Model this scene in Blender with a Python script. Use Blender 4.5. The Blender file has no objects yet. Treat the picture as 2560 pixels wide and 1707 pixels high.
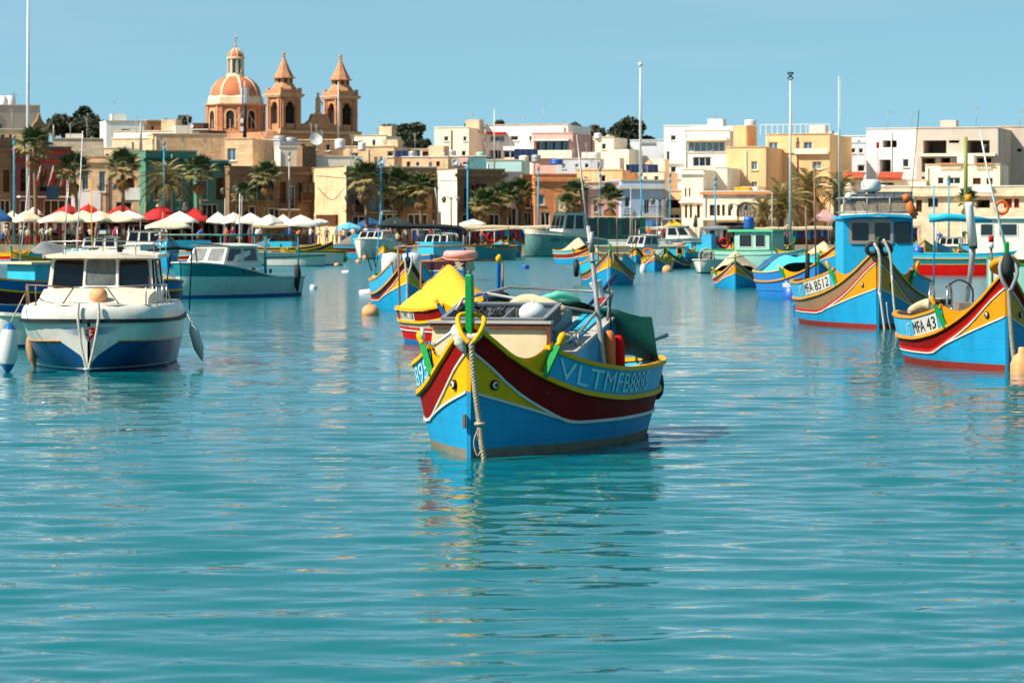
import bpy, math, random
import numpy as np
from mathutils import Vector, Matrix
R = math.radians
random.seed(11); rng = np.random.default_rng(11)
sc = bpy.context.scene
COL = sc.collection
# ------------------------------------------------------------------ camera
F, CX, HY, CH = 8000.0, 1280.0, 570.0, 2.6      # focal length in photo pixels, centre, horizon row, eye height
cam = bpy.data.cameras.new('camera'); camo = bpy.data.objects.new('camera', cam); COL.objects.link(camo)
cam.sensor_width = 36.0; cam.lens = 36.0 * F / 2560.0
cam.shift_y = -(1707 / 2 - HY) / 2560.0
cam.clip_start = 0.5; cam.clip_end = 6000
camo.location = (0, 0, CH); camo.rotation_euler = (R(90), 0, 0)
cam.dof.use_dof = True; cam.dof.focus_distance = 40.0; cam.dof.aperture_fstop = 6.2
sc.camera = camo
# ------------------------------------------------------------------ sky and sun
SUN_EL, SUN_H = R(46), (-0.921, -0.389)          # sun stands to the left, a little behind the viewer
w = bpy.data.worlds.new('World'); sc.world = w; w.use_nodes = True
nt = w.node_tree; bg = nt.nodes['Background']
sky = nt.nodes.new('ShaderNodeTexSky'); sky.sky_type = 'NISHITA'; sky.sun_disc = False
sky.sun_elevation = SUN_EL; sky.sun_rotation = math.atan2(SUN_H[0], SUN_H[1])
sky.air_density = 1.0; sky.dust_density = 0.4; sky.ozone_density = 2.0
tc = nt.nodes.new('ShaderNodeTexCoord'); mp = nt.nodes.new('ShaderNodeVectorMath'); mp.operation = 'ADD'
mp.inputs[1].default_value = (0, 0, 0.20)
nt.links.new(tc.outputs['Generated'], mp.inputs[0]); nt.links.new(mp.outputs[0], sky.inputs['Vector'])
hs = nt.nodes.new('ShaderNodeMix'); hs.data_type = 'RGBA'; hs.blend_type = 'MULTIPLY'; hs.inputs[0].default_value = 1.0
hs.inputs[7].default_value = (1.09, 1.35, 1.09, 1)
nt.links.new(sky.outputs[0], hs.inputs[6])
wm = nt.nodes.new('ShaderNodeMapping'); wm.inputs['Scale'].default_value = (1.2, 1.2, 9); wn = nt.nodes.new('ShaderNodeTexNoise'); wn.inputs['Scale'].default_value = 2.2; wn.inputs['Detail'].default_value = 6; wn.inputs['Roughness'].default_value = .55
nt.links.new(tc.outputs['Generated'], wm.inputs[0]); nt.links.new(wm.outputs[0], wn.inputs['Vector'])
wr = nt.nodes.new('ShaderNodeMapRange'); wr.inputs[1].default_value = .5; wr.inputs[2].default_value = .8; wr.inputs[3].default_value = 0; wr.inputs[4].default_value = .22; nt.links.new(wn.outputs[0], wr.inputs[0])
wx = nt.nodes.new('ShaderNodeMix'); wx.data_type = 'RGBA'; nt.links.new(wr.outputs[0], wx.inputs[0]); nt.links.new(hs.outputs[2], wx.inputs[6]); wx.inputs[7].default_value = (5.6, 6.6, 7.2, 1)   # thin high cloud
nt.links.new(wx.outputs[2], bg.inputs[0])
bg.inputs[1].default_value = 0.088
sl = bpy.data.lights.new('sun', 'SUN'); sl.energy = 5.0; sl.angle = R(0.5); sl.color = (1.0, 0.93, 0.82)
slo = bpy.data.objects.new('sun', sl); COL.objects.link(slo)
sd = Vector((SUN_H[0] * math.cos(SUN_EL), SUN_H[1] * math.cos(SUN_EL), math.sin(SUN_EL)))
slo.rotation_euler = sd.to_track_quat('Z', 'Y').to_euler(); slo.location = (-40, -10, 60)
vs = sc.view_settings; vs.view_transform = 'Standard'; vs.look = 'None'; vs.exposure = 0.75; vs.gamma = 1.0
vs.use_curve_mapping = False
sc.render.engine = 'CYCLES'; sc.cycles.max_bounces = 6; sc.cycles.use_denoising = True
sc.cycles.caustics_reflective = False; sc.cycles.caustics_refractive = False
# ------------------------------------------------------------------ helpers
def W(px, py, Y): return Vector(((px - CX) * Y / F, Y, CH - (py - HY) * Y / F))
def WX(px, Y): return (px - CX) * Y / F
def WZ(py, Y): return CH - (py - HY) * Y / F
def YW(py): return F * CH / (py - HY)              # distance of a waterline seen at that row
def lin(h):
    h = h.lstrip('#'); o = []
    for i in (0, 2, 4):
        c = int(h[i:i + 2], 16) / 255; o.append(c / 12.92 if c <= .04045 else ((c + .055) / 1.055) ** 2.4)
    return tuple(o)
def crom(pts, n):
    P = [np.array(p, float) for p in pts]; P = [2 * P[0] - P[1]] + P + [2 * P[-1] - P[-2]]; out = []
    m = len(P) - 3
    for i in range(n):
        t = i / (n - 1) * m; k = min(int(t), m - 1); t -= k
        a, b, c, d = P[k:k + 4]
        out.append(tuple(.5 * (2 * b + (c - a) * t + (2 * a - 5 * b + 4 * c - d) * t * t + (3 * b - a - 3 * c + d) * t ** 3)))
    return out
def curve1(xs, ys):
    """smooth monotone-ish interpolation of control values"""
    xs = np.array(xs, float); ys = np.array(ys, float)
    h = np.diff(xs); dl = np.diff(ys) / h; m = np.zeros_like(ys); m[0] = dl[0]; m[-1] = dl[-1]
    for i in range(1, len(xs) - 1):
        m[i] = 0 if dl[i - 1] * dl[i] <= 0 else 2 * dl[i - 1] * dl[i] / (dl[i - 1] + dl[i])
    def f(x):
        x = min(max(x, xs[0]), xs[-1]); i = min(max(int(np.searchsorted(xs, x)) - 1, 0), len(h) - 1)
        t = (x - xs[i]) / h[i]; t2, t3 = t * t, t ** 3
        return float((2 * t3 - 3 * t2 + 1) * ys[i] + (t3 - 2 * t2 + t) * h[i] * m[i] + (-2 * t3 + 3 * t2) * ys[i + 1] + (t3 - t2) * h[i] * m[i + 1])
    return f
class MB:
    def __init__(s): s.v = []; s.f = []; s.s = []; s.mi = []; s.cm = 0
    def add(s, vs, fs, sm=False, M=None):
        n = len(s.v)
        if M is not None: vs = [tuple(M @ Vector(p)) for p in vs]
        s.v += [tuple(p) for p in vs]; s.f += [tuple(i + n for i in f) for f in fs]; s.s += [sm] * len(fs); s.mi += [s.cm] * len(fs)
        return s
    def box(s, x, y, z, a, b, c, rz=0, M=None, tp=1.0, tq=None):
        """centre, sizes; tp/tq shrink the top"""
        tq = tp if tq is None else tq
        a, b, c = a / 2, b / 2, c / 2; cs, sn = math.cos(rz), math.sin(rz); vs = []
        for dz, kx, ky in ((-c, 1, 1), (c, tp, tq)):
            for dx, dy in ((-a, -b), (a, -b), (a, b), (-a, b)):
                dx *= kx; dy *= ky; vs.append((x + dx * cs - dy * sn, y + dx * sn + dy * cs, z + dz))
        return s.add(vs, [(3, 2, 1, 0), (4, 5, 6, 7), (0, 1, 5, 4), (1, 2, 6, 5), (2, 3, 7, 6), (3, 0, 4, 7)], False, M)
    def bb(s, x0, x1, y0, y1, z0, z1, M=None): return s.box((x0 + x1) / 2, (y0 + y1) / 2, (z0 + z1) / 2, abs(x1 - x0), abs(y1 - y0), abs(z1 - z0), 0, M)
    def grid(s, rows, sm=True, M=None, cu=False, cv=False):
        n, m = len(rows), len(rows[0]); vs = [p for r in rows for p in r]; fs = []
        for i in range(n if cu else n - 1):
            for j in range(m if cv else m - 1):
                i2, j2 = (i + 1) % n, (j + 1) % m
                fs.append((i * m + j, i * m + j2, i2 * m + j2, i2 * m + j))
        return s.add(vs, fs, sm, M)
    def tube(s, pts, r, n=6, cap=True, M=None, sm=True):
        P = [Vector(p) for p in pts]; k = len(P); rs = r if hasattr(r, '__len__') else [r] * k
        t0 = (P[1] - P[0]).normalized(); a = Vector((0, 0, 1)) if abs(t0.z) < .9 else Vector((1, 0, 0))
        u = t0.cross(a).normalized(); rows = []
        for i in range(k):
            t = (P[min(i + 1, k - 1)] - P[max(i - 1, 0)]).normalized()
            u = (u - t * u.dot(t)); u = u.normalized() if u.length > 1e-6 else t.orthogonal().normalized()
            v = t.cross(u)
            rows.append([tuple(P[i] + (u * math.cos(2 * math.pi * j / n) + v * math.sin(2 * math.pi * j / n)) * rs[i]) for j in range(n)])
        b0 = len(s.v); s.grid(rows, sm, M, cv=True)
        if cap:
            s.f += [tuple(b0 + j for j in range(n))[::-1], tuple(b0 + (k - 1) * n + j for j in range(n))]; s.s += [False] * 2; s.mi += [s.cm] * 2
        return s
    def lathe(s, prof, n=12, loc=(0, 0, 0), M=None, sm=True):
        rows = [[(loc[0] + r * math.cos(2 * math.pi * j / n), loc[1] + r * math.sin(2 * math.pi * j / n), loc[2] + z) for j in range(n)] for r, z in prof]
        return s.grid(rows, sm, M, cv=True)
    def ball(s, c, r, n=10, m=7, sz=1.0, M=None):
        return s.lathe([(r * math.sin(math.pi * i / m) + 1e-4, -r * sz * math.cos(math.pi * i / m)) for i in range(m + 1)], n, c, M)
    def torus(s, c, Rr, r, n=20, m=8, M=None, ax='z'):
        rows = []
        for i in range(n):
            a = 2 * math.pi * i / n; row = []
            for j in range(m):
                b = 2 * math.pi * j / m; q = Rr + r * math.cos(b); h = r * math.sin(b)
                p = (q * math.cos(a), q * math.sin(a), h)
                if ax == 'y': p = (p[0], p[2], p[1])
                if ax == 'x': p = (p[2], p[0], p[1])
                row.append((c[0] + p[0], c[1] + p[1], c[2] + p[2]))
            rows.append(row)
        return s.grid(rows, True, M, True, True)
    def prism(s, poly, y0, y1, M=None):
        """polygon in x,z pushed through y"""
        n = len(poly); vs = [(x, y0, z) for x, z in poly] + [(x, y1, z) for x, z in poly]
        return s.add(vs, [tuple(range(n)), tuple(range(n, 2 * n))[::-1]] + [(i, (i + 1) % n + 0, (i + 1) % n + n, i + n)[::-1] for i in range(n)], False, M)
    def ribbon(s, path, wd, h, closed=False):
        """rectangular batten swept along a path, level"""
        P = [Vector(p) for p in path]; k = len(P); rows = []
        for i in range(k):
            t = (P[(i + 1) % k] - P[i - 1]) if closed else (P[min(i + 1, k - 1)] - P[max(i - 1, 0)])
            t.z = 0; t = t.normalized() if t.length > 1e-6 else Vector((0, 1, 0)); nn = Vector((t.y, -t.x, 0)) * (wd / 2); z = Vector((0, 0, h / 2))
            rows.append([tuple(P[i] + nn - z), tuple(P[i] + nn + z), tuple(P[i] - nn + z), tuple(P[i] - nn - z)])
        b0 = len(s.v); s.grid(rows, False, None, closed, True)
        if not closed:
            s.f += [(b0, b0 + 1, b0 + 2, b0 + 3), tuple(b0 + (k - 1) * 4 + j for j in (3, 2, 1, 0))]; s.s += [False] * 2; s.mi += [s.cm] * 2
        return s
    def mesh(s, name):
        me = bpy.data.meshes.new(name); me.from_pydata(s.v, [], s.f)
        me.polygons.foreach_set('use_smooth', s.s); me.polygons.foreach_set('material_index', s.mi); me.update(); return me
    def build(s, name, mat, par=None, loc=None, rz=None, label=None, cat=None, group=None, kind=None):
        me = s.mesh(name)
        for m in (mat if isinstance(mat, (list, tuple)) else [mat]): me.materials.append(m)
        return place(me, name, par, loc, rz, label, cat, group, kind)
def place(me, name, par=None, loc=None, rz=None, label=None, cat=None, group=None, kind=None):
    o = bpy.data.objects.new(name, me); COL.objects.link(o)
    if par is not None: o.parent = par
    if loc is not None: o.location = loc
    if rz is not None: o.rotation_euler = (0, 0, rz)
    for k, v in (('label', label), ('category', cat), ('group', group), ('kind', kind)):
        if v: o[k] = v
    return o
def thing(name, label, cat, loc=(0, 0, 0), rz=0, group=None):
    o = place(None, name, None, loc, rz, label, cat, group); o.empty_display_size = .3; return o
def copy_tree(o, par=None):
    c = o.copy(); COL.objects.link(c)
    if par is not None: c.parent = par
    for ch in o.children: copy_tree(ch, c)
    return c
def text_geo(txt, h, bold=0.0, spacing=1.0):
    bold = 0.0   # the built-in face fills its M wrongly when offset
    cu = bpy.data.curves.new('t', 'FONT'); cu.body = txt; cu.size = 1.0; cu.offset = bold; cu.resolution_u = 3; cu.space_character = spacing
    o = bpy.data.objects.new('t', cu); COL.objects.link(o); bpy.context.view_layer.update()
    me = bpy.data.meshes.new_from_object(o.evaluated_get(bpy.context.evaluated_depsgraph_get()))
    vs = [tuple(v.co) for v in me.vertices]; fs = [tuple(p.vertices) for p in me.polygons]
    bpy.data.objects.remove(o); bpy.data.curves.remove(cu); bpy.data.meshes.remove(me)
    x0 = min(v[0] for v in vs); x1 = max(v[0] for v in vs); y0 = min(v[1] for v in vs); y1 = max(v[1] for v in vs); k = h / (y1 - y0)
    return [((v[0] - x0) * k, (v[1] - y0) * k) for v in vs], fs, (x1 - x0) * k
# ------------------------------------------------------------------ materials
MATS = {}
def mat(name, col, rough=.55, var=.12, scale=4.0, metal=0.0, bump=0.0, bscale=40.0, dirt=None, damt=.35, spec=.5, blocks=None, streak=0.0, alb=.8, trans=0, coat=0.0, chips=None, seam=0.0):
    if name in MATS: return MATS[name]
    c = tuple(v * alb for v in lin(col)) if isinstance(col, str) else col
    m = bpy.data.materials.new(name); m.use_nodes = True; t = m.node_tree; L = t.links.new; N = t.nodes.new
    b = t.nodes['Principled BSDF']; b.inputs['Roughness'].default_value = rough; b.inputs['Metallic'].default_value = metal
    b.inputs['Specular IOR Level'].default_value = spec
    if coat: b.inputs['Coat Weight'].default_value = coat; b.inputs['Coat Roughness'].default_value = .12
    tc = N('ShaderNodeTexCoord'); nz = N('ShaderNodeTexNoise'); nz.inputs['Scale'].default_value = scale; nz.inputs['Detail'].default_value = 5
    L(tc.outputs['Object'], nz.inputs['Vector'])
    mr = N('ShaderNodeMapRange'); mr.inputs[1].default_value = .3; mr.inputs[2].default_value = .7; mr.inputs[3].default_value = 1 - var; mr.inputs[4].default_value = 1 + var
    L(nz.outputs[0], mr.inputs[0])
    mx = N('ShaderNodeMix'); mx.data_type = 'RGBA'; mx.blend_type = 'MULTIPLY'; mx.inputs[0].default_value = 1; mx.inputs[6].default_value = (*c, 1)
    L(mr.outputs[0], mx.inputs[7]); out = mx.outputs[2]; hgt = None
    if blocks:
        bw, bh = blocks; geo = N('ShaderNodeVectorMath'); geo.operation = 'DOT_PRODUCT'; geo.inputs[1].default_value = (1, 1, 0)
        sp = N('ShaderNodeSeparateXYZ'); L(tc.outputs['Object'], geo.inputs[0]); L(tc.outputs['Object'], sp.inputs[0])
        cb = N('ShaderNodeCombineXYZ'); L(geo.outputs['Value'], cb.inputs[0]); L(sp.outputs[2], cb.inputs[1])
        br = N('ShaderNodeTexBrick'); br.inputs['Scale'].default_value = 1; br.inputs['Brick Width'].default_value = bw; br.inputs['Row Height'].default_value = bh
        br.inputs['Mortar Size'].default_value = .02; br.inputs['Color1'].default_value = (1, 1, 1, 1); br.inputs['Color2'].default_value = (.82, .80, .77, 1); br.inputs['Mortar'].default_value = (.68, .64, .6, 1)
        L(cb.outputs[0], br.inputs['Vector'])
        m2 = N('ShaderNodeMix'); m2.data_type = 'RGBA'; m2.blend_type = 'MULTIPLY'; m2.inputs[0].default_value = .8; L(out, m2.inputs[6]); L(br.outputs[0], m2.inputs[7]); out = m2.outputs[2]
    if dirt is not None:
        n2 = N('ShaderNodeTexNoise'); n2.inputs['Scale'].default_value = scale * .6; n2.inputs['Detail'].default_value = 8; n2.inputs['Roughness'].default_value = .7
        if streak:
            mpn = N('ShaderNodeMapping'); mpn.inputs['Scale'].default_value = (1, 1, streak); L(tc.outputs['Object'], mpn.inputs[0]); L(mpn.outputs[0], n2.inputs['Vector'])
        else: L(tc.outputs['Object'], n2.inputs['Vector'])
        r2 = N('ShaderNodeMapRange'); r2.inputs[1].default_value = .5; r2.inputs[2].default_value = .75; r2.inputs[3].default_value = 0; r2.inputs[4].default_value = damt; L(n2.outputs[0], r2.inputs[0])
        m3 = N('ShaderNodeMix'); m3.data_type = 'RGBA'; L(r2.outputs[0], m3.inputs[0]); L(out, m3.inputs[6]); m3.inputs[7].default_value = (*(lin(dirt) if isinstance(dirt, str) else dirt), 1); out = m3.outputs[2]
    if seam:
        sz = N('ShaderNodeSeparateXYZ'); L(tc.outputs['Object'], sz.inputs[0]); nw = N('ShaderNodeTexNoise'); nw.inputs['Scale'].default_value = .8; L(tc.outputs['Object'], nw.inputs['Vector'])
        ma = N('ShaderNodeMath'); ma.operation = 'MULTIPLY_ADD'; L(nw.outputs[0], ma.inputs[0]); ma.inputs[1].default_value = .12; L(sz.outputs[2], ma.inputs[2])
        mm = N('ShaderNodeMath'); mm.operation = 'PINGPONG'; L(ma.outputs[0], mm.inputs[0]); mm.inputs[1].default_value = seam
        ms = N('ShaderNodeMapRange'); ms.inputs[1].default_value = 0; ms.inputs[2].default_value = .008; ms.inputs[3].default_value = .72; ms.inputs[4].default_value = 1; L(mm.outputs[0], ms.inputs[0])
        m5 = N('ShaderNodeMix'); m5.data_type = 'RGBA'; m5.blend_type = 'MULTIPLY'; m5.inputs[0].default_value = 1; L(out, m5.inputs[6]); L(ms.outputs[0], m5.inputs[7]); out = m5.outputs[2]
    if chips:
        nc = N('ShaderNodeTexNoise'); nc.inputs['Scale'].default_value = 7; nc.inputs['Detail'].default_value = 7; nc.inputs['Roughness'].default_value = .72; L(tc.outputs['Object'], nc.inputs['Vector'])
        rc = N('ShaderNodeMapRange'); rc.inputs[1].default_value = .665; rc.inputs[2].default_value = .69; rc.inputs[3].default_value = 0; rc.inputs[4].default_value = .75; L(nc.outputs[0], rc.inputs[0])
        m4 = N('ShaderNodeMix'); m4.data_type = 'RGBA'; L(rc.outputs[0], m4.inputs[0]); L(out, m4.inputs[6]); m4.inputs[7].default_value = (*lin(chips), 1); out = m4.outputs[2]
    L(out, b.inputs['Base Color'])
    if bump:
        nb = N('ShaderNodeTexNoise'); nb.inputs['Scale'].default_value = bscale; nb.inputs['Detail'].default_value = 4; L(tc.outputs['Object'], nb.inputs['Vector'])
        bp = N('ShaderNodeBump'); bp.inputs['Strength'].default_value = bump; bp.inputs['Distance'].default_value = .02; L(nb.outputs[0], bp.inputs['Height']); L(bp.outputs[0], b.inputs['Normal'])
    if trans:
        b.inputs['Transmission Weight'].default_value = trans
    MATS[name] = m; return m
def paint(name, col, rough=.42, **k):
    k.setdefault('dirt', '6b5c4a'); k.setdefault('damt', .16); k.setdefault('var', .08); k.setdefault('bump', .12); k.setdefault('bscale', 25); k.setdefault('streak', .25); k.setdefault('spec', .2); k.setdefault('chips', '5a4c40')
    return mat(name, col, rough, **k)
def stone(name, col, **k):
    k.setdefault('blocks', (.9, .32)); k.setdefault('dirt', '5a4636'); k.setdefault('damt', .42); k.setdefault('streak', .35); k.setdefault('scale', 1.1); k.setdefault('var', .14); k.setdefault('alb', .95)
    return mat(name, col, .9, spec=.2, **k)
def plaster(name, col, **k):
    k.setdefault('dirt', '6e5d4c'); k.setdefault('damt', .42); k.setdefault('streak', .16); k.setdefault('scale', .7); k.setdefault('var', .07); k.setdefault('alb', .98)
    return mat(name, col, .85, spec=.25, **k)
WHITE = paint('white_paint', 'd8d2c4', .4); CREAM = paint('cream_paint', 'e0cfa4', .5); BLUE = paint('hull_blue_paint', '1f98c8', .5, seam=.11, dirt='164a68', damt=.4, scale=2.2, streak=.12)
TURQ = paint('turquoise_paint', '35b9d6', .4); SKYB = paint('sky_blue_paint', '40acd8', .42); TEAL = paint('teal_paint', '17797f', .4)
YELL = paint('yellow_paint', 'f4ae0a', .5, spec=.12); OCHRE = paint('ochre_paint', 'e8930c', .42); MAROON = paint('maroon_paint', '8c0e06', .6, seam=.1, damt=.05, spec=.08)
RED = paint('red_paint', 'c80e0c', .55, seam=.11, damt=.06, spec=.1); GREEN = paint('green_paint', '149a48', .4); TAUPE = paint('taupe_paint', '9a7454', .45); BLACK = paint('black_paint', '1a1a1c', .4)
NAVY = paint('navy_paint', '152f5c', .4); DBLUE = paint('deep_blue_paint', '1668a8', .4); ORANGE = paint('orange_paint', 'f0640c', .45); GREY = paint('grey_paint', '8f9092', .5); MINT = paint('mint_paint', '9fd3c0', .45)
LGREEN = paint('leaf_green_paint', '79b83a', .45)
LETTER = paint('pale_blue_letter_paint', 'b9e4ea', .5); INK = mat('black_lettering', '141414', .6, .05)
REDB = paint('antifouling_red', '8c2a20', .6); DARKB = paint('weathered_bottom_paint', '827c6c', .85, dirt='3a4a28', damt=.8)
WOOD = mat('varnished_wood', '7a3c1c', .5, .25, 6); DECK = mat('weathered_deck', 'a9825e', .8, .2, 5, dirt='5a4a3a', damt=.5); PLANK = mat('grey_deck_board', 'b9b4ac', .75, .15, 5, dirt='7b6a58', damt=.5)
STEEL = mat('steel_tube', 'b9b6b0', .3, .08, 8, metal=.85); GALV = mat('galvanised_pole', 'a9a7a2', .5, .15, 6, metal=.3, dirt='6b5848', damt=.5); RUST = mat('rusty_tube', '8a6246', .6, .25, 9, metal=.2)
RUBBER = mat('black_rubber', '121214', .65, .1, 6, bump=.2); ROPE = mat('hemp_rope', 'b8a68a', .9, .25, 30, dirt='4c4030', damt=.5); WROPE = mat('white_rope', 'cfc6b6', .9, .2, 30, dirt='6a5c48', damt=.4)
GLASS = mat('dark_window_glass', '0b1013', .06, .1, 2, spec=.6); DUSTY = mat('dusty_window_glass', '5d6160', .25, .35, 3, spec=.5, dirt='8b8778', damt=.5, streak=.2); BGLASS = mat('blue_window_glass', '4d6f86', .08, .2, 1, spec=.8)
PLASTG = mat('grey_plastic', '7f8286', .5, .08, 5); PLASTB = mat('blue_plastic', '1558b0', .45, .1, 5); PLASTW = mat('white_plastic', 'dcdcd8', .45, .06, 5); FOAM = mat('orange_float_foam', 'e0722e', .7, .15, 6, dirt='8a5030', damt=.5)
BUOYO = mat('sun_faded_orange_buoy', 'f0a060', .6, .15, 4, dirt='e8d8b8', damt=.5); CAN_T = mat('green_tarpaulin', '5cbfa4', .7, .18, 3, bump=.6, bscale=5, dirt='2a6a58', damt=.5); BEIGE = mat('beige_canvas', 'c9b690', .85, .1, 3, bump=.3, bscale=6); DKCAN = mat('black_canvas', '1c2122', .8, .2, 5, bump=.5, bscale=8)
# ------------------------------------------------------------------ water
def build_water():
    ys = [-80., -40., -15., 0., 8., 13.]
    y = 15.0
    while y < 306:
        ys.append(y); y += max(.036, .036 * (y / 17) ** 1.55) if y < 75 else .36 * (y / 75) ** 1.9
    ys = np.array(ys); nf = 430
    uf = np.linspace(-.205, .205, nf); uo = np.array([.24, .3, .4, .6, 1., 2., 5.])
    us = np.concatenate([-uo[::-1], uf, uo])
    wid = np.maximum(ys, 16.0)
    X = us[None, :] * wid[:, None]; Y = np.repeat(ys[:, None], len(us), 1)
    dy = np.gradient(ys); Z = np.zeros_like(X)
    r = np.random.default_rng(5)
    # wind ripples: many trains, crests mostly across the view with a lean up to the right
    for i in range(84):
        lam = .11 * (1.095 ** i) if i < 34 else r.uniform(.3, 1.5)
        ang = R(90 + r.normal(6, 20)); k = 2 * math.pi / lam
        amp = .0053 * lam * math.exp(-(math.log(lam / .6) / 1.15) ** 2) * r.uniform(.4, 1.0)
        ph = r.uniform(0, 6.28); kx, ky = k * math.cos(ang), k * math.sin(ang)
        att = np.clip((lam / (dy * 2.6)) - .6, 0, 1)[:, None]
        if att.max() <= 0: continue
        wob = 1.2 * np.sin(X * .9 / lam + i) * .5 + .8 * np.sin(Y * .31 + X * .17 + i * 2.1)
        env = .55 + .45 * np.sin(X * .43 + Y * .21 + i * 1.7) * np.sin(Y * .13 - X * .29 + i)
        s = np.sin(kx * X + ky * Y + ph + wob)
        Z += att * amp * env * (s + .25 * np.cos(2 * (kx * X + ky * Y + ph + wob)))
    Z *= np.clip((Y - 9) / 6, 0, 1)
    n, m = X.shape
    co = np.stack([X, Y, Z], -1).reshape(-1, 3)
    idx = np.arange(n * m).reshape(n, m)
    q = np.stack([idx[:-1, :-1], idx[:-1, 1:], idx[1:, 1:], idx[1:, :-1]], -1).reshape(-1, 4)
    me = bpy.data.meshes.new('water'); me.vertices.add(n * m); me.vertices.foreach_set('co', co.ravel())
    me.loops.add(q.size); me.loops.foreach_set('vertex_index', q.ravel().astype(np.int32)); me.polygons.add(len(q))
    me.polygons.foreach_set('loop_start', (np.arange(len(q)) * 4).astype(np.int32)); me.polygons.foreach_set('use_smooth', np.ones(len(q), bool))
    me.update(calc_edges=True)
    m = bpy.data.materials.new('harbour_water'); m.use_nodes = True; t = m.node_tree; N = t.nodes.new; L = t.links.new
    b = t.nodes['Principled BSDF']; b.inputs['Roughness'].default_value = .035; b.inputs['IOR'].default_value = 1.31
    tc = N('ShaderNodeTexCoord')
    n1 = N('ShaderNodeTexNoise'); n1.inputs['Scale'].default_value = .06; n1.inputs['Detail'].default_value = 3; L(tc.outputs['Object'], n1.inputs['Vector'])
    cr = N('ShaderNodeMix'); cr.data_type = 'RGBA'; cr.inputs[6].default_value = (.001, .104, .114, 1); cr.inputs[7].default_value = (.002, .127, .144, 1)
    L(n1.outputs[0], cr.inputs[0]); L(cr.outputs[2], b.inputs['Base Color'])
    mpn = N('ShaderNodeMapping'); mpn.inputs['Scale'].default_value = (.55, 1.6, 1); mpn.inputs['Rotation'].default_value = (0, 0, R(8)); L(tc.outputs['Object'], mpn.inputs[0])
    nb = N('ShaderNodeTexNoise'); nb.inputs['Scale'].default_value = 2.6; nb.inputs['Detail'].default_value = 3; nb.inputs['Roughness'].default_value = .45; L(mpn.outputs[0], nb.inputs['Vector'])
    bp = N('ShaderNodeBump'); sx = N('ShaderNodeSeparateXYZ'); L(tc.outputs['Object'], sx.inputs[0]); ms = N('ShaderNodeMapRange'); ms.inputs[1].default_value = 25; ms.inputs[2].default_value = 90; ms.inputs[3].default_value = .06; ms.inputs[4].default_value = .6; mq = N('ShaderNodeMapRange'); mq.inputs[1].default_value = 50; mq.inputs[2].default_value = 220; mq.inputs[3].default_value = .03; mq.inputs[4].default_value = .22; L(sx.outputs[1], mq.inputs[0]); L(mq.outputs[0], b.inputs['Roughness']); L(sx.outputs[1], ms.inputs[0]); L(ms.outputs[0], bp.inputs['Strength']); bp.inputs['Distance'].default_value = .07; L(nb.outputs[0], bp.inputs['Height']); L(bp.outputs[0], b.inputs['Normal'])
    me.materials.append(m)
    return place(me, 'water', kind='structure', label='rippled turquoise harbour water', cat='water')
build_water()
# ------------------------------------------------------------------ painted fishing boats
class Hull:
    """double-ended hull: local y runs bow to stern from the stem, x to the viewer's right when the bow faces the viewer"""
    def __init__(s, L, B, gb, gm, gs, full=1.0, gmu=.62):
        s.L, s.B = L, B
        s.b = curve1([0, .03, .08, .16, .30, .45, .58, .72, .84, .93, .98, 1], [.03, .20 * full, .40 * full, .62 * full, .87, .98, 1, .95, .80, .54, .27, .07])
        s.bw = curve1([0, .03, .08, .16, .30, .45, .58, .72, .84, .93, .98, 1], [.02, .12, .27, .50, .80, .95, .98, .90, .68, .36, .13, .03])
        d = gb - gm
        s.g = curve1([0, .06, .14, .27, .42, gmu, .85, 1], [gb, gm + .61 * d, gm + .33 * d, gm + .09 * d, gm + .01 * d, gm, gm + (gs - gm) * .45, gs])
    def x(s, u, z):
        g = s.g(u); b = s.b(u) * s.B / 2; bw = s.bw(u) * s.B / 2 * .93
        if z >= 0: return bw + (b - bw) * (min(z / g, 1.6) ** .85)
        return bw * max(0.02, 1 - (-z / .75) ** 2)
    def p(s, u, z, side, off=0.0):
        y = u * s.L; e = .004
        x = s.x(u, z)
        if off:
            u2 = min(u + e, 1); u1 = max(u - e, 0); dx = (s.x(u2, z) - s.x(u1, z)) / ((u2 - u1) * s.L)
            n = Vector((1, -dx, 0)).normalized(); x += n.x * off; y += n.y * off
        return (side * x, y, z)
    def strip(s, lo, hi, u0=0., u1=1., n=26, rows=3, off=0.0, thick=0, both=True, mb=None, pw=1.35):
        mb = mb or MB(); us = [u0 + (u1 - u0) * (i / n) ** (pw if u0 < .1 else 1) for i in range(n + 1)]
        for sd in ((-1, 1) if both is True else (both,)):
            rr = [[s.p(u, lo(u) + (hi(u) - lo(u)) * j / rows, sd, off) for j in range(rows + 1)] for u in us]
            if sd < 0: rr = [r[::-1] for r in rr]
            mb.grid(rr)
            if thick:
                r2 = [[s.p(u, lo(u) + (hi(u) - lo(u)) * j / rows, sd, off - thick) for j in range(rows + 1)][::-1] for u in us]
                if sd < 0: r2 = [r[::-1] for r in r2]
                mb.grid(r2)
        return mb
    def path(s, z, sd, u0=0., u1=1., n=26, off=0.0, pw=1.35):
        return [s.p(u, z(u), sd, off) for u in [u0 + (u1 - u0) * (i / n) ** pw for i in range(n + 1)]]
def wrap_text(mb, fs_vs, fn):
    vs, fs = fs_vs; mb.add([fn(x, z) for x, z in vs], fs)
def side_text(h, txt, u_start, base, height, side, off, bold=.01, width=None):
    """lettering following the hull side; base(u) gives the height of its foot"""
    vs, fs, wd = text_geo(txt, height, bold); kx = (width / wd) if width else 1
    mb = MB()
    def fn(x, z):
        y = u_start * h.L + x * kx * (1 if side > 0 else -1); u = min(max(y / h.L, 0), 1)
        return h.p(u, base(u) + z, side, off)
    mb.add([fn(x, z) for x, z in vs], fs); return mb, (width or wd)
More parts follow.
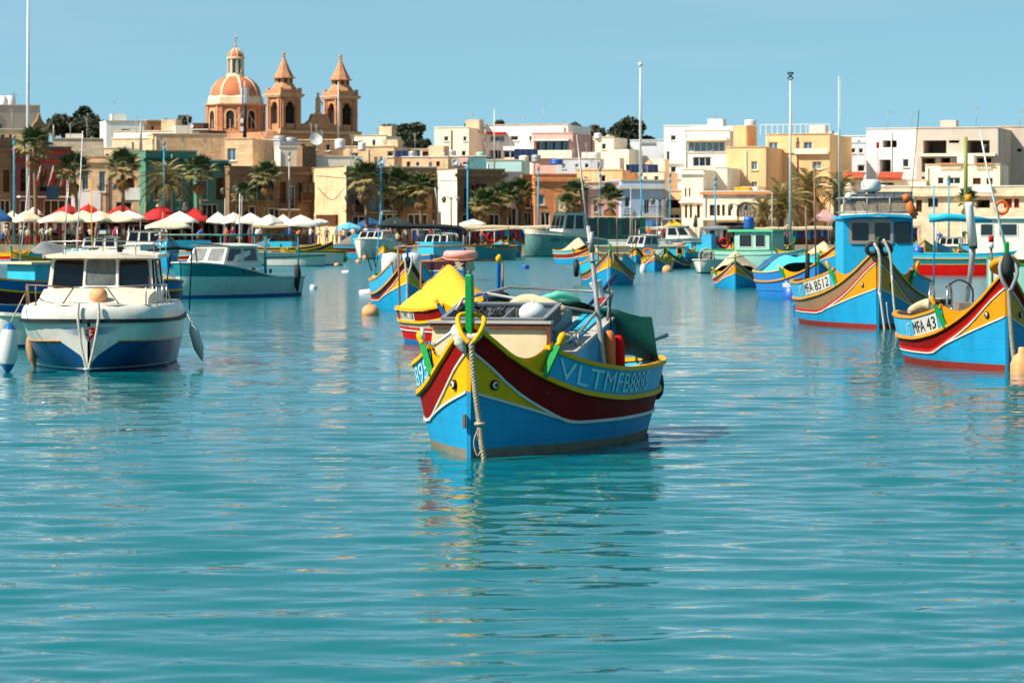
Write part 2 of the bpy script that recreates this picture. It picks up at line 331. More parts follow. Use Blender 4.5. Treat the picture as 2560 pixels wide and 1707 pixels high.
SC = dict(low=BLUE, panel=YELL, band=MAROON, rail=YELL, wash=SKYB, cap=YELL, stem=GREEN, line=WHITE, inner=DECK, bottom=DARKB, horn=YELL)
def eye_part(h, u, z, sd, par, r=.075):
    p = h.p(u, z, sd, .015); q = h.p(u + .02, z, sd, .015); p0 = Vector(p); t = (Vector(q) - p0).normalized(); up = Vector((0, 0, 1)); n = t.cross(up).normalized()
    if n.x * sd < 0: n = -n
    M = Matrix((Vector((t.x, up.x, n.x, p0.x)), Vector((t.y, up.y, n.y, p0.y)), Vector((t.z, up.z, n.z, p0.z)), Vector((0, 0, 0, 1))))
    e = MB().lathe([(r * 1.15, -.02), (r * 1.15, .012), (r * .8, .02)], 14, M=M).build('eye', BLACK, par)
    MB().lathe([(r * .82, .018), (r * .5, .034), (r * .45, .034)], 14, M=M).build('eye_white', WHITE, e)
    MB().lathe([(r * .47, .03), (r * .2, .045), (.001, .047)], 12, M=M).build('pupil', INK, e)
def twist_rope(mb, pts, r, pitch, strands=3, n=5):
    P = [Vector(p) for p in pts]; ln = sum((P[i + 1] - P[i]).length for i in range(len(P) - 1)); k = max(12, int(ln / pitch * 7))
    Q = [Vector(p) for p in crom(pts, k)]; a0 = Vector((.3, 1, .2))
    for s in range(strands):
        pp = []
        for i in range(k):
            t = (Q[min(i + 1, k - 1)] - Q[max(i - 1, 0)]).normalized(); u = t.cross(a0).normalized(); v = t.cross(u)
            a = 2 * math.pi * (i / 7 + s / strands); pp.append(Q[i] + (u * math.cos(a) + v * math.sin(a)) * r * .5)
        mb.tube(pp, r * .56, n)
    return mb
def luzzu(name, label, stem, th, L, B, gb, gm, gs, sch=None, wh=.3, uw=.2, zA=(.5, .36), zB=(.8, .55), um=.3, full=1.0, detail=2, post=.55, eyes=True, wash=True, bands=True, cat='fishing boat', group='painted fishing boats', tyre=None, red2=None, gmu=.62, horn=True, bot=.0, wu1=1.0, floor=None):
    """zA: top of the lower colour at stem / stern as share of gunwale height; zB: underside of the dark sheer band"""
    c = dict(SC); c.update(sch or {}); h = Hull(L, B, gb, gm, gs, full, gmu)
    Y = YW(stem[1]); X = WX(stem[0], Y); th = th + (stem[0] - CX) * .00716
    root = thing(name, label, cat, (X, Y, 0), -R(th), group); root['hull'] = 0; del root['hull']
    g = h.g; g0 = g(0); gmid = g(.6); N = 26 if detail > 1 else 16
    fzB = curve1([0, um * .33, um * .66, um, .7, 1], [zB[0] * g0, zB[0] * g0 * .48 + zB[1] * gmid * .52, zB[0] * g0 * .2 + zB[1] * gmid * .8, zB[1] * gmid * 1.04, zB[1] * gmid * .98, zB[1] * g(1)])
    def fzA(u):
        if u >= um: return fzB(u)
        a = fzB(um); k = u / um; return zA[0] * g0 + (a - zA[0] * g0) * (k ** .85)
    if not bands: fzA = lambda u: g(u) - .02
    bt = lambda u: bot
    h.strip(lambda u: -.45, bt, n=N, rows=3).build('keel', c['bottom'], root)
    h.strip(lambda u: bt(u) + .0, fzA, n=N, rows=4).build('lower_hull', c['low'], root)
    if bands:
        h.strip(fzA, fzB, 0, um, n=14, rows=3, pw=1.2).build('bow_panel', c['panel'], root)
        h.strip(fzB, g, n=N, rows=3).build('sheer_band', c['band'], root)
        mb = MB()
        for sd in (-1, 1):
            mb.ribbon(h.path(fzB, sd, .0, 1, N, .008), .022, .034)
            mb.ribbon(h.path(fzA, sd, .0, um, 14, .008), .022, .03)
        mb.build('white_batten', c['line'], root)
        if red2:
            mb = MB()
            for sd in (-1, 1): mb.ribbon(h.path(lambda u: fzB(u) + .045, sd, .0, 1, N, .006), .02, .05)
            mb.build('trim_line', red2, root)
    mb = MB()
    for sd in (-1, 1): mb.ribbon(h.path(g, sd, .0, 1, N, .012), .06, .055)
    mb.build('rub_rail', c['rail'], root)
    # stem post, its coloured stretches follow the bands
    mb = MB()
    mb.box(0, .0, (bot + fzA(0)) / 2 - .2, .05, .08, fzA(0) - bot + .4); mb.build('stem', c['low'], root)
    if bands:
        MB().box(0, .0, (fzA(0) + fzB(0)) / 2, .05, .08, fzB(0) - fzA(0) - .004).build('stem', c['panel'], root)
        MB().box(0, .0, (fzB(0) + g0) / 2, .052, .08, g0 - fzB(0) - .004).build('stem', c['band'], root)
    if post: MB().add(*_post(g0, post)).build('stem_head', c['stem'], root)
    MB().box(0, L + .01, g(1) / 2 - .1, .07, .1, g(1) + .35).build('stern_post', c['low'], root)
    # deck
    fl = floor if floor is not None else .22
    dz = lambda u: g(u) - (.03 if u < uw * .9 else .03 + (fl - .03) * min(1, (u - uw * .9) / .04))
    us = [.01 + .98 * i / 30 for i in range(31)]
    MB().grid([[(k * (h.x(u, dz(u)) - .01), u * L, dz(u)) for k in (-1, -.5, 0, .5, 1)] for u in us], False).build('deck', c['inner'], root)
    top = lambda u: g(u) + (wh * (min(1, max(0, (1.0 - u) / .12)) * .35 + .65) if wash else 0)
    if wash:
        h.strip(lambda u: g(u) + .02, top, uw, wu1, n=N, rows=2, thick=.035).build('washboard', c['wash'], root)
        mb = MB()
        for sd in (-1, 1): mb.ribbon(h.path(lambda u: top(u) + .015, sd, uw, wu1, N, -.02, 1), .085, .05)
        mb.build('cap_rail', c['cap'], root)
        if horn:
            hh = lambda u: g(u) + .03 + (wh + .06) * (max(0, (u - .035) / (uw + .01 - .035)) ** 2.6)
            h.strip(lambda u: g(u) - .04, hh, .02, uw + .012, n=14, rows=2, off=-.02, thick=.04, pw=1).build('bow_horn', c['horn'], root)
            for sd in (-1, 1):
                a = Vector(h.p(uw - .004, g(uw) + .045, sd, .03)); t = Vector(h.p(uw + .014, top(uw) + .03, sd, .055))
                d = (t - a); M = Matrix.Translation(a)
                pm = MB(); pm.tube([a - d * .1, a + d * .5, t], [.046, .05, .05], 4, sm=False); po = pm.build('bitt_post', c['stem'], root)
                k = MB(); k.tube([t, t + d * .1, t + d * .24, t + d * .4, t + d * .5], [.045, .034, .05, .046, .012], 8); k.build('bitt_knob', c['cap'], po)
    if eyes and bands:
        for sd in (-1, 1): eye_part(h, um * .15, (fzA(um * .15) * .5 + fzB(um * .15) * .5), sd, root, .05)
    if tyre:
        for (u, sd) in tyre:
            p = h.p(u, g(u) * .75, sd, .1); MB().torus(p, .22, .085, 18, 8, ax='x').build('fender_tyre', RUBBER, root)
    root_h[root.name] = (h, top, fzA, fzB)
    return root, h, top
root_h = {}
def _post(g0, post):
    pr = [(-.034, -.05), (.034, -.05), (.04, .07), (-.04, .07)]; vs = []
    for z, k, dy in ((g0 - .12, 1.0, 0), (g0 + post * .5, 1.05, -.015), (g0 + post * .96, .95, -.03), (g0 + post, .7, -.03)):
        vs += [(x * k, y * k + dy, z) for x, y in pr]
    fs = [(3, 2, 1, 0), (12, 13, 14, 15)]
    for i in range(3):
        for j in range(4): fs.append((i * 4 + j, i * 4 + (j + 1) % 4, i * 4 + 4 + (j + 1) % 4, i * 4 + 4 + j))
    return vs, fs
def plate(h, top, par, txt, u0, u1, side, z0=.06, z1=.26, col=WHITE, ink=INK, pre=None, prec=LETTER):
    """white registration plate with black characters on the washboard (side -1 reads stern to bow from the viewer)"""
    g = h.g; pl = MB(); us = [u0 + (u1 - u0) * i / 10 for i in range(11)]
    rr = [[h.p(u, g(u) + z, side, .012) for z in (z0, z1)] for u in us]
    pl.grid(rr if side > 0 else [r[::-1] for r in rr]); o = pl.build('number_plate', col, par)
    vs, fs, wd = text_geo(txt, (z1 - z0) * .72, .012); ln = abs(u1 - u0) * h.L * .92; k = ln / wd; ys = (u0 if side > 0 else u1) * h.L + (.04 if side > 0 else -.04) * ln
    fn = lambda x, z: h.p(min(max((ys + x * k * (1 if side > 0 else -1)) / h.L, 0), 1), g((ys + x * k * (1 if side > 0 else -1)) / h.L) + z0 + (z1 - z0) * .14 + z, side, .02)
    MB().add([fn(x, z) for x, z in vs], fs).build('number_lettering', ink, o)
def tent(h, top, par, u0, u1, ridge, m=CREAM, name='canvas_cover', n=16, sag=.04, lean=0.0, seed=1, inset=.0):
    """canvas stretched from the rails to a ridge; ridge: list of (u, height)"""
    fr = curve1([a for a, _ in ridge], [b for _, b in ridge]); rr = random.Random(seed); rows = []
    for i in range(n + 1):
        u = u0 + (u1 - u0) * i / n; e = h.x(u, top(u)) + .04 - inset; zt = top(u) - .02; zr = max(fr(u), zt + .02); row = []
        for j in range(-6, 7):
            k = j / 6; a = abs(k); z = zr + (zt - zr) * (a ** 1.08) - sag * math.sin(math.pi * a) * (1 + .5 * math.sin(u * 23 + seed)) + rr.uniform(-.012, .012) + .022 * math.sin(j * 2.1 + u * 31 + seed) * a * (1.2 - a)
            row.append((k * e + lean * (1 - a), u * h.L, z))
        rows.append(row)
    return MB().grid(rows).build(name, m, par)
def local(root, p):
    """world point to a thing's own axes (things stand level and turn about z only)"""
    a = -root.rotation_euler[2]; d = Vector(p) - root.location; return Vector((d.x * math.cos(a) - d.y * math.sin(a), d.x * math.sin(a) + d.y * math.cos(a), d.z))
def world(root, p):
    a = root.rotation_euler[2]; p = Vector(p); return root.location + Vector((p.x * math.cos(a) - p.y * math.sin(a), p.x * math.sin(a) + p.y * math.cos(a), p.z))
# ------------------------------------------------------------------ the boat in the middle
mr, mh, mt = luzzu('fishing_boat', 'blue, maroon and yellow wooden fishing boat lettered VLTMFB8895 in the middle foreground', (1174, 1145), 14.8, 6.4, 2.6, 1.5, .56, .62,
    wh=.33, uw=.135, zA=(.5, .5), zB=(.795, .57), um=.225, full=.92, post=.58, bot=.10)
g = mh.g
for sd, us in ((1, .165), (-1, .165 + 2.45 / 6.4)):
    mb, wd = side_text(mh, 'VLTMFB8895', us, lambda u: g(u) + .06, .23, sd, .012, .012, 2.45); mb.build('hull_lettering', LETTER, mr)
# cabin trunk: blue box whose roof climbs aft, cream front board, raised locker
def wedge(x0, x1, y0, y1, z0, za, zb):
    return MB().add([(x0, y0, z0), (x1, y0, z0), (x1, y1, z0), (x0, y1, z0), (x0, y0, za), (x1, y0, za), (x1, y1, zb), (x0, y1, zb)], [(3, 2, 1, 0), (4, 5, 6, 7), (0, 1, 5, 4), (1, 2, 6, 5), (2, 3, 7, 6), (3, 0, 4, 7)])
def slab(x0, x1, y0, y1, za, zb, t):
    return MB().add([(x0, y0, za), (x1, y0, za), (x1, y1, zb), (x0, y1, zb), (x0, y0, za + t), (x1, y0, za + t), (x1, y1, zb + t), (x0, y1, zb + t)], [(3, 2, 1, 0), (4, 5, 6, 7), (0, 1, 5, 4), (1, 2, 6, 5), (2, 3, 7, 6), (3, 0, 4, 7)])
cabin = wedge(-.60, .74, 2.02, 4.45, .42, 1.10, 1.50).build('cabin', SKYB, mr)
slab(-.64, .78, 1.98, 4.48, 1.102, 1.508, .035).build('cabin_roof', PLANK, cabin)
for k in range(3): slab(.36 + .1 * k, .43 + .1 * k, 2.5, 4.4, 1.225, 1.54, .02).build('roof_batten', TURQ, cabin)
for (y, z) in ((2.02, .6), (3.2, .6)): pass
fb = MB(); fb.add([(-.95, 1.62, .78), (.46, 1.62, .60), (.50, 1.70, 1.42), (-.90, 1.70, 1.42), (-.95, 1.66, .78), (.46, 1.66, .60), (.50, 1.74, 1.42), (-.90, 1.74, 1.42)],
    [(0, 1, 2, 3), (7, 6, 5, 4), (0, 4, 5, 1), (1, 5, 6, 2), (2, 6, 7, 3), (3, 7, 4, 0)]); board = fb.build('front_board', CREAM, mr)
MB().box(-.19, 1.70, 1.445, 1.46, .11, .05).build('board_moulding', WOOD, board)
MB().box(.53, 1.68, 1.02, .045, .1, .84).build('board_moulding', WOOD, board)
MB().box(-.19, 1.70, 1.487, 1.5, .15, .03).build('board_top', PLANK, board)
wedge(-.85, .34, 1.78, 3.7, 1.0, 1.36, 1.62).build('locker', GREY, cabin)
# green tarpaulin over the after end, peak forward, falling to the stern and the rails
rows = []
for i in range(15):
    k = i / 14; y = 4.05 + 1.85 * k; e = mh.x(y / 6.4, .9) - .02; row = []
    pk = 1.70 - .1 * k - .75 * max(0, k - .35) ** 1.3 * 1.6
    for j in range(-9, 10):
        a = abs(j / 9); sg = 1 if j > 0 else -1; lo_ = .95 if k > .25 else .95 + (.25 - k) * 2.2
        fl = .30; q = max(0, (a - fl) / (1 - fl)); zz = pk - (pk - lo_) * q ** .9 - .05 * (a / fl if a < fl else 1)
        zz += .03 * math.sin(9 * a + 5 * k) * math.sin(9 * k + 3 * sg) + .045 * abs(math.sin(7.5 * a + 2.5 * k)) * (a > .2); row.append((sg * a * e * (.96 + .04 * k), y, zz))
    rows.append(row)
MB().grid(rows).build('tarpaulin', CAN_T, mr)
b = MB(); b.tube(crom([(-.4, 4.1, 1.68), (-.1, 4.15, 1.72), (.1, 4.2, 1.76), (.3, 4.3, 1.68)], 12), [.02, .03, .05, .04, .06, .05, .07, .05, .06, .04, .04, .02], 6); b.build('tarpaulin_fold', CAN_T, mr)
# grey crate of gear on the roof
def crate(par_loc, rz, sx, sy, sz, label):
    t = thing('fish_crate', label, 'crate', par_loc, rz)
    a = MB(); a.bb(-sx / 2, sx / 2, -sy / 2, sy / 2, 0, .02); a.build('crate_base', PLASTG, t)
    for (x, y, w_, d_) in ((0, -sy / 2, sx, .025), (0, sy / 2, sx, .025), (-sx / 2, 0, .025, sy - .03), (sx / 2, 0, .025, sy - .03)):
        b = MB(); b.box(x, y, sz / 2, w_, d_, sz); o = b.build('crate_side', PLASTG, t)
        rb = MB(); nrib = int(max(w_, d_) / .09)
        for i in range(nrib):
            q = -max(w_, d_) / 2 + .045 + i * .09
            rb.box(x + (q if w_ > d_ else (.018 if x > 0 else -.018)), y + (q if d_ > w_ else (.018 if y > 0 else -.018)), sz / 2, .014, .014, sz * .9)
        rb.box(x, y, sz + .008, w_ + .03, d_ + .03, .022); rb.build('crate_rib', PLASTG, o)
    for q in (-sx * .1, sx * .05): MB().box(q, 0, sz * .45, .018, sy - .06, sz * .8).build('crate_divider', PLASTG, t)
    return t
cw = world(mr, (-.20, 2.30, 1.40)); ct = crate(cw, mr.rotation_euler[2], 1.24, .85, .20, 'grey plastic fish crate full of tackle on the middle boat roof')
ct.rotation_euler = (R(11), 0, mr.rotation_euler[2])
def onmain(p): return world(mr, p)
b = MB()
for i in range(9):
    a = random.uniform(0, 6.28); x0, y0 = random.uniform(-.35, .05), random.uniform(-.22, .2)
    b.tube(crom([(x0, y0, .05), (x0 + .12 * math.cos(a), y0 + .1 * math.sin(a), .2), (x0 + .22 * math.cos(a + 1), y0 + .15, .15), (x0 + .1, y0 - .15, .08)], 12), .012, 5)
b.build('tackle_lines', RUBBER, None, onmain((-.35, 2.25, 1.46)), mr.rotation_euler[2], 'tangle of dark cords and hooks inside the grey fish crate', 'tackle')
b = MB(); b.ball((0, 0, 0), .17, 14, 8, .8); b.torus((0, .02, .06), .1, .012, 14, 5, ax='x'); b.build('float_buoy', PLASTW, None, onmain((.20, 2.2, 1.58)), 0, 'round white plastic float lying in the grey crate', 'float')
b = MB(); b.tube(crom([(-.36, 0, .06), (-.12, .02, .1), (.15, -.02, .06), (.38, .0, .0)], 14), [.04, .07, .09, .1, .1, .1, .09, .09, .085, .08, .07, .06, .05, .03], 10)
b.build('canvas_roll', BEIGE, None, onmain((.08, 2.95, 1.60)), R(-22), 'rolled beige canvas lying across the gear on the middle boat', 'canvas')
b = MB(); b.box(0, 0, .05, .6, .35, .1); b.box(0, 0, .11, .64, .39, .03); b.torus((-.2, -.15, .17), .1, .012, 14, 5, ax='y'); b.build('tackle_tray', PLASTB, None, onmain((-.42, 2.95, 1.53)), R(-10), 'blue plastic tray behind the grey crate on the middle boat', 'tray')
# tubular roof rack
b = MB()
for pts in (((-.78, 2.3, 1.6), (-.72, 2.4, 1.74), (-.5, 3.8, 1.86), (.80, 3.9, 1.80), (.74, 2.3, 1.34), (.36, 2.25, 1.36)), ((.80, 3.9, 1.80), (.74, 3.9, 1.45)), ((-.62, 3.1, 1.80), (.77, 3.1, 1.57)), ((.74, 2.3, 1.34), (.7, 2.3, 1.15))):
    b.tube(pts, .02, 6)
b.build('roof_rack', GALV, mr)
b = MB(); b.tube(crom([(.25, 2.15, 1.29), (.5, 2.1, 1.2), (.7, 2.3, 1.33), (.5, 2.6, 1.36), (.72, 2.2, 1.3), (.62, 2.05, 1.34), (.35, 2.3, 1.32)], 40), .014, 5); b.build('rope_coil', WROPE, None, onmain((0, 0, 0)), mr.rotation_euler[2], 'tangle of pale rope on the edge of the middle boat roof', 'rope')
# horn / light, pole, extinguishers, oars, fender
b = MB(); b.tube([(0, 0, 0), (0, 0, .1)], .05, 12); lamp = b.build('signal_lamp', RED, None, onmain((.72, 3.75, 1.64)), R(-10), 'red and white signal lamp above the middle boat roof', 'lamp')
b = MB(); b.lathe([(.05, .1), (.058, .2), (.085, .3), (.088, .31), (.07, .315), (.001, .316)], 14, M=Matrix.Rotation(R(-18), 4, 'Y')); b.build('lamp_horn', PLASTW, lamp)
b = MB(); b.tube([(.1, 0, -.35), (.07, 0, .3)], .012, 6); b.build('lamp_bracket', RUBBER, lamp)
b = MB(); b.tube([(.95, 2.95, .5), (.80, 3.12, 1.5), (.70, 3.24, 2.2), (.62, 3.34, 2.62)], [.036, .034, .03, .028], 8)
b.tube([(.64, 3.31, 2.45), (.44, 3.5, 3.75)], [.02, .008], 6); b.tube([(.68, 3.26, 2.3), (.69, 3.23, 2.55)], .028, 8); b.torus((.655, 3.3, 2.42), .04, .012, 10, 5); b.torus((.70, 3.24, 2.2), .045, .012, 10, 5)
b.build('radio_pole', GALV, mr)
for (x, y, c_, ln) in ((.86, 3.5, FOAM, .52), (.95, 3.62, RED, .46)):
    b = MB(); p0 = Vector((x, y, .82)); d = Vector((-.02, .02, 1)).normalized()
    b.tube([p0, p0 + d * .04, p0 + d * (ln - .12), p0 + d * (ln - .04), p0 + d * ln], [.05, .075, .075, .06, .03], 10)
    b.build('fender' if c_ is FOAM else 'fender_bottle', c_, None, onmain((0, 0, 0)), mr.rotation_euler[2], 'faded orange fender strapped upright on the middle boat side' if c_ is FOAM else 'red fender bottle standing behind the orange fender', 'fender')
b = MB(); b.tube([(.3, 4.5, 1.55), (.42, 5.1, 1.8), (.5, 5.5, 1.98)], [.022, .026, .04], 8); b.build('oar', NAVY, None, onmain((0, 0, 0)), mr.rotation_euler[2], 'blue oar shaft rising behind the middle boat tarpaulin', 'oar')
b = MB(); b.tube([(.55, 5.9, 1.02), (1.02, 6.3, 1.2)], [.028, .034], 8); b.build('tiller_bar', GALV, None, onmain((0, 0, 0)), mr.rotation_euler[2], 'grey tiller bar sticking out past the middle boat stern', 'tiller')
b = MB(); b.lathe([(.02, .18), (.06, .16), (.11, .06), (.125, -.05), (.11, -.17), (.06, -.24), (.001, -.25)], 14, (0, 0, 0)); b.tube([(0, 0, .16), (-.03, .02, .32), (-.06, .04, .45)], .012, 5)
fx = mh.p(.90, g(.9), 1, .13); b.build('black_fender', RUBBER, None, onmain((fx[0], fx[1], g(.9) + .02)), 0, 'black rubber fender hanging off the middle boat stern', 'fender')
b = MB(); b.tube([(1.02, 5.25, .9), (1.03, 5.25, 1.06)], [.03, .028], 8); b.build('thole_pin', OCHRE, mr)
b = MB(); b.tube([(-.72, .62, 1.32), (-.73, .62, 1.45)], [.025, .022], 8); b.tube([(-.62, .75, 1.24), (-.30, .40, 1.42)], .022, 6); b.build('foredeck_pin', PLASTW, mr)
# mooring: cloth pad, yellow hose loop, braided rope to the water
b = MB(); b.torus((0, .06, 1.45), .12, .055, 18, 8, M=Matrix.Rotation(R(-6), 4, 'X')); b.tube(crom([(-.14, .1, 1.48), (-.16, -.02, 1.44), (-.08, -.07, 1.37), (.05, -.08, 1.35), (.14, -.02, 1.40)], 16), [.03, .05, .06, .05, .065, .06, .07, .06, .07, .06, .065, .05, .06, .05, .04, .03], 7); b.tube(crom([(-.11, -.05, 1.40), (-.08, -.08, 1.29), (-.03, -.09, 1.2)], 8), [.06, .08, .07, .08, .06, .05, .04, .02], 6); b.build('chafing_cloth', mat('dirty_white_rag', 'cfcabc', .9, .2, 8, dirt='6f6a5c', damt=.6, bump=.8, bscale=18), None, onmain((0, 0, 0)), mr.rotation_euler[2], 'white cloth pad bound round the middle boat stem head', 'cloth')
b = MB(); b.tube(crom([(.05, -.19, 1.30), (-.06, -.15, 1.42), (-.13, .0, 1.60), (.0, .14, 1.62), (.16, .02, 1.58), (.17, -.13, 1.45), (.09, -.19, 1.31)], 34), .028, 8); b.build('hose_loop', YELL, None, onmain((0, 0, 0)), mr.rotation_euler[2], 'yellow hose loop over the middle boat stem head', 'hose')
b = MB(); twist_rope(b, [(.07, -.19, 1.32), (.085, -.17, 1.0), (.11, -.16, .75), (.15, -.16, .45), (.18, -.18, .2), (.25, -.20, -.12)], .034, .11)
twist_rope(b, [(.085, -.17, 1.0), (.12, -.19, .7), (.165, -.19, .42), (.19, -.2, .2), (.235, -.22, -.1)], .026, .1)
b.torus((.165, -.175, .40), .045, .022, 12, 6); b.tube(crom([(.165, -.2, .38), (.11, -.23, .2), (.15, -.23, .05), (.19, -.22, .1)], 14), .008, 5)
b.build('mooring_rope', ROPE, None, onmain((0, 0, 0)), mr.rotation_euler[2], 'thick braided mooring rope hanging from the middle boat stem into water', 'rope')
MB().box(-.045, -.06, .42, .03, .05, .16).build('stem_shackle', RUST, mr)
# ------------------------------------------------------------------ motor cruisers with transom
class VHull:
    def __init__(s, L, B, gb, gs, full=.6, flare=.72, chine=.3, tr=.9):
        s.L, s.B = L, B
        s.b = curve1([0, .015, .05, .12, .25, .45, .7, 1], [.02, .34 * full / .6, .60 * full / .6, .80 * full / .6 if full < .72 else .9, .95, 1, .99, tr])
        s.bw = curve1([0, .05, .12, .25, .45, .7, 1], [.015, .16, .36, .66, .88, .92, tr * .92]); s.fl = flare
        s.g = curve1([0, .15, .4, .7, 1], [gb, gb - (gb - gs) * .12, gb - (gb - gs) * .5, gs + .02, gs]); s.ch = chine
    def x(s, u, z):
        g = s.g(u); b = s.b(u) * s.B / 2; w_ = s.bw(u) * s.B / 2 * .94
        if z >= 0: return w_ + (b - w_) * min(1.2, z / g) ** s.fl
        return w_ * max(.02, 1 - (-z / .7) ** 2)
    p = Hull.p; strip = Hull.strip; path = Hull.path
    def front(s, x, z, off=.012):
        lo, hi = 0.0, .9
        for _ in range(30):
            m = (lo + hi) / 2
            if s.x(m, z) < abs(x): lo = m
            else: hi = m
        return (x, hi * s.L - off * 1.0, z)
def rail(par, pts, posts, r=.014, m=STEEL, name='rail'):
    b = MB(); b.tube(pts, r, 6); o = b.build(name, m, par)
    for a, c in posts: MB().tube([a, c], r * .9, 6).build('stanchion', m, o)
    return o
def transom(h, z0, par, m):
    zs = [z0 + (h.g(1) - z0) * i / 4 for i in range(5)]
    MB().grid([[(k * h.x(1, z), h.L, z) for k in (-1, 0, 1)] for z in zs], False).build('transom', m, par)
def pane_quad(par, quad, m, t=.012, frame=None, fw=.05, name='window'):
    """window pane on a quad given counter-clockwise from outside, with a raised frame"""
    Q = [Vector(p) for p in quad]; n = (Q[1] - Q[0]).cross(Q[3] - Q[0]).normalized(); c = sum(Q, Vector()) / 4
    def rr(k, d):   # rounded quad
        out = []
        for i in range(4):
            a, p, q = Q[i - 1], Q[i], Q[(i + 1) % 4]
            for s_ in range(4):
                tt = s_ / 3; A = p + (a - p).normalized() * .055; Bq = p + (q - p).normalized() * .055
                v = A * (1 - tt) ** 2 + p * 2 * tt * (1 - tt) + Bq * tt ** 2; out.append(c + (v - c) * k + n * d)
        return out
    w_ = MB(); o = rr(1, t); w_.add([tuple(v) for v in o], [tuple(range(16))]); win = w_.build(name, m, par)
    if frame:
        sz = min((Q[1] - Q[0]).length, (Q[2] - Q[1]).length); k = 1 + 2 * fw / sz; rows = [rr(1.0, t * .6), rr(1.0, t * 2.2), rr(k, t * 2.2), rr(k, 0)]
        MB().grid([[tuple(v) for v in r] for r in rows], False, cv=True).build('window_frame', frame, win)
    return win
HULLW = paint('cruiser_white_gelcoat', 'e2ddd0', .28, damt=.12); CREAMW = paint('cruiser_cream_deck', 'f0dfc8', .4, damt=.12)
# ---- white cabin cruiser on the left
Yc = 57.8
cr = thing('cabin_cruiser', 'white cabin cruiser facing the viewer with a shield on its bow', 'cabin cruiser', (WX(222, Yc), Yc, 0), R(2.6), 'cabin cruisers')
ch = VHull(6.6, 2.95, 1.02, .98, full=.74, flare=.62)
gz = ch.g
ch.strip(lambda u: -.4, lambda u: .05, n=24, rows=2).build('keel', NAVY, cr)
bl = lambda u: .06 + (.50 + .03 * math.sin(u * 3)) * min(1, (u / .02) ** .6) if u < .02 else .56 - .12 * (u - .02)
ch.strip(lambda u: .05, lambda u: .075, n=24, rows=1, off=.004).build('boot_stripe', HULLW, cr)
ch.strip(lambda u: .07, lambda u: max(.08, bl(u)), n=34, rows=3, pw=1.8).build('hull_blue_band', paint('cruiser_blue_band', '0f4f7c', .3), cr)
ch.strip(lambda u: max(.08, bl(u)), lambda u: gz(u) - .08, n=34, rows=4, pw=1.8).build('topside', HULLW, cr)
mb = MB()
for sd in (-1, 1): mb.ribbon(ch.path(lambda u: bl(u), sd, .02, 1, 24, .006), .012, .02)
mb.build('gold_pinstripe', OCHRE, cr)
ring = lambda zf, off, u1=1.0: [ch.p(u, zf(u), -1, off) for u in [u1 * (1 - i / 26) ** 1.7 for i in range(27)]] + [ch.p(u, zf(u), 1, off) for u in [u1 * ((i + 1) / 26) ** 1.7 for i in range(26)]]
MB().ribbon(ring(lambda u: gz(u) - .10, .02), .06, .07).build('rubbing_strake', RUBBER, cr)
# moulded deck edge rolling inward
rows = []
for k in range(7):
    a = k / 6 * math.pi / 2; dz = .26 * math.sin(a); ins = .12 * (1 - math.cos(a)); rows.append([(p[0] * (1 - ins / 1.4), p[1] + ins * (1.2 if p[1] < .8 else 0), p[2] + dz) for p in ring(lambda u: gz(u) - .07, .0)])
MB().grid(rows).build('deck_moulding', HULLW, cr)
dk = lambda u: gz(u) + .185
us = [.012 + .98 * i / 20 for i in range(21)]
MB().grid([[(k * (ch.x(u, gz(u)) * .9), u * ch.L + .06, dk(u) + .0) for k in (-1, -.5, 0, .5, 1)] for u in us]).build('deck', CREAMW, cr)
transom(ch, -.3, cr, HULLW)
# sloping coachroof and cabin
hz = 1.46; cy0, cy1 = 2.55, 5.6
co = MB(); prof = []
rows = [[(-1.02, .62, 1.2), (-.5, .34, 1.2), (0, .28, 1.2), (.5, .34, 1.2), (1.02, .62, 1.2)], [(-1.0, 1.3, 1.34), (-.5, .95, 1.36), (0, .9, 1.37), (.5, .95, 1.36), (1.0, 1.3, 1.34)],
        [(-1.06, 2.5, 1.44), (-.5, 2.3, 1.47), (0, 2.28, 1.48), (.5, 2.3, 1.47), (1.06, 2.5, 1.44)], [(-1.06, 2.7, 1.44), (-.5, 2.7, 1.48), (0, 2.7, 1.49), (.5, 2.7, 1.48), (1.06, 2.7, 1.44)]]
R2 = []
for r in rows: R2.append([tuple(p) for p in crom(r, 17)])
R3 = [crom([R2[i][j] for i in range(4)], 13) for j in range(17)]
co.grid([[R3[j][i] for j in range(17)] for i in range(13)]); co.grid([[(-1.02, .62, 1.2), (-1.06, 2.5, 1.2)], [(-1.0, 1.3, 1.34), (-1.06, 2.5, 1.44)]], False); co.grid([[(1.0, 1.3, 1.34), (1.06, 2.5, 1.44)], [(1.02, .62, 1.2), (1.06, 2.5, 1.2)]], False)
co.build('coachroof', CREAMW, cr)
wb, wt = 1.02, .93
cab = MB(); zb, zt = 1.15, 2.06
fb_, ft_ = 2.42, 2.74
cab.add([(-wb, fb_, zb), (wb, fb_, zb), (wb + .02, cy1, zb), (-wb - .02, cy1, zb), (-wt, ft_, zt), (wt, ft_, zt), (wt, cy1, zt), (-wt, cy1, zt)], [(0, 1, 5, 4), (1, 2, 6, 5), (2, 3, 7, 6), (3, 0, 4, 7), (4, 5, 6, 7)])
cabin = cab.build('cabin', HULLW, cr)
rf = MB()
rows = []
for i in range(9):
    y = 2.56 + 3.3 * i / 8; rows.append([(x * 1.08, y - .12 * (1 - x * x), 2.085 + .09 * (1 - x * x) * min(1, i / 3 + .2) + .0) for x in [-1 + 2 * j / 10 for j in range(11)]])
rf.grid(rows); rows2 = [[(p[0], p[1], 2.065 + 0 * p[2]) for p in r][::-1] for r in rows]; rf.grid(rows2)
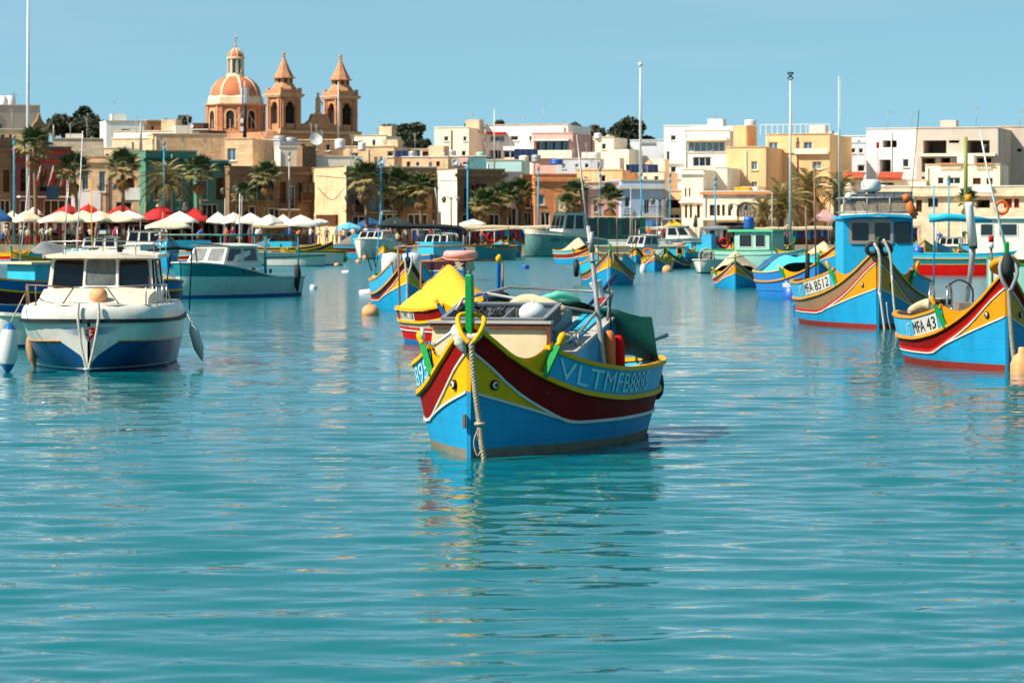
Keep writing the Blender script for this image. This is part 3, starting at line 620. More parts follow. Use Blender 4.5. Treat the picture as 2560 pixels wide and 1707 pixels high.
rim = [rows[0], [(p[0], p[1] - .01, 2.03) for p in rows[0]], [(p[0] * .98, p[1] + .05, 2.04) for p in rows[0]]]; rf.grid(rim[::-1], False)
roof = rf.build('cabin_roof', CREAMW, cabin)
for sd in (-1, 1): MB().bb(sd * 1.075 - .012, sd * 1.075 + .012, 2.5, 5.85, 2.03, 2.1).build('roof_edge', HULLW, roof)
def fq(x0, x1, z0, z1):   # quad on the raked front
    f = lambda z: fb_ + (ft_ - fb_) * (z - zb) / (zt - zb)
    k = lambda z: 1 - (1 - wt / wb) * (z - zb) / (zt - zb)
    return [(x0 * k(z0), f(z0) - .004, z0), (x1 * k(z0), f(z0) - .004, z0), (x1 * k(z1), f(z1) - .004, z1), (x0 * k(z1), f(z1) - .004, z1)]
gasket = paint('brown_window_gasket', '3a2018', .6)
pane_quad(cabin, fq(-.92, -.36, 1.49, 1.97), GLASS, .012, gasket, .02)
pane_quad(cabin, fq(.40, .94, 1.49, 1.97), GLASS, .012, gasket, .02)
q = fq(-.29, .31, 1.50, 2.0); q = [(p[0], p[1] - (.10 if i < 2 else .02), p[2]) for i, p in enumerate(q)]
hw = pane_quad(cabin, q, DUSTY, .014, HULLW, .045, 'hinged_window')
for sd in (-1, 1):
    x = lambda y, z: sd * (wb + (wt - wb) * (z - zb) / (zt - zb) + .006)
    qq = [(x(2.75, 1.48), 2.72, 1.48), (x(3.5, 1.48), 3.55, 1.48), (x(3.5, 1.97), 3.5, 1.97), (x(2.9, 1.97), 2.95, 1.97)]
    pane_quad(cabin, qq if sd > 0 else qq[::-1], DUSTY, .012, RUBBER, .02)
    qq = [(x(3.7, 1.48), 3.7, 1.48), (x(4.9, 1.48), 4.9, 1.48), (x(4.9, 1.97), 4.9, 1.97), (x(3.7, 1.97), 3.7, 1.97)]
    pane_quad(cabin, qq if sd > 0 else qq[::-1], GLASS, .012, RUBBER, .02)
# pulpit rails
def deckp(u, sd, ins=.12): return Vector((sd * (ch.x(u, gz(u)) - ins), u * ch.L + .08, gz(u) + .18))
for sd in (-1, 1):
    foot = [deckp(u, sd) for u in (.055, .10, .17, .26)]
    tops = [Vector((sd * .30, .30, 1.52))] + [p + Vector((0, .0, .36)) for p in foot] + [deckp(.36, sd)]
    rail(cr, [tuple(p) for p in tops], [(tuple(foot[i]), tuple(tops[i + 1])) for i in range(4)] + [((sd * .52, .42, 1.2), (sd * .30, .30, 1.52))], .016, RUST if sd < 0 else STEEL, 'pulpit_rail')
rail(cr, [(-.30, .30, 1.52), (0, .26, 1.52), (.30, .30, 1.52)], [], .016, STEEL, 'pulpit_rail')
b = MB(); rz_ = 2.34
rail(roof, [(-1.0, 2.62, 2.11), (-1.0, 2.62, rz_), (0, 2.52, rz_ + .02), (1.0, 2.62, rz_), (1.0, 2.62, 2.11)], [((-.66, 2.56, 2.1), (-.66, 2.56, rz_)), ((.66, 2.56, 2.1), (.66, 2.56, rz_)), ((.05, 2.5, 2.15), (.05, 2.5, rz_ + .12))], .013, STEEL, 'roof_rail')
rail(roof, [(1.0, 2.62, rz_), (1.05, 5.4, rz_)], [((1.03, 4.0, 2.1), (1.03, 4.0, rz_)), ((1.05, 5.4, 2.1), (1.05, 5.4, rz_))], .012, STEEL, 'roof_rail')
b = MB(); b.box(0, 0, .06, .17, .08, .12); sp = b.build('spotlight', RUBBER, roof, (.05, 2.47, 2.46)); MB().box(0, -.045, .06, .13, .012, .07).build('spotlight_lens', PLASTW, sp)
MB().tube([(-.72, 2.75, 2.1), (-.6, 2.75, 3.6)], [.014, .006], 6).build('aerial', STEEL, roof); MB().tube([(.3, 2.7, 2.15), (.3, 2.7, 2.62)], .008, 5).build('aerial', STEEL, roof); MB().tube([(.36, 2.62, 2.14), (.36, 2.62, 2.24)], [.045, .06], 8).build('vent', RUBBER, roof)
# aft frame with rolled net
b = MB(); b.tube([(1.0, 5.2, 1.0), (1.16, 5.3, 2.12), (1.5, 6.5, 2.14), (1.45, 6.5, .95)], .014, 6); b.tube([(.7, 5.4, 2.16), (1.2, 5.9, 2.2), (1.5, 6.4, 2.17)], [.03, .04, .03], 6); b.build('aft_frame', RUBBER, cr)
# bow shield and stripes
def onbow(mb, poly, off): mb.add([ch.front(x, z, off) for x, z in poly], [tuple(range(len(poly)))])
def disc_poly(poly): return poly
red = MB(); wh_ = MB()
SZ, SX, ZC = .24, .115, .70
sh = lambda t: SX * (1 if t < .25 else math.cos((t - .25) / .75 * math.pi / 2) ** .8)
L_ = [(-sh(t / 10), ZC + SZ * (.42 - t / 10)) for t in range(11)]; R_ = [(-x, z) for x, z in L_]
b = MB(); b.add([ch.front(x * 1.18, ZC + .005 + (z - ZC) * 1.12, .018) for x, z in L_ + R_[::-1][1:]], [tuple(range(21))]); shd = b.build('crest_shield', WHITE, cr)
b = MB(); b.add([ch.front(x, z, .026) for x, z in R_[::-1] + [(0, L_[0][1])]], [tuple(range(12))]); b.build('crest_field', RED, shd)
cw_, cg = MB(), MB()
for a in range(4):
    ca, sa = math.cos(a * math.pi / 2 + math.pi / 4), math.sin(a * math.pi / 2 + math.pi / 4)
    tri = [(0, 0), (.075, .035), (.055, 0), (.075, -.035)]; P_ = [(x * ca - y * sa, ZC + .01 + x * sa + y * ca) for x, y in tri]
    (cw_ if ca > 0 else cg).add([ch.front(x, z, .034) for x, z in P_], [(0, 3, 2), (0, 2, 1)])
cw_.build('crest_cross', WHITE, shd); cg.build('crest_cross', paint('crest_dark_red', '7a1420', .5), shd)

for i, (ln, z) in enumerate(((.40, .79), (.34, .755), (.28, .72), (.22, .685))):
    for sd in (-1, 1): MB().grid([[ch.front(sd * (.15 + ln * k / 6), z + .012 * s_ * (1 - k / 7) + .01 * k / 6, .014) for k in range(7)][::(1 if sd > 0 else -1)] for s_ in (-.8, .8)], False).build('bow_stripe', DBLUE, cr)
vs, fs, wd = text_geo('Fran', .10, 0); MB().add([ch.p(.30 + x / ch.L, gz(.3) + .02 + z, 1, .02) for x, z in vs], fs).build('boat_name', DBLUE, cr)
# things on the cruiser
b = MB(); b.ball((0, 0, 0), .17, 14, 9); b.tube([(0, 0, -.15), (0, -.02, -.22)], .03, 8); b.build('deck_buoy', BUOYO, None, world(cr, (.13, .55, 1.36)), 0, 'peach round buoy resting on the white cruiser foredeck', 'buoy')
b = MB(); twist_rope(b, [(-.18, .03, 1.24), (-.19, -.04, .98), (-.12, -.12, .45), (-.03, -.20, .06), (-.01, -.22, -.12)], .026, .085); twist_rope(b, [(.17, .03, 1.24), (.18, -.04, .98), (.10, -.12, .45), (.01, -.20, .06), (-.01, -.22, -.12)], .026, .085); b.torus((-.01, -.21, .06), .045, .022, 12, 6); b.build('bow_rope', WROPE, None, cr.location, cr.rotation_euler[2], 'pair of twisted ropes meeting in a V below the white cruiser bow', 'rope')
def fender(p, tilt, ln, r, m, capm, label, ropeto):
    t = thing('boat_fender', label, 'fender', p, 0); t.rotation_euler = (0, R(tilt), 0)
    MB().lathe([(r * .75, -ln / 2), (r, -ln / 2 + r * .6), (r, ln / 2 - r * .6), (r * .75, ln / 2)], 16).build('fender_body', m, t)
    MB().lathe([(r * .76, ln / 2 - .002), (r * .5, ln / 2 + .07), (r * .2, ln / 2 + .12), (.001, ln / 2 + .13)], 12).build('fender_end', capm, t)
    MB().lathe([(.001, -ln / 2 - .2), (r * .22, -ln / 2 - .16), (r * .5, -ln / 2 - .09), (r * .76, -ln / 2 + .002)], 12).build('fender_end', capm, t)
    q = Matrix.Rotation(R(-tilt), 3, 'Y') @ (Vector(ropeto) - Vector(p)); MB().tube([(0, 0, ln / 2 + .1), tuple(q)], .012, 5).build('fender_line', ROPE, t); return t
fender((WX(22, 57.6), 57.6, WZ(866, 57.6)), 3, .62, .165, PLASTW, DBLUE, 'fat white fender with blue ends at the left picture edge', (WX(62, 58.6), 58.6, WZ(735, 58.6)))
fender((WX(78, 59.5), 59.5, WZ(880, 59.5)), -12, .34, .085, mat('tan_fender', 'b98a5c', .7), mat('tan_fender', 'b98a5c'), 'small tan fender hanging under the white cruiser left flare', (WX(60, 59.5), 59.5, WZ(790, 59.5)))
fender((WX(491, 60.4), 60.4, WZ(849, 60.4)), -16, .46, .095, mat('dull_grey_fender', 'd8d4c6', .7, dirt='6a604e', damt=.5), mat('dull_grey_fender', ''), 'thin grey fender hanging on the white cruiser right side', (WX(468, 60.6), 60.6, WZ(785, 60.6)))
# ---- teal and white cruiser behind it
tr_ = thing('cabin_cruiser', 'teal and white cabin cruiser with open frame over its cockpit', 'cabin cruiser', (WX(452, 117.5), 117.5, 0), -R(27), 'cabin cruisers')
th_ = VHull(7.0, 2.5, 1.34, .74, full=.5, flare=.9)
g2 = th_.g
th_.strip(lambda u: -.4, lambda u: .12, n=18, rows=2).build('keel', DBLUE, tr_)
bnd = lambda u: .82 - .10 * u if u < .5 else .77 - .02 * (u - .5)
th_.strip(lambda u: .12, bnd, n=20, rows=4).build('topside', paint('teal_cruiser_white', 'b9d0c8', .35), tr_)
sw = lambda u: max(bnd(u) + .004, g2(u) - max(0, (u - .62)) * 2.2)
th_.strip(bnd, lambda u: min(g2(u), sw(u)), n=24, rows=3).build('teal_band', TEAL, tr_)
th_.strip(lambda u: min(g2(u), sw(u)), g2, .55, 1, n=10, rows=2).build('quarter', paint('teal_cruiser_white', ''), tr_)
mb = MB()
for sd in (-1, 1): mb.ribbon(th_.path(g2, sd, 0, 1, 20, .01), .06, .05)
mb.build('gunwale', WHITE, tr_)
transom(th_, -.3, tr_, WHITE)
us = [.01 + .6 * i / 12 for i in range(13)]
MB().grid([[(k * th_.x(u, g2(u)) * .98, u * 7.0, g2(u) - .01) for k in (-1, 0, 1)] for u in us], False).build('deck', CREAMW, tr_)
MB().grid([[(k * th_.x(u, .4) * .98, u * 7.0, .42) for k in (-1, 0, 1)] for u in [.58 + .41 * i / 6 for i in range(7)]], False).build('cockpit_floor', DECK, tr_)
cab = MB(); A = [(-.85, 1.5), (.85, 1.5), (.98, 4.1), (-.98, 4.1)]; T = [(-.72, 2.1), (.72, 2.1), (.86, 3.95), (-.86, 3.95)]
cab.add([(x, y, 1.1) for x, y in A] + [(x, y, 1.93) for x, y in T], [(0, 1, 5, 4), (1, 2, 6, 5), (2, 3, 7, 6), (3, 0, 4, 7)]); tc_ = cab.build('cabin', HULLW, tr_)
rows = [[(x * .95, 1.95 + 2.15 * i / 6, 1.93 + .1 * (1 - x * x)) for x in (-1, -.6, 0, .6, 1)] for i in range(7)]; MB().grid(rows).build('cabin_roof', HULLW, tc_)
def lerpq(a, b, t): return tuple(a[i] + (b[i] - a[i]) * t for i in range(3))
def onface(P, s0, s1, t0, t1): # P: bl, br, tr, tl
    f = lambda s_, t_: lerpq(lerpq(P[0], P[1], s_), lerpq(P[3], P[2], s_), t_)
    return [f(s0, t0), f(s1, t0), f(s1, t1), f(s0, t1)]
Fr = [(-.85, 1.5, 1.1), (.85, 1.5, 1.1), (.72, 2.1, 1.93), (-.72, 2.1, 1.93)]
pane_quad(tc_, onface(Fr, .06, .44, .30, .88), DUSTY, .01, HULLW, .03); pane_quad(tc_, onface(Fr, .54, .95, .30, .88), DUSTY, .01, HULLW, .03)
Rr_ = [(.85, 1.5, 1.1), (.98, 4.1, 1.1), (.86, 3.95, 1.93), (.72, 2.1, 1.93)]
pane_quad(tc_, onface(Rr_, .06, .44, .32, .88), GLASS, .01, WHITE, .03); pane_quad(tc_, onface(Rr_, .52, .9, .32, .88), GLASS, .01, WHITE, .03)
for x in (-.98, .98):
    for y in (4.3, 6.75): MB().tube([(x, y, .7), (x, y, 2.32)], .03, 6).build('awning_post', TEAL, tr_)
MB().tube([(.6, 5.0, .5), (.62, 5.0, 2.3)], .03, 6).build('awning_post', TEAL, tr_)
for x in (-.98, .98): MB().tube([(x, -.2 if x < 0 else 2.5, 2.34), (x, 6.8, 2.34)], .035, 6).build('awning_rail', CREAM if x < 0 else TEAL, tr_)
for y in (.6, 2.6, 4.3, 6.75): MB().tube([(-.98, y, 2.33), (.98, y, 2.33)], .025, 6).build('awning_bow', TEAL, tr_)
MB().tube([(-.98, .6, 1.3), (-.98, .6, 2.33)], .02, 6).build('awning_post', TEAL, tr_)
b = MB(); b.tube([(.1, 3.9, 2.0), (.12, 3.9, 3.9)], [.03, .02], 6); b.build('mast', WHITE, tr_)
b = MB(); b.torus((.2, 4.35, 1.0), .25, .08, 16, 7, ax='y'); b.build('lifebuoy', RED, None, tr_.location, tr_.rotation_euler[2], 'red and white lifebuoy in the teal cruiser cockpit', 'lifebuoy')
b = MB(); b.tube([(0, 0, .45), (.02, 0, .1), (0, .02, -.4), (.02, 0, -.62)], [.1, .14, .08, .02], 7); b.build('black_cloth', DKCAN, None, world(tr_, (1.2, 6.3, .75)), 0, 'black cloth hanging over the teal cruiser stern rail', 'cloth')
vs, fs, wd = text_geo('VLTMFA6016', .17, .01); k = 1.6 / wd; MB().add([th_.p(.33 + x * k / 7, .93 - (.33 + x * k / 7) * .1 + z, 1, .012) for x, z in vs], fs).build('number_lettering', INK, tr_)
b = MB(); b.lathe([(.09, 0), (.09, .015), (.001, .016)], 14, M=Matrix.Translation(th_.p(.6, .98, 1, .005)) @ Matrix.Rotation(R(90), 4, 'Y')); b.build('porthole', INK, tr_)
# ------------------------------------------------------------------ other painted boats, near to far
def pole(par, pts, r, m=GALV, name='pole', n=6): return MB().tube(pts, r, n).build(name, m, par)
# ---- red hull under a yellow cover
yr, yh, yt = luzzu('fishing_boat', 'red fishing boat with yellow canvas cover and plate VLT MFC 158', (1246, 873), -14, 6.6, 2.4, 1.25, .50, .52, dict(low=RED, panel=OCHRE, band=paint('grey_cream_strake', 'b8ad8c', .5), rail=YELL, wash=MAROON, cap=YELL, stem=DBLUE, bottom=DBLUE, line=WHITE), wh=.26, uw=.2, zA=(.5, .6), zB=(.62, .62), um=.2, post=.62, red2=RED, horn=True, bot=.1, eyes=False)
plate(yh, yt, yr, 'VLT MFC 158', .44, .66, -1, .03, .24)
mb, wd = side_text(yh, 'SAN TUMAS', .66, lambda u: yh.g(u) - .17, .09, -1, .012, .005, .8); mb.build('boat_name', DBLUE, yr)
YCAN = mat('yellow_canvas', 'f5b41c', .75, .06, 2, bump=.35, bscale=3, dirt='c98a10', damt=.3)
tent(yh, yt, yr, .22, .995, [(.2, .98), (.35, 1.18), (.55, 1.60), (.64, 1.78), (.70, 1.72), (.85, 1.2), (1, .8)], YCAN, 'canvas_cover', 22, .07, -.1)
b = MB(); b.tube(crom([(-.55, 5.2, 1.25), (-.4, 4.2, 1.55), (-.3, 3.9, 1.75)], 10), .01, 5); b.build('cover_lashing', ROPE, yr)
for (x, y, zt_) in ((-.92, 4.7, 2.36), (.9, 2.2, 2.36)): pass
b = MB(); fr = [(-1.0, 4.95, .95), (-1.0, 4.95, 2.5)]; fr2 = [(-.85, 1.6, 1.05), (-.85, 1.6, 2.5)]
for x in (-.72, 1.2): pole(yr, [(x, 4.4, .7), (x, 4.4, 1.84)], .025, RUST, 'frame_post')
pole(yr, [(-.72, 4.4, 1.84), (1.2, 4.4, 1.87)], .025, RUST, 'frame_bar')
pole(yr, [(-1.0, 5.3, .75), (-1.05, 5.35, 2.17)], .025, RUST, 'frame_post'); pole(yr, [(-1.05, 5.35, 2.17), (1.5, 5.0, 2.2)], .025, RUST, 'frame_bar')
b = MB(); b.torus((0, 0, 0), .30, .1, 26, 10); b.tube(crom([(-.42, 0, -.05), (-.3, -.3, -.1), (0, -.42, -.12), (.3, -.3, -.1)], 14), .014, 5); b.build('lifebuoy', mat('faded_pink_buoy', 'e8a39a', .6, .1, 5), None, world(yr, (.22, 4.45, 1.99)), 0, 'faded pink lifebuoy lying on the pipe frame behind the yellow cover', 'lifebuoy')
b = MB(); b.torus((0, .02, 1.12), .2, .1, 18, 8, M=Matrix.Rotation(R(-8), 4, 'X')); b.build('rubber_tyre', RUBBER, None, yr.location, yr.rotation_euler[2], 'black tyre hung over the blue stem of the yellow covered boat', 'tyre')
b = MB(); b.tube([(0, -.02, 1.86), (0, -.02, 1.95), (.02, -.02, 2.03)], [.05, .07, .03], 8); b.build('stem_figure', YELL, yr)
# ---- dark banded boat behind the yellow cover
lu = luzzu('fishing_boat', 'blue boat with black and yellow bands rearing up behind the yellow cover', (1019, 775), -3, 6.4, 2.05, 1.66, .46, .55, dict(band=BLACK, panel=YELL, wash=SKYB, rail=OCHRE, cap=OCHRE, stem=DBLUE, low=BLUE, bottom=REDB), wh=.42, uw=.085, zA=(.52, .55), zB=(.80, .55), um=.3, post=.35, red2=RED, horn=False, eyes=False)
r_ = lu[0]
b = MB(); twist_rope(b, [(-.1, -.08, 1.66), (-.06, -.15, 1.3), (-.02, -.14, 1.1), (-.02, -.1, .2), (0, -.12, -.1)], .035, .12); twist_rope(b, [(.14, -.06, 1.72), (.1, -.15, 1.4), (.0, -.16, 1.1)], .035, .12); b.build('mooring_rope', WROPE, None, r_.location, r_.rotation_euler[2], 'pale mooring rope looped on the black banded boat stem', 'rope')
for (x, y, z, dx) in ((-1.0, 3.2, 1.2, -.25), (-.85, 3.6, 1.3, -.15)): pole(r_, [(x, y, z), (x + dx, y, z + .75)], .02, RUBBER, 'rod')
MB().lathe([(.001, .55), (.3, .5), (.34, .3), (.34, -.2), (.3, -.3)], 12, (.3, 3.2, 1.25)).build('white_tub', PLASTW, r_); MB().lathe([(.001, .55), (.3, .5), (.34, .3), (.34, -.2), (.3, -.3)], 12, (-.35, 3.2, 1.25)).build('white_tub', PLASTW, r_)
fl = luzzu('open_boat', 'small maroon boat end with rope wrapped post left of the black banded boat', (940, 765), 50, 2.6, 1.0, .9, .55, .6, dict(low=MAROON, bottom=MAROON, cap=GREY, inner=GREY), wash=False, bands=False, post=.2, eyes=False, detail=1, group=None); MB().ball((0, -.05, .85), .16, 8, 6, 1.2).build('rope_bundle', ROPE, fl[0])
# ---- awning boat further back: black rolled awning on posts, dark teal hull
aw = luzzu('fishing_boat', 'dark blue and teal boat under a long rolled black awning', (1160, 703), -16, 8.5, 2.8, 1.45, .95, 1.0, dict(low=DBLUE, band=paint('plum_band', '4a1a2c'), panel=paint('plum_band', ''), wash=DBLUE, rail=OCHRE, cap=OCHRE, stem=DBLUE, bottom=NAVY), wh=.25, uw=.2, zA=(.45, .5), zB=(.6, .5), um=.2, post=.2, eyes=False, horn=False)
ar = aw[0]
b = MB(); b.tube(crom([(-3.9, 2.0, 2.72), (-2.6, 1.8, 2.68), (-1.0, 1.6, 2.66), (.0, 1.5, 2.6), (.35, 1.45, 2.5), (.5, 1.45, 2.2)], 22), [.03, .1, .12, .13, .12, .13, .12, .13, .13, .12, .14, .13, .12, .14, .14, .13, .13, .13, .15, .16, .13, .03], 9); b.build('rolled_awning', DKCAN, ar)
pole(ar, [(-4.0, 2.0, -.2), (-3.7, 2.0, 3.35)], .03, SKYB, 'awning_post'); pole(ar, [(-3.7, 2.0, 2.6), (-3.62, 2.0, 3.4)], .03, PLASTW, 'awning_post')
pole(ar, [(-.6, 1.6, 1.2), (-.9, 1.65, 3.9), (-1.0, 1.7, 4.6)], .03, GALV, 'mast'); pole(ar, [(.35, 1.4, 1.2), (.38, 1.4, 2.7)], .03, GALV, 'awning_post')
MB().add([(-.6, .4, 1.5), (.45, .2, 1.5), (.6, .1, .55), (.2, -.05, .4), (-.3, .1, .6)], [(0, 1, 2, 3, 4)]).build('hanging_cloth', BEIGE, ar)
b = MB(); b.bb(-1.0, .5, 2.0, 4.5, 1.0, 1.9); b.build('cabin', TURQ, ar)
# ---- the boat facing us, right of centre
jr, jh, jt = luzzu('fishing_boat', 'blue boat with taupe band and tyre fender facing us right of centre', (1526, 714), -2, 6.6, 2.55, 1.55, .48, .56, dict(band=TAUPE, panel=YELL, wash=TURQ, cap=OCHRE, rail=paint('olive_green_rail', '6f7a44'), low=BLUE, bottom=REDB), wh=.45, uw=.09, zA=(.55, .5), zB=(.82, .5), um=.28, post=.35, red2=RED, horn=False, eyes=False)
b = MB(); b.torus((0, 0, 0), .3, .12, 20, 9, ax='x'); b.build('tyre_fender', RUBBER, None, world(jr, (-1.46, 3.4, .75)), 0, 'black tyre fender on the taupe banded boat left side', 'tyre')
b = MB(); b.bb(-.55, .95, 2.2, 4.2, .7, 1.75); b.bb(-.6, 1.0, 2.1, 4.3, 1.752, 1.8); b.build('cabin', CREAM, jr)
for k in range(2): MB().box(.2, 2.17, 1.1 + .3 * k, 1.4, .05, .04).build('cabin_rail', WOOD, jr)
b = MB(); b.tube(crom([(-.05, -.1, 1.6), (-.1, -.16, 1.2), (-.1, -.12, .6), (-.14, -.12, -.1)], 16), .03, 6); b.tube(crom([(.1, -.08, 1.5), (.14, -.14, 1.2), (.1, -.1, 1.0)], 8), .03, 6); b.build('mooring_rope', ROPE, None, jr.location, jr.rotation_euler[2], 'rope hanging down the taupe banded boat stem', 'rope')
for (x, y, h_) in ((-.5, 1.0, 3.9), (1.1, 2.0, 3.3), (.4, 2.2, 3.6)): pole(jr, [(x, y, 1.1), (x - .04, y, h_)], .022, RUST, 'rod')
# ---- beige covered boat
kr, kh, kt = luzzu('fishing_boat', 'small blue boat under a peaked beige canvas cover', (1838, 720), 3, 5.6, 2.3, 1.15, .36, .45, dict(band=TAUPE, panel=OCHRE, wash=CREAM, cap=OCHRE, rail=paint('peach_rail', 'd8a070'), low=BLUE, bottom=DBLUE, line=WHITE), wh=.26, uw=.22, zA=(.56, .5), zB=(.85, .5), um=.26, post=.3, eyes=False, red2=paint('salmon_line', 'd07058'))
tent(kh, kt, kr, .1, .99, [(.08, 1.1), (.25, 1.35), (.5, 1.62), (.62, 1.6), (.85, 1.1), (1, .7)], BEIGE, 'canvas_cover', 18, .06, -.15)
pole(kr, [(-.35, -.05, 1.28), (.35, -.05, 1.40)], .04, ROPE, 'mooring_bar')
plate(kh, kt, kr, 'MFC 402', .32, .46, -1, .05, .2)
# ---- blue boat with turquoise cover beside the wheelhouse boat
ir, ih, it = luzzu('fishing_boat', 'plain blue boat VLT MFA 7277 with turquoise cover left of the wheelhouse boat', (2046, 750), -13, 7.2, 2.6, 1.35, .62, .70, dict(low=paint('mid_blue_paint', '2a82cc'), band=paint('mid_blue_paint', ''), wash=paint('mid_blue_paint', ''), rail=OCHRE, cap=paint('straw_rail', 'd8bc5c'), panel=OCHRE, bottom=NAVY, line=paint('mid_blue_paint', '')), wh=.33, uw=.2, zA=(.5, .5), zB=(.7, .5), um=.2, eyes=False, post=.3)
tent(ih, it, ir, .35, .95, [(.3, 1.2), (.36, 1.36), (.6, 1.52), (.85, 1.46), (.96, 1.2)], paint('turquoise_hood', '4fd0d8', .5), 'cabin_hood', 14, -.22, 0, 3, .15)
tent(ih, it, ir, .60, .985, [(.58, 1.58), (.8, 1.62), (.95, 1.36), (1, 1.0)], mat('dark_blue_canvas', '20587c', .8, .15, 3, bump=.4, bscale=4), 'canvas_hood', 10, -.16, 0, 4, .05)
mb, wd = side_text(ih, 'VLT MFA 7277', .86, lambda u: ih.g(u) + .12, .13, -1, .012, .008, 1.25); mb.build('number_lettering', WHITE, ir)
bt_ = thing('floating_drum', 'blue drum wound with grey rope floating beside the turquoise covered boat', 'drum', (WX(1981, 117), 117, 0)); MB().lathe([(.001, -.2), (.36, -.2), (.38, 0), (.36, .42), (.3, .45), (.001, .46)], 16).build('drum_body', PLASTB, bt_)
b = MB(); [b.torus((.02 * (-1) ** k, 0, .46 + .07 * k), .33 - .03 * k, .05, 18, 6) for k in range(4)]; b.build('rope_winding', WROPE, bt_)
# ---- the large wheelhouse boat MFA 8512
gr, gh, gt = luzzu('trawler_boat', 'large blue wheelhouse fishing boat MFA 8512 with radar dome', (2195, 823), -5, 10.0, 3.6, 2.02, .68, .76, dict(band=TAUPE, panel=OCHRE, wash=SKYB, rail=OCHRE, cap=OCHRE, low=BLUE, bottom=REDB, horn=OCHRE), wh=.42, uw=.15, zA=(.52, .5), zB=(.84, .5), um=.27, post=.35, red2=RED, full=.9, bot=.13)
plate(gh, gt, gr, 'MFA 8512', .175, .325, -1, .06, .40)
mb, wd = side_text(gh, 'VLT', .40, lambda u: gh.g(u) + .08, .25, -1, .012, .01, .45); mb.build('number_lettering', LETTER, gr)
WB = paint('wheelhouse_blue', '22b4e4', .4)
b = MB(); b.add([(-1.12, 2.6, .7), (1.02, 2.6, .7), (1.05, 5.2, .7), (-1.15, 5.2, .7), (-1.12, 2.68, 2.78), (1.02, 2.68, 2.78), (1.05, 5.2, 2.78), (-1.15, 5.2, 2.78)], [(0, 1, 5, 4), (1, 2, 6, 5), (2, 3, 7, 6), (3, 0, 4, 7), (4, 5, 6, 7)]); wh = b.build('wheelhouse', WB, gr)
rows = [[(x * 1.16 - .05, y, 2.79 + .07 * (1 - x * x)) for x in (-1, -.6, 0, .6, 1)] for y in (2.45, 5.4)]; b = MB(); b.grid(rows); b.grid([[(p[0], p[1], p[2] - .07) for p in rows[0]], rows[0]], False); b.grid([[(-1.21, 2.45, 2.72), (-1.21, 5.4, 2.72)][::-1], [(-1.21, 2.45, 2.79), (-1.21, 5.4, 2.79)][::-1]], False); b.grid([[(1.11, 2.45, 2.72), (1.11, 5.4, 2.72)], [(1.11, 2.45, 2.79), (1.11, 5.4, 2.79)]], False); b.build('wheelhouse_roof', WB, wh)
fy = lambda z: 2.6 + .08 * (z - .7) / 2.08 - .006
ALU = mat('aluminium_frame', 'a8988c', .45, .06, 4, metal=.2)
for x0, x1 in ((-.86, -.34), (-.16, .32)): pane_quad(wh, [(x0, fy(2.14), 2.14), (x1, fy(2.14), 2.14), (x1, fy(2.62), 2.62), (x0, fy(2.62), 2.62)], GLASS, .012, ALU, .085)
pane_quad(wh, [(.48, fy(2.1), 2.1), (.94, fy(2.1), 2.1), (.94, fy(2.62), 2.62), (.48, fy(2.62), 2.62)], GLASS, .012, RUBBER, .02)
wh.location.x = .28; wh.location.z = .12; wh.scale.x = .86
# roof basket: netting panels on a tube frame, grey fish boxes inside
b = MB(); [b.tube([(-1.12, 2.6, z), (1.02, 2.6, z), (1.02, 5.2, z), (-1.12, 5.2, z), (-1.12, 2.6, z)], .022, 6) for z in (2.9, 3.28)]
[b.tube([(x, 2.6, 2.86), (x, 2.6, 3.3)], .02, 6) for x in (-1.12, -.4, .3, 1.02)]; b.build('basket_frame', GALV, wh)
b = MB()
for i in range(60): b.box(-1.1 + 2.1 * i / 59, 2.62, 3.08, .022, .008, .38)
for i in range(10): b.box(-.05, 2.615, 2.90 + .04 * i, 2.12, .006, .014)
nb_ = b.build('basket_net', mat('grey_netting', '5e5c58', .9, .3, 20), wh); nb_['kind'] = 'stuff'
for i in range(7):
    b = MB(); b.box(0, 0, .12, .23, .5, .24); b.box(0, 0, .25, .245, .52, .03); b.build('fish_box', PLASTG, None, world(gr, (-.45 + .25 * i, 3.1, 3.16 + (.14 if i in (1, 3, 4, 5, 6) else .08))), gr.rotation_euler[2], ['leftmost', 'second', 'third', 'middle', 'fifth', 'sixth', 'rightmost'][i] + ' grey fish box in the wheelhouse roof basket', 'fish box', 'fish boxes in the roof basket')
b = MB(); b.lathe([(.10, -.22), (.10, 0), (.26, .02), (.30, .05), (.315, .1), (.30, .26), (.24, .32), (.001, .335)], 24); b.build('radar_dome', mat('radar_white', 'd8dedc', .35, .04), wh, (-.22, 3.2, 3.44))
vs, fs, wd = text_geo('LD', .1, 0); MB().add([(-.22 - .316 * math.cos(.35 + x / .316), 3.2 - .316 * math.sin(.35 + x / .316), 3.57 + z) for x, z in vs], fs).build('dome_lettering', GREY, wh)
b = MB(); b.box(0, 0, 0, .5, .4, .14); b.build('radar_stand', NAVY, wh, (-.22, 3.2, 3.26))
b = MB(); b.tube([(1.0, 2.5, 3.35), (1.06, 2.48, 3.15), (1.2, 2.46, 2.9)], [.06, .12, .1], 9); b.tube([(.98, 2.5, 3.3), (.95, 2.5, 3.5)], [.1, .09], 9); b.build('orange_float', FOAM, None, gr.location, gr.rotation_euler[2], 'orange foam float tied at the wheelhouse roof corner', 'float')
pole(wh, [(.0, 3.5, 2.9), (.02, 3.5, 4.6)], .02, GALV, 'mast'); MB().tube([(.02, 3.5, 4.62), (.02, 3.5, 4.78)], .045, 8).build('mast_light', RED, wh)
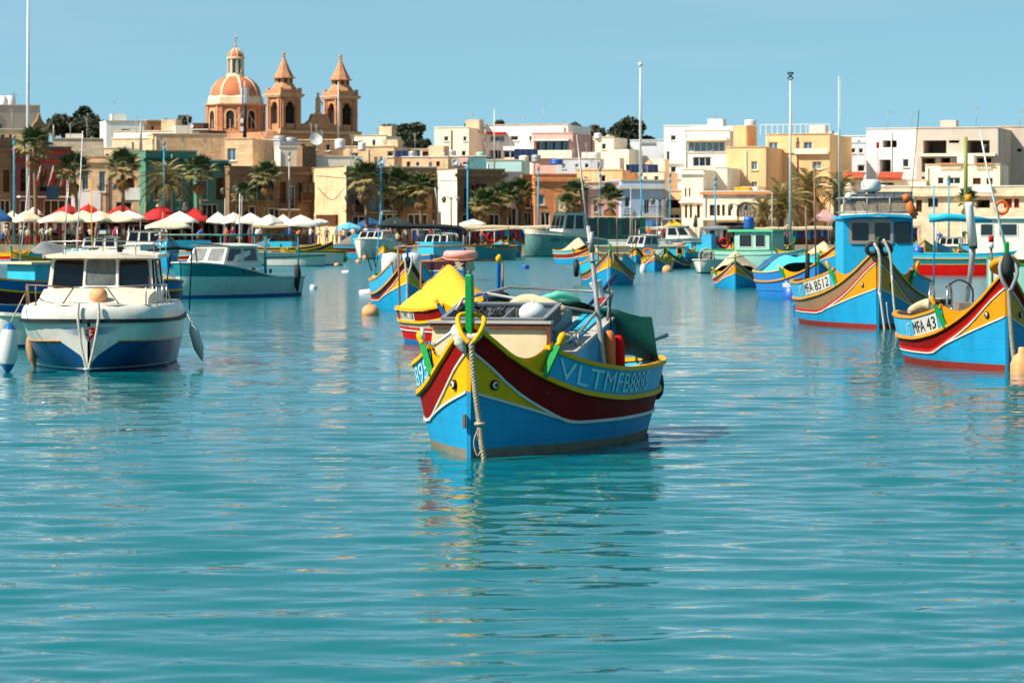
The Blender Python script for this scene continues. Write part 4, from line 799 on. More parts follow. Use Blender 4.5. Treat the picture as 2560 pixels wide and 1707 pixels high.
pole(wh, [(.95, 2.6, 3.2), (1.2, 2.6, 5.6)], .012, RUBBER, 'aerial'); pole(wh, [(-1.1, 4.5, 2.8), (-1.1, 4.6, 6.6)], .016, PLASTW, 'aerial')
MB().ball((-.95, 2.7, 3.3), .13, 9, 6).build('roof_float', PLASTW, wh)
b = MB(); twist_rope(b, [(-.1, -.1, 2.2), (.02, -.2, 1.9), (.04, -.16, 1.3), (.02, -.14, .9)], .04, .14); b.tube(crom([(.03, -.16, .95), (.1, -.18, .4), (.17, -.2, -.15)], 10), .03, 7); twist_rope(b, [(.14, -.08, 2.3), (.3, -.16, 1.9), (.34, -.14, 1.4)], .04, .14); b.tube(crom([(.34, -.14, 1.4), (.4, -.16, .6), (.5, -.2, -.12)], 10), .03, 7); b.tube(crom([(.2, -.16, .7), (.24, -.2, .3), (.33, -.2, -.1)], 12), .012, 5); b.build('mooring_rope', WROPE, None, gr.location, gr.rotation_euler[2], 'pale mooring ropes hanging from the wheelhouse boat stem into water', 'rope')
b = MB(); b.torus((-.16, -.02, 2.06), .13, .06, 14, 7, ax='y'); b.torus((.2, -.02, 2.06), .13, .06, 14, 7, ax='y'); b.tube([(0, -.03, 2.0), (0, -.04, 2.35)], [.09, .07], 8); b.build('stem_padding', RUBBER, None, gr.location, gr.rotation_euler[2], 'black rubber padding bound round the wheelhouse boat stem', 'padding')
for (x, y, zt_) in ((-1.35, 3.5, 4.2), (-1.45, 5.5, 3.2)): pole(gr, [(x, y, 1.2), (x - .05, y, zt_)], .025, RUST, 'rod')
for (x, y) in ((-1.38, 6.6), (-1.36, 7.3)): MB().tube([(x, y, 1.0), (x + .02, y, 1.9)], [.06, .05], 7).build('bollard_post', RUBBER, gr)
b = MB(); b.box(0, 0, 0, .35, .04, .05); b.box(.05, 0, -.18, .04, .04, .35); b.build('zinc_bracket', BLUE, gr, gh.p(.62, .5, -1, .03), R(-80))
# ---- net hauler boat MFA 43 at the right edge
hr, hh, ht_ = luzzu('fishing_boat', 'red, ochre and blue fishing boat MFA 43 at the right picture edge', (2517, 930), -10, 7.4, 2.6, 1.8, .50, .56, dict(band=MAROON, panel=OCHRE, wash=SKYB, rail=OCHRE, cap=OCHRE, low=BLUE, bottom=REDB, horn=OCHRE), wh=.38, uw=.2, zA=(.56, .5), zB=(.84, .5), um=.30, post=.55, red2=RED, bot=.13, full=.95)
plate(hh, ht_, hr, 'MFA 43', .225, .385, -1, .03, .34)
mb, wd = side_text(hh, 'VLT', .47, lambda u: hh.g(u) + .06, .22, -1, .012, .01, .4); mb.build('number_lettering', LETTER, hr)
hl = thing('net_hauler', 'twin wheel net hauler standing on the MFA 43 boat', 'net hauler', world(hr, (-.55, 4.2, .55)), -R(15))
for x in (-.17, .17):
    wq = MB(); wq.torus((x, 0, .62), .36, .022, 28, 7, ax='x'); wo = wq.build('hauler_wheel', STEEL, hl)
    sp_ = MB()
    for k in range(12): a = k * math.pi / 6; sp_.tube([(x * .6, 0, .62), (x, .36 * math.cos(a), .62 + .36 * math.sin(a))], .008, 4)
    for rr_ in (.12, .2, .28): sp_.torus((x * (.6 + .4 * rr_ / .36), 0, .62), rr_, .006, 20, 4, ax='x')
    sp_.build('spoke_grid', GALV, wo)
MB().tube([(-.2, 0, .62), (.2, 0, .62)], .06, 10).build('hauler_axle', RUBBER, hl); MB().tube([(0, 0, -.2), (0, 0, .6)], .04, 8).build('hauler_column', GALV, hl)
MB().tube(crom([(.1, 0, .9), (.35, 0, 1.05), (.6, 0, .9), (.62, 0, .6)], 12), .02, 6).build('hauler_arm', RUBBER, hl)
pp = thing('funnel_pipe', 'white pipe with black mouth propped beside the net hauler', 'pipe', world(hr, (.05, 4.0, .8)), 0); MB().tube([(-.1, .2, .3), (.0, .1, 1.3), (.02, .1, 1.55)], [.04, .06, .05], 7).build('pipe_bracket', GALV, pp); MB().tube([(.0, 0, 1.45), (-.07, .05, 2.2), (-.08, .05, 2.3)], [.09, .08, .08], 12).build('pipe_body', PLASTW, pp); MB().tube([(-.08, .05, 2.3), (-.09, .05, 2.45)], [.07, .06], 10).build('pipe_cap', OCHRE, pp); MB().tube([(.0, -.005, 1.40), (.0, 0, 1.452)], [.08, .08], 12).build('pipe_mouth', RUBBER, pp)
fnn = thing('plastic_funnel', 'pinkish white plastic funnel lying upturned on the MFA 43 deck', 'funnel', world(hr, (.62, 3.2, 1.12)), R(10)); MB().lathe([(.5, 0), (.3, .05), (.12, .15), (.07, .25), (.07, .75), (.06, .78), (.001, .78)], 14, M=Matrix.Rotation(R(-22), 4, 'Y')).build('funnel_body', mat('pinkish_plastic', 'e2cfc8', .5), fnn)
b = MB(); b.bb(-.35, .75, 2.6, 4.2, .7, 1.02); b.build('hatch_box', paint('pale_aqua_locker', '9fd0d4'), hr); b = MB(); b.bb(-.4, .8, 2.9, 3.6, 1.03, 1.18); b.build('net_pile', mat('brown_net', '8a7a6a', .95, .3, 25, bump=1, bscale=30), None, hr.location, hr.rotation_euler[2], 'brown net bundle on the MFA 43 boat', 'net')
b = MB(); b.bb(.35, .8, 2.4, 2.5, .85, 1.2); b.build('hatch_cover', WHITE, hr)
b = MB(); b.tube(crom([(-.95, 5.7, .95), (-.6, 5.9, 1.05), (-.3, 5.6, 1.1), (-.5, 5.2, 1.08)], 12), [.05, .1, .12, .13, .14, .14, .13, .12, .1, .09, .07, .03], 8); b.build('sail_bag', BEIGE, None, hr.location, hr.rotation_euler[2], 'cream cloth bag lying in the stern of the MFA 43 boat', 'bag')
b = MB(); b.torus((0, .0, 1.66), .21, .075, 22, 9, M=Matrix.Rotation(R(-30), 4, 'X') @ Matrix.Translation((0, -.75, .12))); b.build('float_ring', OCHRE, None, world(hr, (0, -.02, 0)), hr.rotation_euler[2], 'orange float ring over the MFA 43 boat stem', 'float ring')
b = MB(); b.tube(crom([(0, -.18, 1.45), (-.14, -.16, 1.75), (-.1, -.02, 2.0), (.08, -.02, 2.02), (.16, -.16, 1.8), (.03, -.19, 1.45)], 26), .035, 8); b.build('hose_loop', GREY, None, hr.location, hr.rotation_euler[2], 'grey hose loop over the MFA 43 boat stem', 'hose')
b = MB(); b.tube([(0, -.05, 1.7), (0, -.1, 1.85), (0, -.06, 2.05), (0, -.05, 2.15)], [.09, .12, .09, .05], 9); b.build('stem_bag', DKCAN, None, hr.location, hr.rotation_euler[2], 'black bag tied round the MFA 43 boat stem', 'bag')
b = MB(); twist_rope(b, [(.0, -.19, 1.5), (.03, -.17, 1.1), (.07, -.16, .5), (.14, -.18, -.12)], .042, .14); b.build('mooring_rope', ROPE, None, hr.location, hr.rotation_euler[2], 'thick mooring rope down the MFA 43 boat stem', 'rope')
pole(hr, [(.12, .05, 1.7), (-.25, .3, 3.4), (-.42, .4, 4.35)], [.03, .022, .012], PLASTW, 'whip_aerial')
pole(hr, [(.55, 4.6, .8), (.5, 4.6, 2.2)], .025, WOOD, 'lamp_staff'); MB().tube([(.5, 4.6, 2.2), (.5, 4.6, 2.32)], .05, 8).build('staff_lamp', PLASTW, hr); MB().tube([(.5, 4.6, 2.322), (.5, 4.6, 2.45)], .05, 8).build('staff_lamp', RED, hr)
b = MB(); b.lathe([(.001, -.3), (.18, -.28), (.22, -.1), (.22, .15), (.16, .28), (.08, .34), (.07, .44), (.001, .45)], 14); b.build('jerrycan_buoy', BUOYO, None, (WX(2556, 57.4), 57.4, .02), 0, 'yellowed plastic can buoy floating at the right picture edge', 'buoy')
# ---- two small boats right of the taupe banded one
l1 = luzzu('fishing_boat', 'small blue boat with white sheer stripe and orange lifebuoy', (1636, 678), 4, 5.0, 1.9, 1.05, .42, .46, dict(band=WHITE, wash=YELL, cap=OCHRE, rail=OCHRE, panel=OCHRE, low=BLUE, bottom=REDB, line=RED), wh=.24, uw=.12, post=.2, eyes=False, detail=1, um=.3, zA=(.62, .5), zB=(.8, .55))
b = MB(); b.torus((0, 0, 0), .3, .07, 16, 7, M=Matrix.Rotation(R(40), 4, 'X')); b.build('lifebuoy', ORANGE, None, world(l1[0], (-.45, 1.2, 1.12)), 0, 'orange lifebuoy on the small white striped boat', 'lifebuoy')
b = MB(); b.bb(-.75, -.1, 2, 3.4, .6, 1.25); b.build('cabin', TURQ, l1[0]); b = MB(); b.prism([(-.35, 1.3), (.35, 1.3), (0, .85)], 1.6, 1.7); b.build('windscreen', WHITE, l1[0])
l2 = luzzu('fishing_boat', 'small dark blue boat with yellow windowed cabin beside an orange buoy', (1668, 673), 9, 5.6, 2.0, 1.15, .42, .5, dict(low=NAVY, band=paint('brown_band', '6a4a1c'), panel=OCHRE, wash=DBLUE, cap=BLACK, rail=BLACK, bottom=NAVY), wh=.22, uw=.15, post=.25, eyes=False, detail=1, um=.3, zA=(.55, .5), zB=(.85, .6))
b = MB(); b.bb(-.9, .75, 2.6, 4.0, .6, 1.42); c_ = b.build('cabin', TURQ, l2[0]); b = MB(); b.bb(-1.0, .85, 2.5, 4.1, 1.422, 1.47); b.build('cabin_roof', CREAM, c_)
for x in (-.65, .25): pane_quad(c_, [(x, 2.59, .95), (x + .3, 2.59, .95), (x + .3, 2.59, 1.3), (x, 2.59, 1.3)], GLASS, .01, YELL, .05)
b = MB(); b.torus((0, 0, 0), .3, .09, 18, 8); b.build('lifebuoy', mat('faded_pink_buoy', ''), None, world(l2[0], (.3, 3, 1.56)), 0, 'red lifebuoy flat on the yellow windowed cabin roof', 'lifebuoy')
b = MB(); b.ball((0, 0, .1), .30, 16, 10); b.build('mooring_buoy', BUOYO, None, (WX(1668, 190), 190, 0), 0, 'round peach buoy in front of the small dark blue boat', 'buoy')
# ---- further boats toward the right quay
m1 = luzzu('fishing_boat', 'blue boat with ochre and brown bands pointing right before the red stalls', (1880, 650), -42, 7.5, 2.6, 1.62, .6, .66, dict(band=paint('brown_band', ''), panel=OCHRE, wash=TEAL, cap=OCHRE, rail=OCHRE, low=BLUE, bottom=WHITE), wh=.3, uw=.15, eyes=False, detail=1, um=.35, zA=(.6, .5), zB=(.85, .55), red2=RED)
m2 = luzzu('fishing_boat', 'blue boat with white bottom and brown stripe seen from its quarter', (1822, 668), -156, 8.0, 2.6, 1.6, .6, .7, dict(band=paint('brown_band', ''), panel=OCHRE, wash=TURQ, cap=OCHRE, rail=BLACK, low=PLASTW, bottom=PLASTW), wh=.4, uw=.12, eyes=False, detail=1, post=.2)
b = MB(); b.bb(-.55, .55, 2.4, 4.0, .6, 1.5); b.build('cabin', TURQ, m2[0]); b = MB(); b.bb(-.35, .35, 2.8, 3.6, 1.502, 2.2); b.build('wheelhouse', SKYB, m2[0])
b = MB(); b.torus((0, 0, 0), .3, .08, 18, 8, ax='y'); b.build('lifebuoy', RED, None, world(m2[0], (-.9, 2.8, 1.6)), 0, 'red lifebuoy hung on the small blue wheelhouse', 'lifebuoy')
m3 = luzzu('fishing_boat', 'ochre railed boat with a grey pyramid net before the red stalls', (1985, 644), -75, 6.0, 2.2, 1.3, .8, .9, dict(band=TEAL, wash=OCHRE, cap=OCHRE, low=paint('brown_band', ''), panel=OCHRE), wh=.2, eyes=False, detail=1)
MB().lathe([(.55, .7), (.3, 1.2), (.02, 1.75)], 7, (0, 3.6, .3)).build('net_pyramid', GREY, m3[0])
mc = luzzu('fishing_boat', 'mint green cabin boat with blue drum on its roof', (2010, 672), -60, 7.5, 2.5, 1.3, .9, 1.0, dict(low=MINT, band=MINT, wash=MINT, cap=GREEN, rail=MINT), wh=.25, eyes=False, detail=1, bands=False, post=0)
b = MB(); b.bb(-.95, .95, 2.0, 4.6, .9, 2.35); c_ = b.build('cabin', MINT, mc[0]); b = MB(); b.bb(-1.15, 1.15, 1.6, 5.0, 2.352, 2.5); b.build('cabin_roof', paint('fresh_green_roof', '5cc08c'), c_)
pane_quad(c_, [(-.956, 4.2, 1.4), (-.956, 3.3, 1.4), (-.956, 3.3, 2.15), (-.956, 4.2, 2.15)], GLASS, .01, WHITE, .05); pane_quad(c_, [(-.956, 3.0, 1.4), (-.956, 2.3, 1.4), (-.956, 2.3, 2.15), (-.956, 3.0, 2.15)], GLASS, .01, WHITE, .05)
b = MB(); b.lathe([(.001, 0), (.32, 0), (.34, .2), (.32, .4), (.34, .6), (.3, .8), (.001, .82)], 14); b.build('drum', PLASTB, None, world(mc[0], (-.3, 3.9, 2.51)), 0, 'blue plastic drum standing on the mint cabin roof', 'drum')
# left: boats along the left shore and quay
n1 = luzzu('fishing_boat', 'blue boat MFB 1422 with grey cover at the left picture edge', (-150, 800), 62, 8.0, 2.8, 1.2, .74, .8, dict(low=DBLUE, band=paint('plum_band', ''), panel=OCHRE, wash=DBLUE, cap=OCHRE, rail=YELL, bottom=NAVY), wh=.3, eyes=False, uw=.1, um=.2)
b = MB(); b.bb(-.8, .8, 2.6, 4.6, .7, 1.56); c_ = b.build('cabin', TURQ, n1[0]); b = MB(); b.bb(-.95, .95, 2.4, 4.8, 1.562, 1.63); b.build('cabin_roof', CREAM, c_)
mb, wd = side_text(n1[1], 'MFB 1422', .62, lambda u: n1[1].g(u) + .06, .18, 1, .012, .01, 1.2); mb.build('number_lettering', INK, n1[0])
tent(n1[1], n1[2], n1[0], .62, .98, [(.6, 1.7), (.66, 2.05), (.75, 1.8), (.9, 1.3), (1, 1.05)], BEIGE, 'canvas_cover', 10, .1)
pole(n1[0], [(.7, 4.0, 1.2), (.75, 4.2, 5.4)], [.03, .015], PLASTW, 'aerial'); pole(n1[0], [(.3, 4.8, 1.3), (.2, 4.8, 4.0)], .02, YELL, 'rod')
n2 = luzzu('fishing_boat', 'dark green banded boat with yellow rail pointing right at the left quay', (832, 651), -70, 7.5, 2.6, 1.55, .8, .9, dict(low=paint('mid_blue_paint', ''), band=paint('dark_green_band', '0f3a3c'), panel=OCHRE, wash=paint('dark_green_band', ''), cap=YELL, rail=YELL), wh=.22, uw=.1, eyes=False, detail=1, horn=False)
b = MB(); b.bb(-.8, .8, 3.2, 5.2, .8, 1.5); b.build('deck_locker', TURQ, n2[0])
rows = [[(1.0 * math.cos(a), 5.2 + 1.8 * k, .8 + (1.0 - .55 * k) * math.sin(a)) for a in [math.pi * i / 10 for i in range(11)]] for k in (0, .5, 1)]; MB().grid(rows).build('canvas_hood', mat('slate_canvas', '4a6678', .8, .1, 3, bump=.3, bscale=5), n2[0])
n3 = luzzu('fishing_boat', 'turquoise cabin boat with grey hood behind the floating jetty', (1030, 645), -82, 8.0, 2.6, 1.25, .85, .9, dict(low=TURQ, band=REDB, wash=TURQ, cap=WOOD, rail=WOOD, panel=TURQ), wh=.25, eyes=False, detail=1, post=0)
b = MB(); b.bb(-.9, .9, 1.6, 5.2, .9, 2.05); c_ = b.build('cabin', TURQ, n3[0]); pane_quad(c_, [(-.906, 4.0, 1.5), (-.906, 3.0, 1.5), (-.906, 3.0, 1.8), (-.906, 4.0, 1.8)], GREY, .01, WHITE, .03)
rows = [[(.95 * math.cos(a), 5.2 + 1.5 * k, .95 + (1.1 - .9 * k) * math.sin(a)) for a in [math.pi * i / 10 for i in range(11)]] for k in (0, .5, 1)]; MB().grid(rows).build('canvas_hood', mat('taupe_canvas', '7a6c5e', .85, .1, 3, bump=.3, bscale=5), n3[0])
n4 = luzzu('fishing_boat', 'bright blue boat with orange edged sharp bow behind the teal cruiser', (418, 668), -8, 6.5, 2.4, 2.0, .95, 1.0, dict(low=BLUE, band=TURQ, wash=TURQ, cap=ORANGE, rail=ORANGE, panel=TURQ), wh=.3, uw=.06, eyes=False, detail=1, horn=False, post=.2)
b = MB(); b.bb(1.0, 3.4, 3.0, 5.0, 1.1, 1.75); b.build('cabin', TURQ, n4[0])
n5 = luzzu('fishing_boat', 'green topped boat with orange rail beside its twin at mid quay', (1216, 650), 20, 6.0, 2.2, 1.4, .9, 1.0, dict(low=paint('sea_green_paint', '3e8f94'), band=paint('sea_green_paint', ''), wash=TEAL, cap=OCHRE, rail=OCHRE, panel=TEAL), wh=.2, eyes=False, detail=1, bands=False, post=.1)
n6 = luzzu('fishing_boat', 'sea green boat with tan awning and red lifebuoy at mid quay', (1188, 651), 30, 6.0, 2.1, 1.3, .9, 1.0, dict(low=paint('sea_green_paint', ''), band=TEAL, wash=TEAL, cap=OCHRE, rail=OCHRE, panel=TEAL), wh=.2, eyes=False, detail=1, bands=False, post=.1)
MB().add([(-1.2, 1.0, 2.35), (1.2, 1.0, 2.4), (1.3, 4, 2.55), (-1.3, 4, 2.5)], [(0, 1, 2, 3)]).build('awning', BEIGE, n6[0])
for x in (-1.15, 1.15): pole(n6[0], [(x, 1.1, .9), (x, 1.1, 2.37)], .03, PLASTW, 'awning_post')
b = MB(); b.torus((0, 0, 0), .33, .1, 18, 8, ax='y'); b.build('lifebuoy', RED, None, world(n6[0], (.75, 1.3, 1.85)), 0, 'dark red lifebuoy hanging under the tan awning', 'lifebuoy')
n7 = luzzu('fishing_boat', 'pale bowed blue boat moored at the stone quay before the clothes stall', (1270, 644), 0, 6.6, 2.5, 1.55, .9, 1.0, dict(low=BLUE, panel=CREAM, band=TAUPE, wash=TURQ, cap=OCHRE, rail=OCHRE, bottom=NAVY), wh=.3, uw=.08, eyes=False, detail=1, horn=False, um=.35, zA=(.5, .5), zB=(.85, .55))
n8 = luzzu('fishing_boat', 'blue boat with grey peaked cover left of the taupe banded boat', (1474, 660), -28, 5.0, 2.0, 1.2, .7, .8, dict(low=BLUE, band=REDB, wash=TURQ, cap=OCHRE, rail=OCHRE, panel=OCHRE), wh=.25, uw=.2, eyes=False, detail=1)
tent(n8[1], n8[2], n8[0], .15, .6, [(.12, 1.3), (.35, 1.9), (.62, 1.3)], BEIGE, 'canvas_cover', 10, .05)
n9 = luzzu('fishing_boat', 'peach and blue bowed boat right behind the wheelhouse', (2312, 667), 6, 7.0, 2.6, 1.75, .95, 1.0, dict(low=SKYB, panel=OCHRE, band=paint('peach_band', 'd89a70'), wash=SKYB, cap=OCHRE, rail=OCHRE, bottom=NAVY), wh=.35, uw=.08, eyes=False, detail=1, horn=False, um=.35, zA=(.5, .5), zB=(.8, .55), post=.1)
n10 = luzzu('fishing_boat', 'red hulled boat with blue rail and drums at the right', (2640, 690), -68, 10.5, 3.2, 1.6, .92, 1.05, dict(low=RED, band=TEAL, wash=TURQ, cap=TURQ, rail=OCHRE, panel=RED, bottom=DBLUE, line=OCHRE), wh=.25, uw=.1, eyes=False, zA=(.7, .66), zB=(.72, .66))
b = MB(); b.bb(-1.1, 1.1, 1.2, 4.6, .9, 3.1); c_ = b.build('wheelhouse', HULLW, n10[0]); b = MB(); b.bb(-1.3, 1.3, .9, 6.6, 3.102, 3.2); b.build('wheelhouse_roof', HULLW, c_)
pane_quad(c_, [(-1.106, 3.9, 2.2), (-1.106, 3.2, 2.2), (-1.106, 3.2, 2.8), (-1.106, 3.9, 2.8)], GLASS, .01, WHITE, .05); pane_quad(c_, [(-1.106, 2.8, 2.2), (-1.106, 1.8, 2.2), (-1.106, 1.8, 2.8), (-1.106, 2.8, 2.8)], GLASS, .01, WHITE, .05)
for y in (5.0, 6.5): pole(n10[0], [(-1.2, y, 1.3), (-1.2, y, 3.1)], .04, PLASTW, 'roof_post')
for i, y in enumerate((8.4, 7.9)):
    b = MB(); b.lathe([(.001, 0), (.3, 0), (.32, .3), (.3, .6), (.001, .61)], 14); b.build('drum', PLASTB, None, world(n10[0], (-.5, y, .95)), 0, ('left' if i == 0 else 'right') + ' blue drum of two on the red boat', 'drum')
b = MB(); b.torus((0, 0, 0), .33, .09, 20, 8, ax='y'); b.build('lifebuoy', ORANGE, None, world(n10[0], (-1.3, 2.6, 3.7)), 0, 'orange lifebuoy on the white wheelhouse roof at right edge', 'lifebuoy')
pole(n10[0], [(-.2, 5.2, 3.2), (-.2, 5.2, 7.6)], .12, paint('olive_mast', '8f9a50'), 'mast', 8)
b = MB(); b.add([(-1.5, 0, 0), (1.4, 0, -.1), (1.6, .6, -.05), (-1.4, .6, .1), (-1.5, .0, -.45), (-1.2, .0, -.45)], [(0, 1, 2, 3), (0, 5, 4)]); tq = thing('canvas_bimini', 'turquoise folded canvas top on a post right of the wheelhouse boat', 'canvas top', (WX(2400, 135), 135, 0)); MB().tube([(-1.3, 0, 3.0), (-.5, 0, 3.05), (.4, .1, 3.0), (1.35, .1, 2.9)], [.18, .17, .15, .08], 8).build('canvas_roll', TURQ, tq); MB().tube([(-1.1, 0, .2), (-1.1, 0, 4.4)], .035, 6).build('canvas_post', SKYB, tq)
n11 = luzzu('open_boat', 'small turquoise and ochre boat left of the red hull', (2330, 673), -75, 5.0, 2.0, 1.0, .75, .8, dict(low=TURQ, cap=OCHRE, rail=OCHRE, bottom=NAVY), wash=False, bands=False, post=0, eyes=False, detail=1, group=None)
n12 = luzzu('open_boat', 'pale mint boat hull at the right edge behind the MFA 43 bow', (2470, 745), 80, 6.0, 2.4, 1.5, 1.2, 1.2, dict(low=MINT, cap=GREEN, rail=GREEN, bottom=WHITE), wash=False, bands=False, post=0, eyes=False, detail=1, group=None)
# ---- more small boats moored along the quay wall
EX = ((28, 668, 50, 5.6, 2.0, 1.1, .6, dict(low=DBLUE, band=OCHRE, wash=TURQ, cap=YELL, rail=YELL), 'blue boat with ochre band at the far left quay', 'tent'), (88, 662, -30, 5.4, 2.0, 1.25, .6, dict(low=BLUE, band=RED, wash=YELL, cap=OCHRE, rail=OCHRE), 'small boat with red band and yellow washboard at the left quay', None),
 (300, 660, 25, 5.6, 2.1, 1.3, .62, dict(low=BLUE, band=GREEN, wash=TURQ, cap=YELL, rail=YELL), 'green banded boat half hidden between the cruisers', 'tent'), (530, 662, -35, 5.8, 2.1, 1.2, .6, dict(low=DBLUE, band=MAROON, wash=SKYB, cap=OCHRE, rail=OCHRE), 'maroon banded boat behind the teal cruiser awning', 'hood'), (575, 658, 30, 5.4, 2.0, 1.15, .58, dict(low=TURQ, band=WHITE, wash=TURQ, cap=WHITE, rail=WHITE), 'turquoise boat with white band under the white parasols', None),
 (702, 655, 60, 5.8, 2.1, 1.1, .6, dict(low=GREEN, band=YELL, wash=GREEN, cap=YELL, rail=YELL), 'green and yellow boat left of the dark green banded one', None), (960, 652, 12, 5.4, 2.0, 1.2, .6, dict(low=BLUE, band=YELL, wash=RED, cap=YELL, rail=YELL), 'small red washboard boat near the rolled awning', None), (1105, 655, -20, 5.6, 2.0, 1.2, .6, dict(low=TEAL, band=OCHRE, wash=TURQ, cap=OCHRE, rail=OCHRE), 'small teal and ochre boat behind the pink lifebuoy', 'hood'),
 (1590, 660, -8, 5.2, 1.9, 1.2, .55, dict(low=BLUE, band=MAROON, panel=YELL, wash=TURQ, cap=OCHRE, rail=OCHRE), 'maroon banded boat behind the lifebuoy boat', None), (1712, 655, 15, 5.2, 1.9, 1.2, .55, dict(low=BLUE, band=GREEN, panel=YELL, wash=YELL, cap=OCHRE, rail=OCHRE), 'green banded boat before the white cruiser', None), (1768, 650, -20, 5.4, 2.0, 1.2, .6, dict(low=TURQ, band=OCHRE, panel=RED, wash=TURQ, cap=YELL, rail=YELL), 'turquoise boat with ochre band below the shirts stall', 'hood'),
 (1935, 652, 25, 5.6, 2.1, 1.35, .6, dict(low=BLUE, band=TAUPE, panel=YELL, wash=OCHRE, cap=OCHRE, rail=OCHRE), 'taupe banded boat before the dark red curtains', None), (2088, 668, -15, 5.8, 2.1, 1.4, .6, dict(low=BLUE, band=MAROON, panel=YELL, wash=TURQ, cap=YELL, rail=YELL), 'maroon banded boat between the mint cabin and wheelhouse', 'tent'), (2398, 660, 20, 5.6, 2.1, 1.2, .6, dict(low=BLUE, band=YELL, panel=RED, wash=TURQ, cap=OCHRE, rail=OCHRE), 'yellow banded boat behind the red hull', 'hood'))
for (px, wl, th, L_, B__, gb, gm, sch, lb, top_) in EX:
    e = luzzu('fishing_boat', lb, (px, wl), th, L_, B__, gb, gm, gm + .06, sch, wh=.22, uw=.16, eyes=False, detail=1, um=.28, zA=(.55, .5), zB=(.82, .55), post=.3)
    if top_ == 'tent': tent(e[1], e[2], e[0], .3, .95, [(.28, 1.0), (.5, 1.7), (.65, 1.6), (.96, .9)], random.choice((BEIGE, GREY)), 'canvas_cover', 10, .05)
    elif top_ == 'hood': MB().bb(-.6, .6, L_ * .4, L_ * .7, .5, 1.45).build('cabin', random.choice((TURQ, WHITE, SKYB)), e[0]); MB().bb(-.7, .7, L_ * .38, L_ * .73, 1.452, 1.5).build('cabin_roof', WHITE, e[0])
    pole(e[0], [(.3, L_ * .5, .6), (.33, L_ * .5, 3.2)], .02, GALV, 'rod')
# ------------------------------------------------------------------ white motor boats, trawler, tenders, buoys
def motorboat(label, px, wl, th, L, B, gb, gs, hullm=HULLW, cab=None, stripe=None, bottom=NAVY, canopy=None, name='motor_boat', cat='motor boat', roofm=HULLW, win=GLASS, group='moored motor boats'):
    """cab: (y0, y1, half width, height above deck, rake)"""
    Y = YW(wl); r = thing(name, label, cat, (WX(px, Y), Y, 0), -R(th + (px - CX) * .00716), group); h = VHull(L, B, gb, gs, full=.55, flare=.8); gg = h.g
    h.strip(lambda u: -.35, lambda u: .08, n=14, rows=2).build('keel', bottom, r)
    h.strip(lambda u: .08, gg, n=16, rows=4).build('topside', hullm, r)
    mb = MB()
    for sd in (-1, 1): mb.ribbon(h.path(gg, sd, 0, 1, 16, .01), .07, .07)
    mb.build('gunwale', stripe or WHITE, r); transom(h, -.3, r, hullm)
    MB().grid([[(k * h.x(u, gg(u)) * .98, u * L, gg(u) - .02) for k in (-1, 0, 1)] for u in [.01 + .98 * i / 12 for i in range(13)]], False).build('deck', CREAMW, r)
    if cab:
        y0, y1, hw, hh_, rk = cab; z0 = gg(y0 / L) - .05; z1 = z0 + hh_
        P = [(-hw, y0, z0), (hw, y0, z0), (hw, y1, z0), (-hw, y1, z0), (-hw * .88, y0 + rk, z1), (hw * .88, y0 + rk, z1), (hw * .88, y1 - .1, z1), (-hw * .88, y1 - .1, z1)]
        c = MB().add(P, [(0, 1, 5, 4), (1, 2, 6, 5), (2, 3, 7, 6), (3, 0, 4, 7)]).build('cabin', HULLW, r)
        MB().grid([[(x * hw * .98, y, z1 + .08 * (1 - x * x)) for x in (-1, -.5, 0, .5, 1)] for y in (y0 + rk - .15, (y0 + y1) / 2, y1 + .1)]).build('cabin_roof', roofm, c)
        Fq = [P[0], P[1], P[5], P[4]]
        for a, e in ((.05, .32), (.37, .63), (.68, .95)): pane_quad(c, onface(Fq, a, e, .3, .88), win, .01, WHITE, .03)
        for fc in ([P[1], P[2], P[6], P[5]], [P[3], P[0], P[4], P[7]]):
            for a, e in ((.08, .46), (.54, .92)): pane_quad(c, onface(fc, a, e, .3, .88), win, .01, WHITE, .03)
    if canopy:
        y0, y1, z, m = canopy; MB().grid([[(x * B * .48, y, z + .06 * (1 - x * x)) for x in (-1, 0, 1)] for y in (y0, y1)]).build('canopy', m, r)
        for x in (-B * .45, B * .45):
            for y in (y0 + .1, y1 - .1): pole(r, [(x, y, .7), (x, y, z)], .025, STEEL, 'canopy_post')
    return r, h
motorboat('low white cabin boat behind the white cruiser roof', 235, 672, 8, 7, 2.7, 1.3, 1.0, cab=(2.2, 4.6, 1.15, .85, .6))
motorboat('white cabin boat with green stern post between the two cruisers', 352, 668, 6, 7.5, 2.8, 1.5, 1.1, cab=(1.6, 4.2, 1.2, 1.05, .7), canopy=(4.2, 7.4, 2.75, CREAM))
motorboat('small white boat with green window behind the cover at left', 150, 695, 30, 5.5, 2.2, 1.1, .8, cab=(1.4, 3.4, .8, .6, .4), win=TEAL)
motorboat('white dinghy hull cropped at left below the fender', -20, 870, 70, 2.6, 1.4, .75, .6, group='small tenders', name='tender', cat='tender')
motorboat('white tender with black gunwale and outboard right of the teal cruiser', 812, 666, -75, 4.0, 1.6, .75, .6, stripe=BLACK, bottom=paint('tender_green', '4f8f8c'), group='small tenders', name='tender', cat='tender')
motorboat('long white open boat with covered outboard behind the teal cruiser', 625, 664, 78, 6.4, 2.2, .95, .8, group='small tenders', name='tender', cat='tender')
motorboat('white flybridge boat ashore under a white mast left of the dark umbrella', 902, 648, 20, 7, 2.6, 1.7, 1.4, cab=(2, 5, 1.1, .8, .8))
motorboat('white cabin boat with red lifebelt behind the pink lifebuoy', 1072, 652, 18, 6.5, 2.4, 1.15, .9, cab=(1.6, 4.4, 1.0, 1.1, .6))
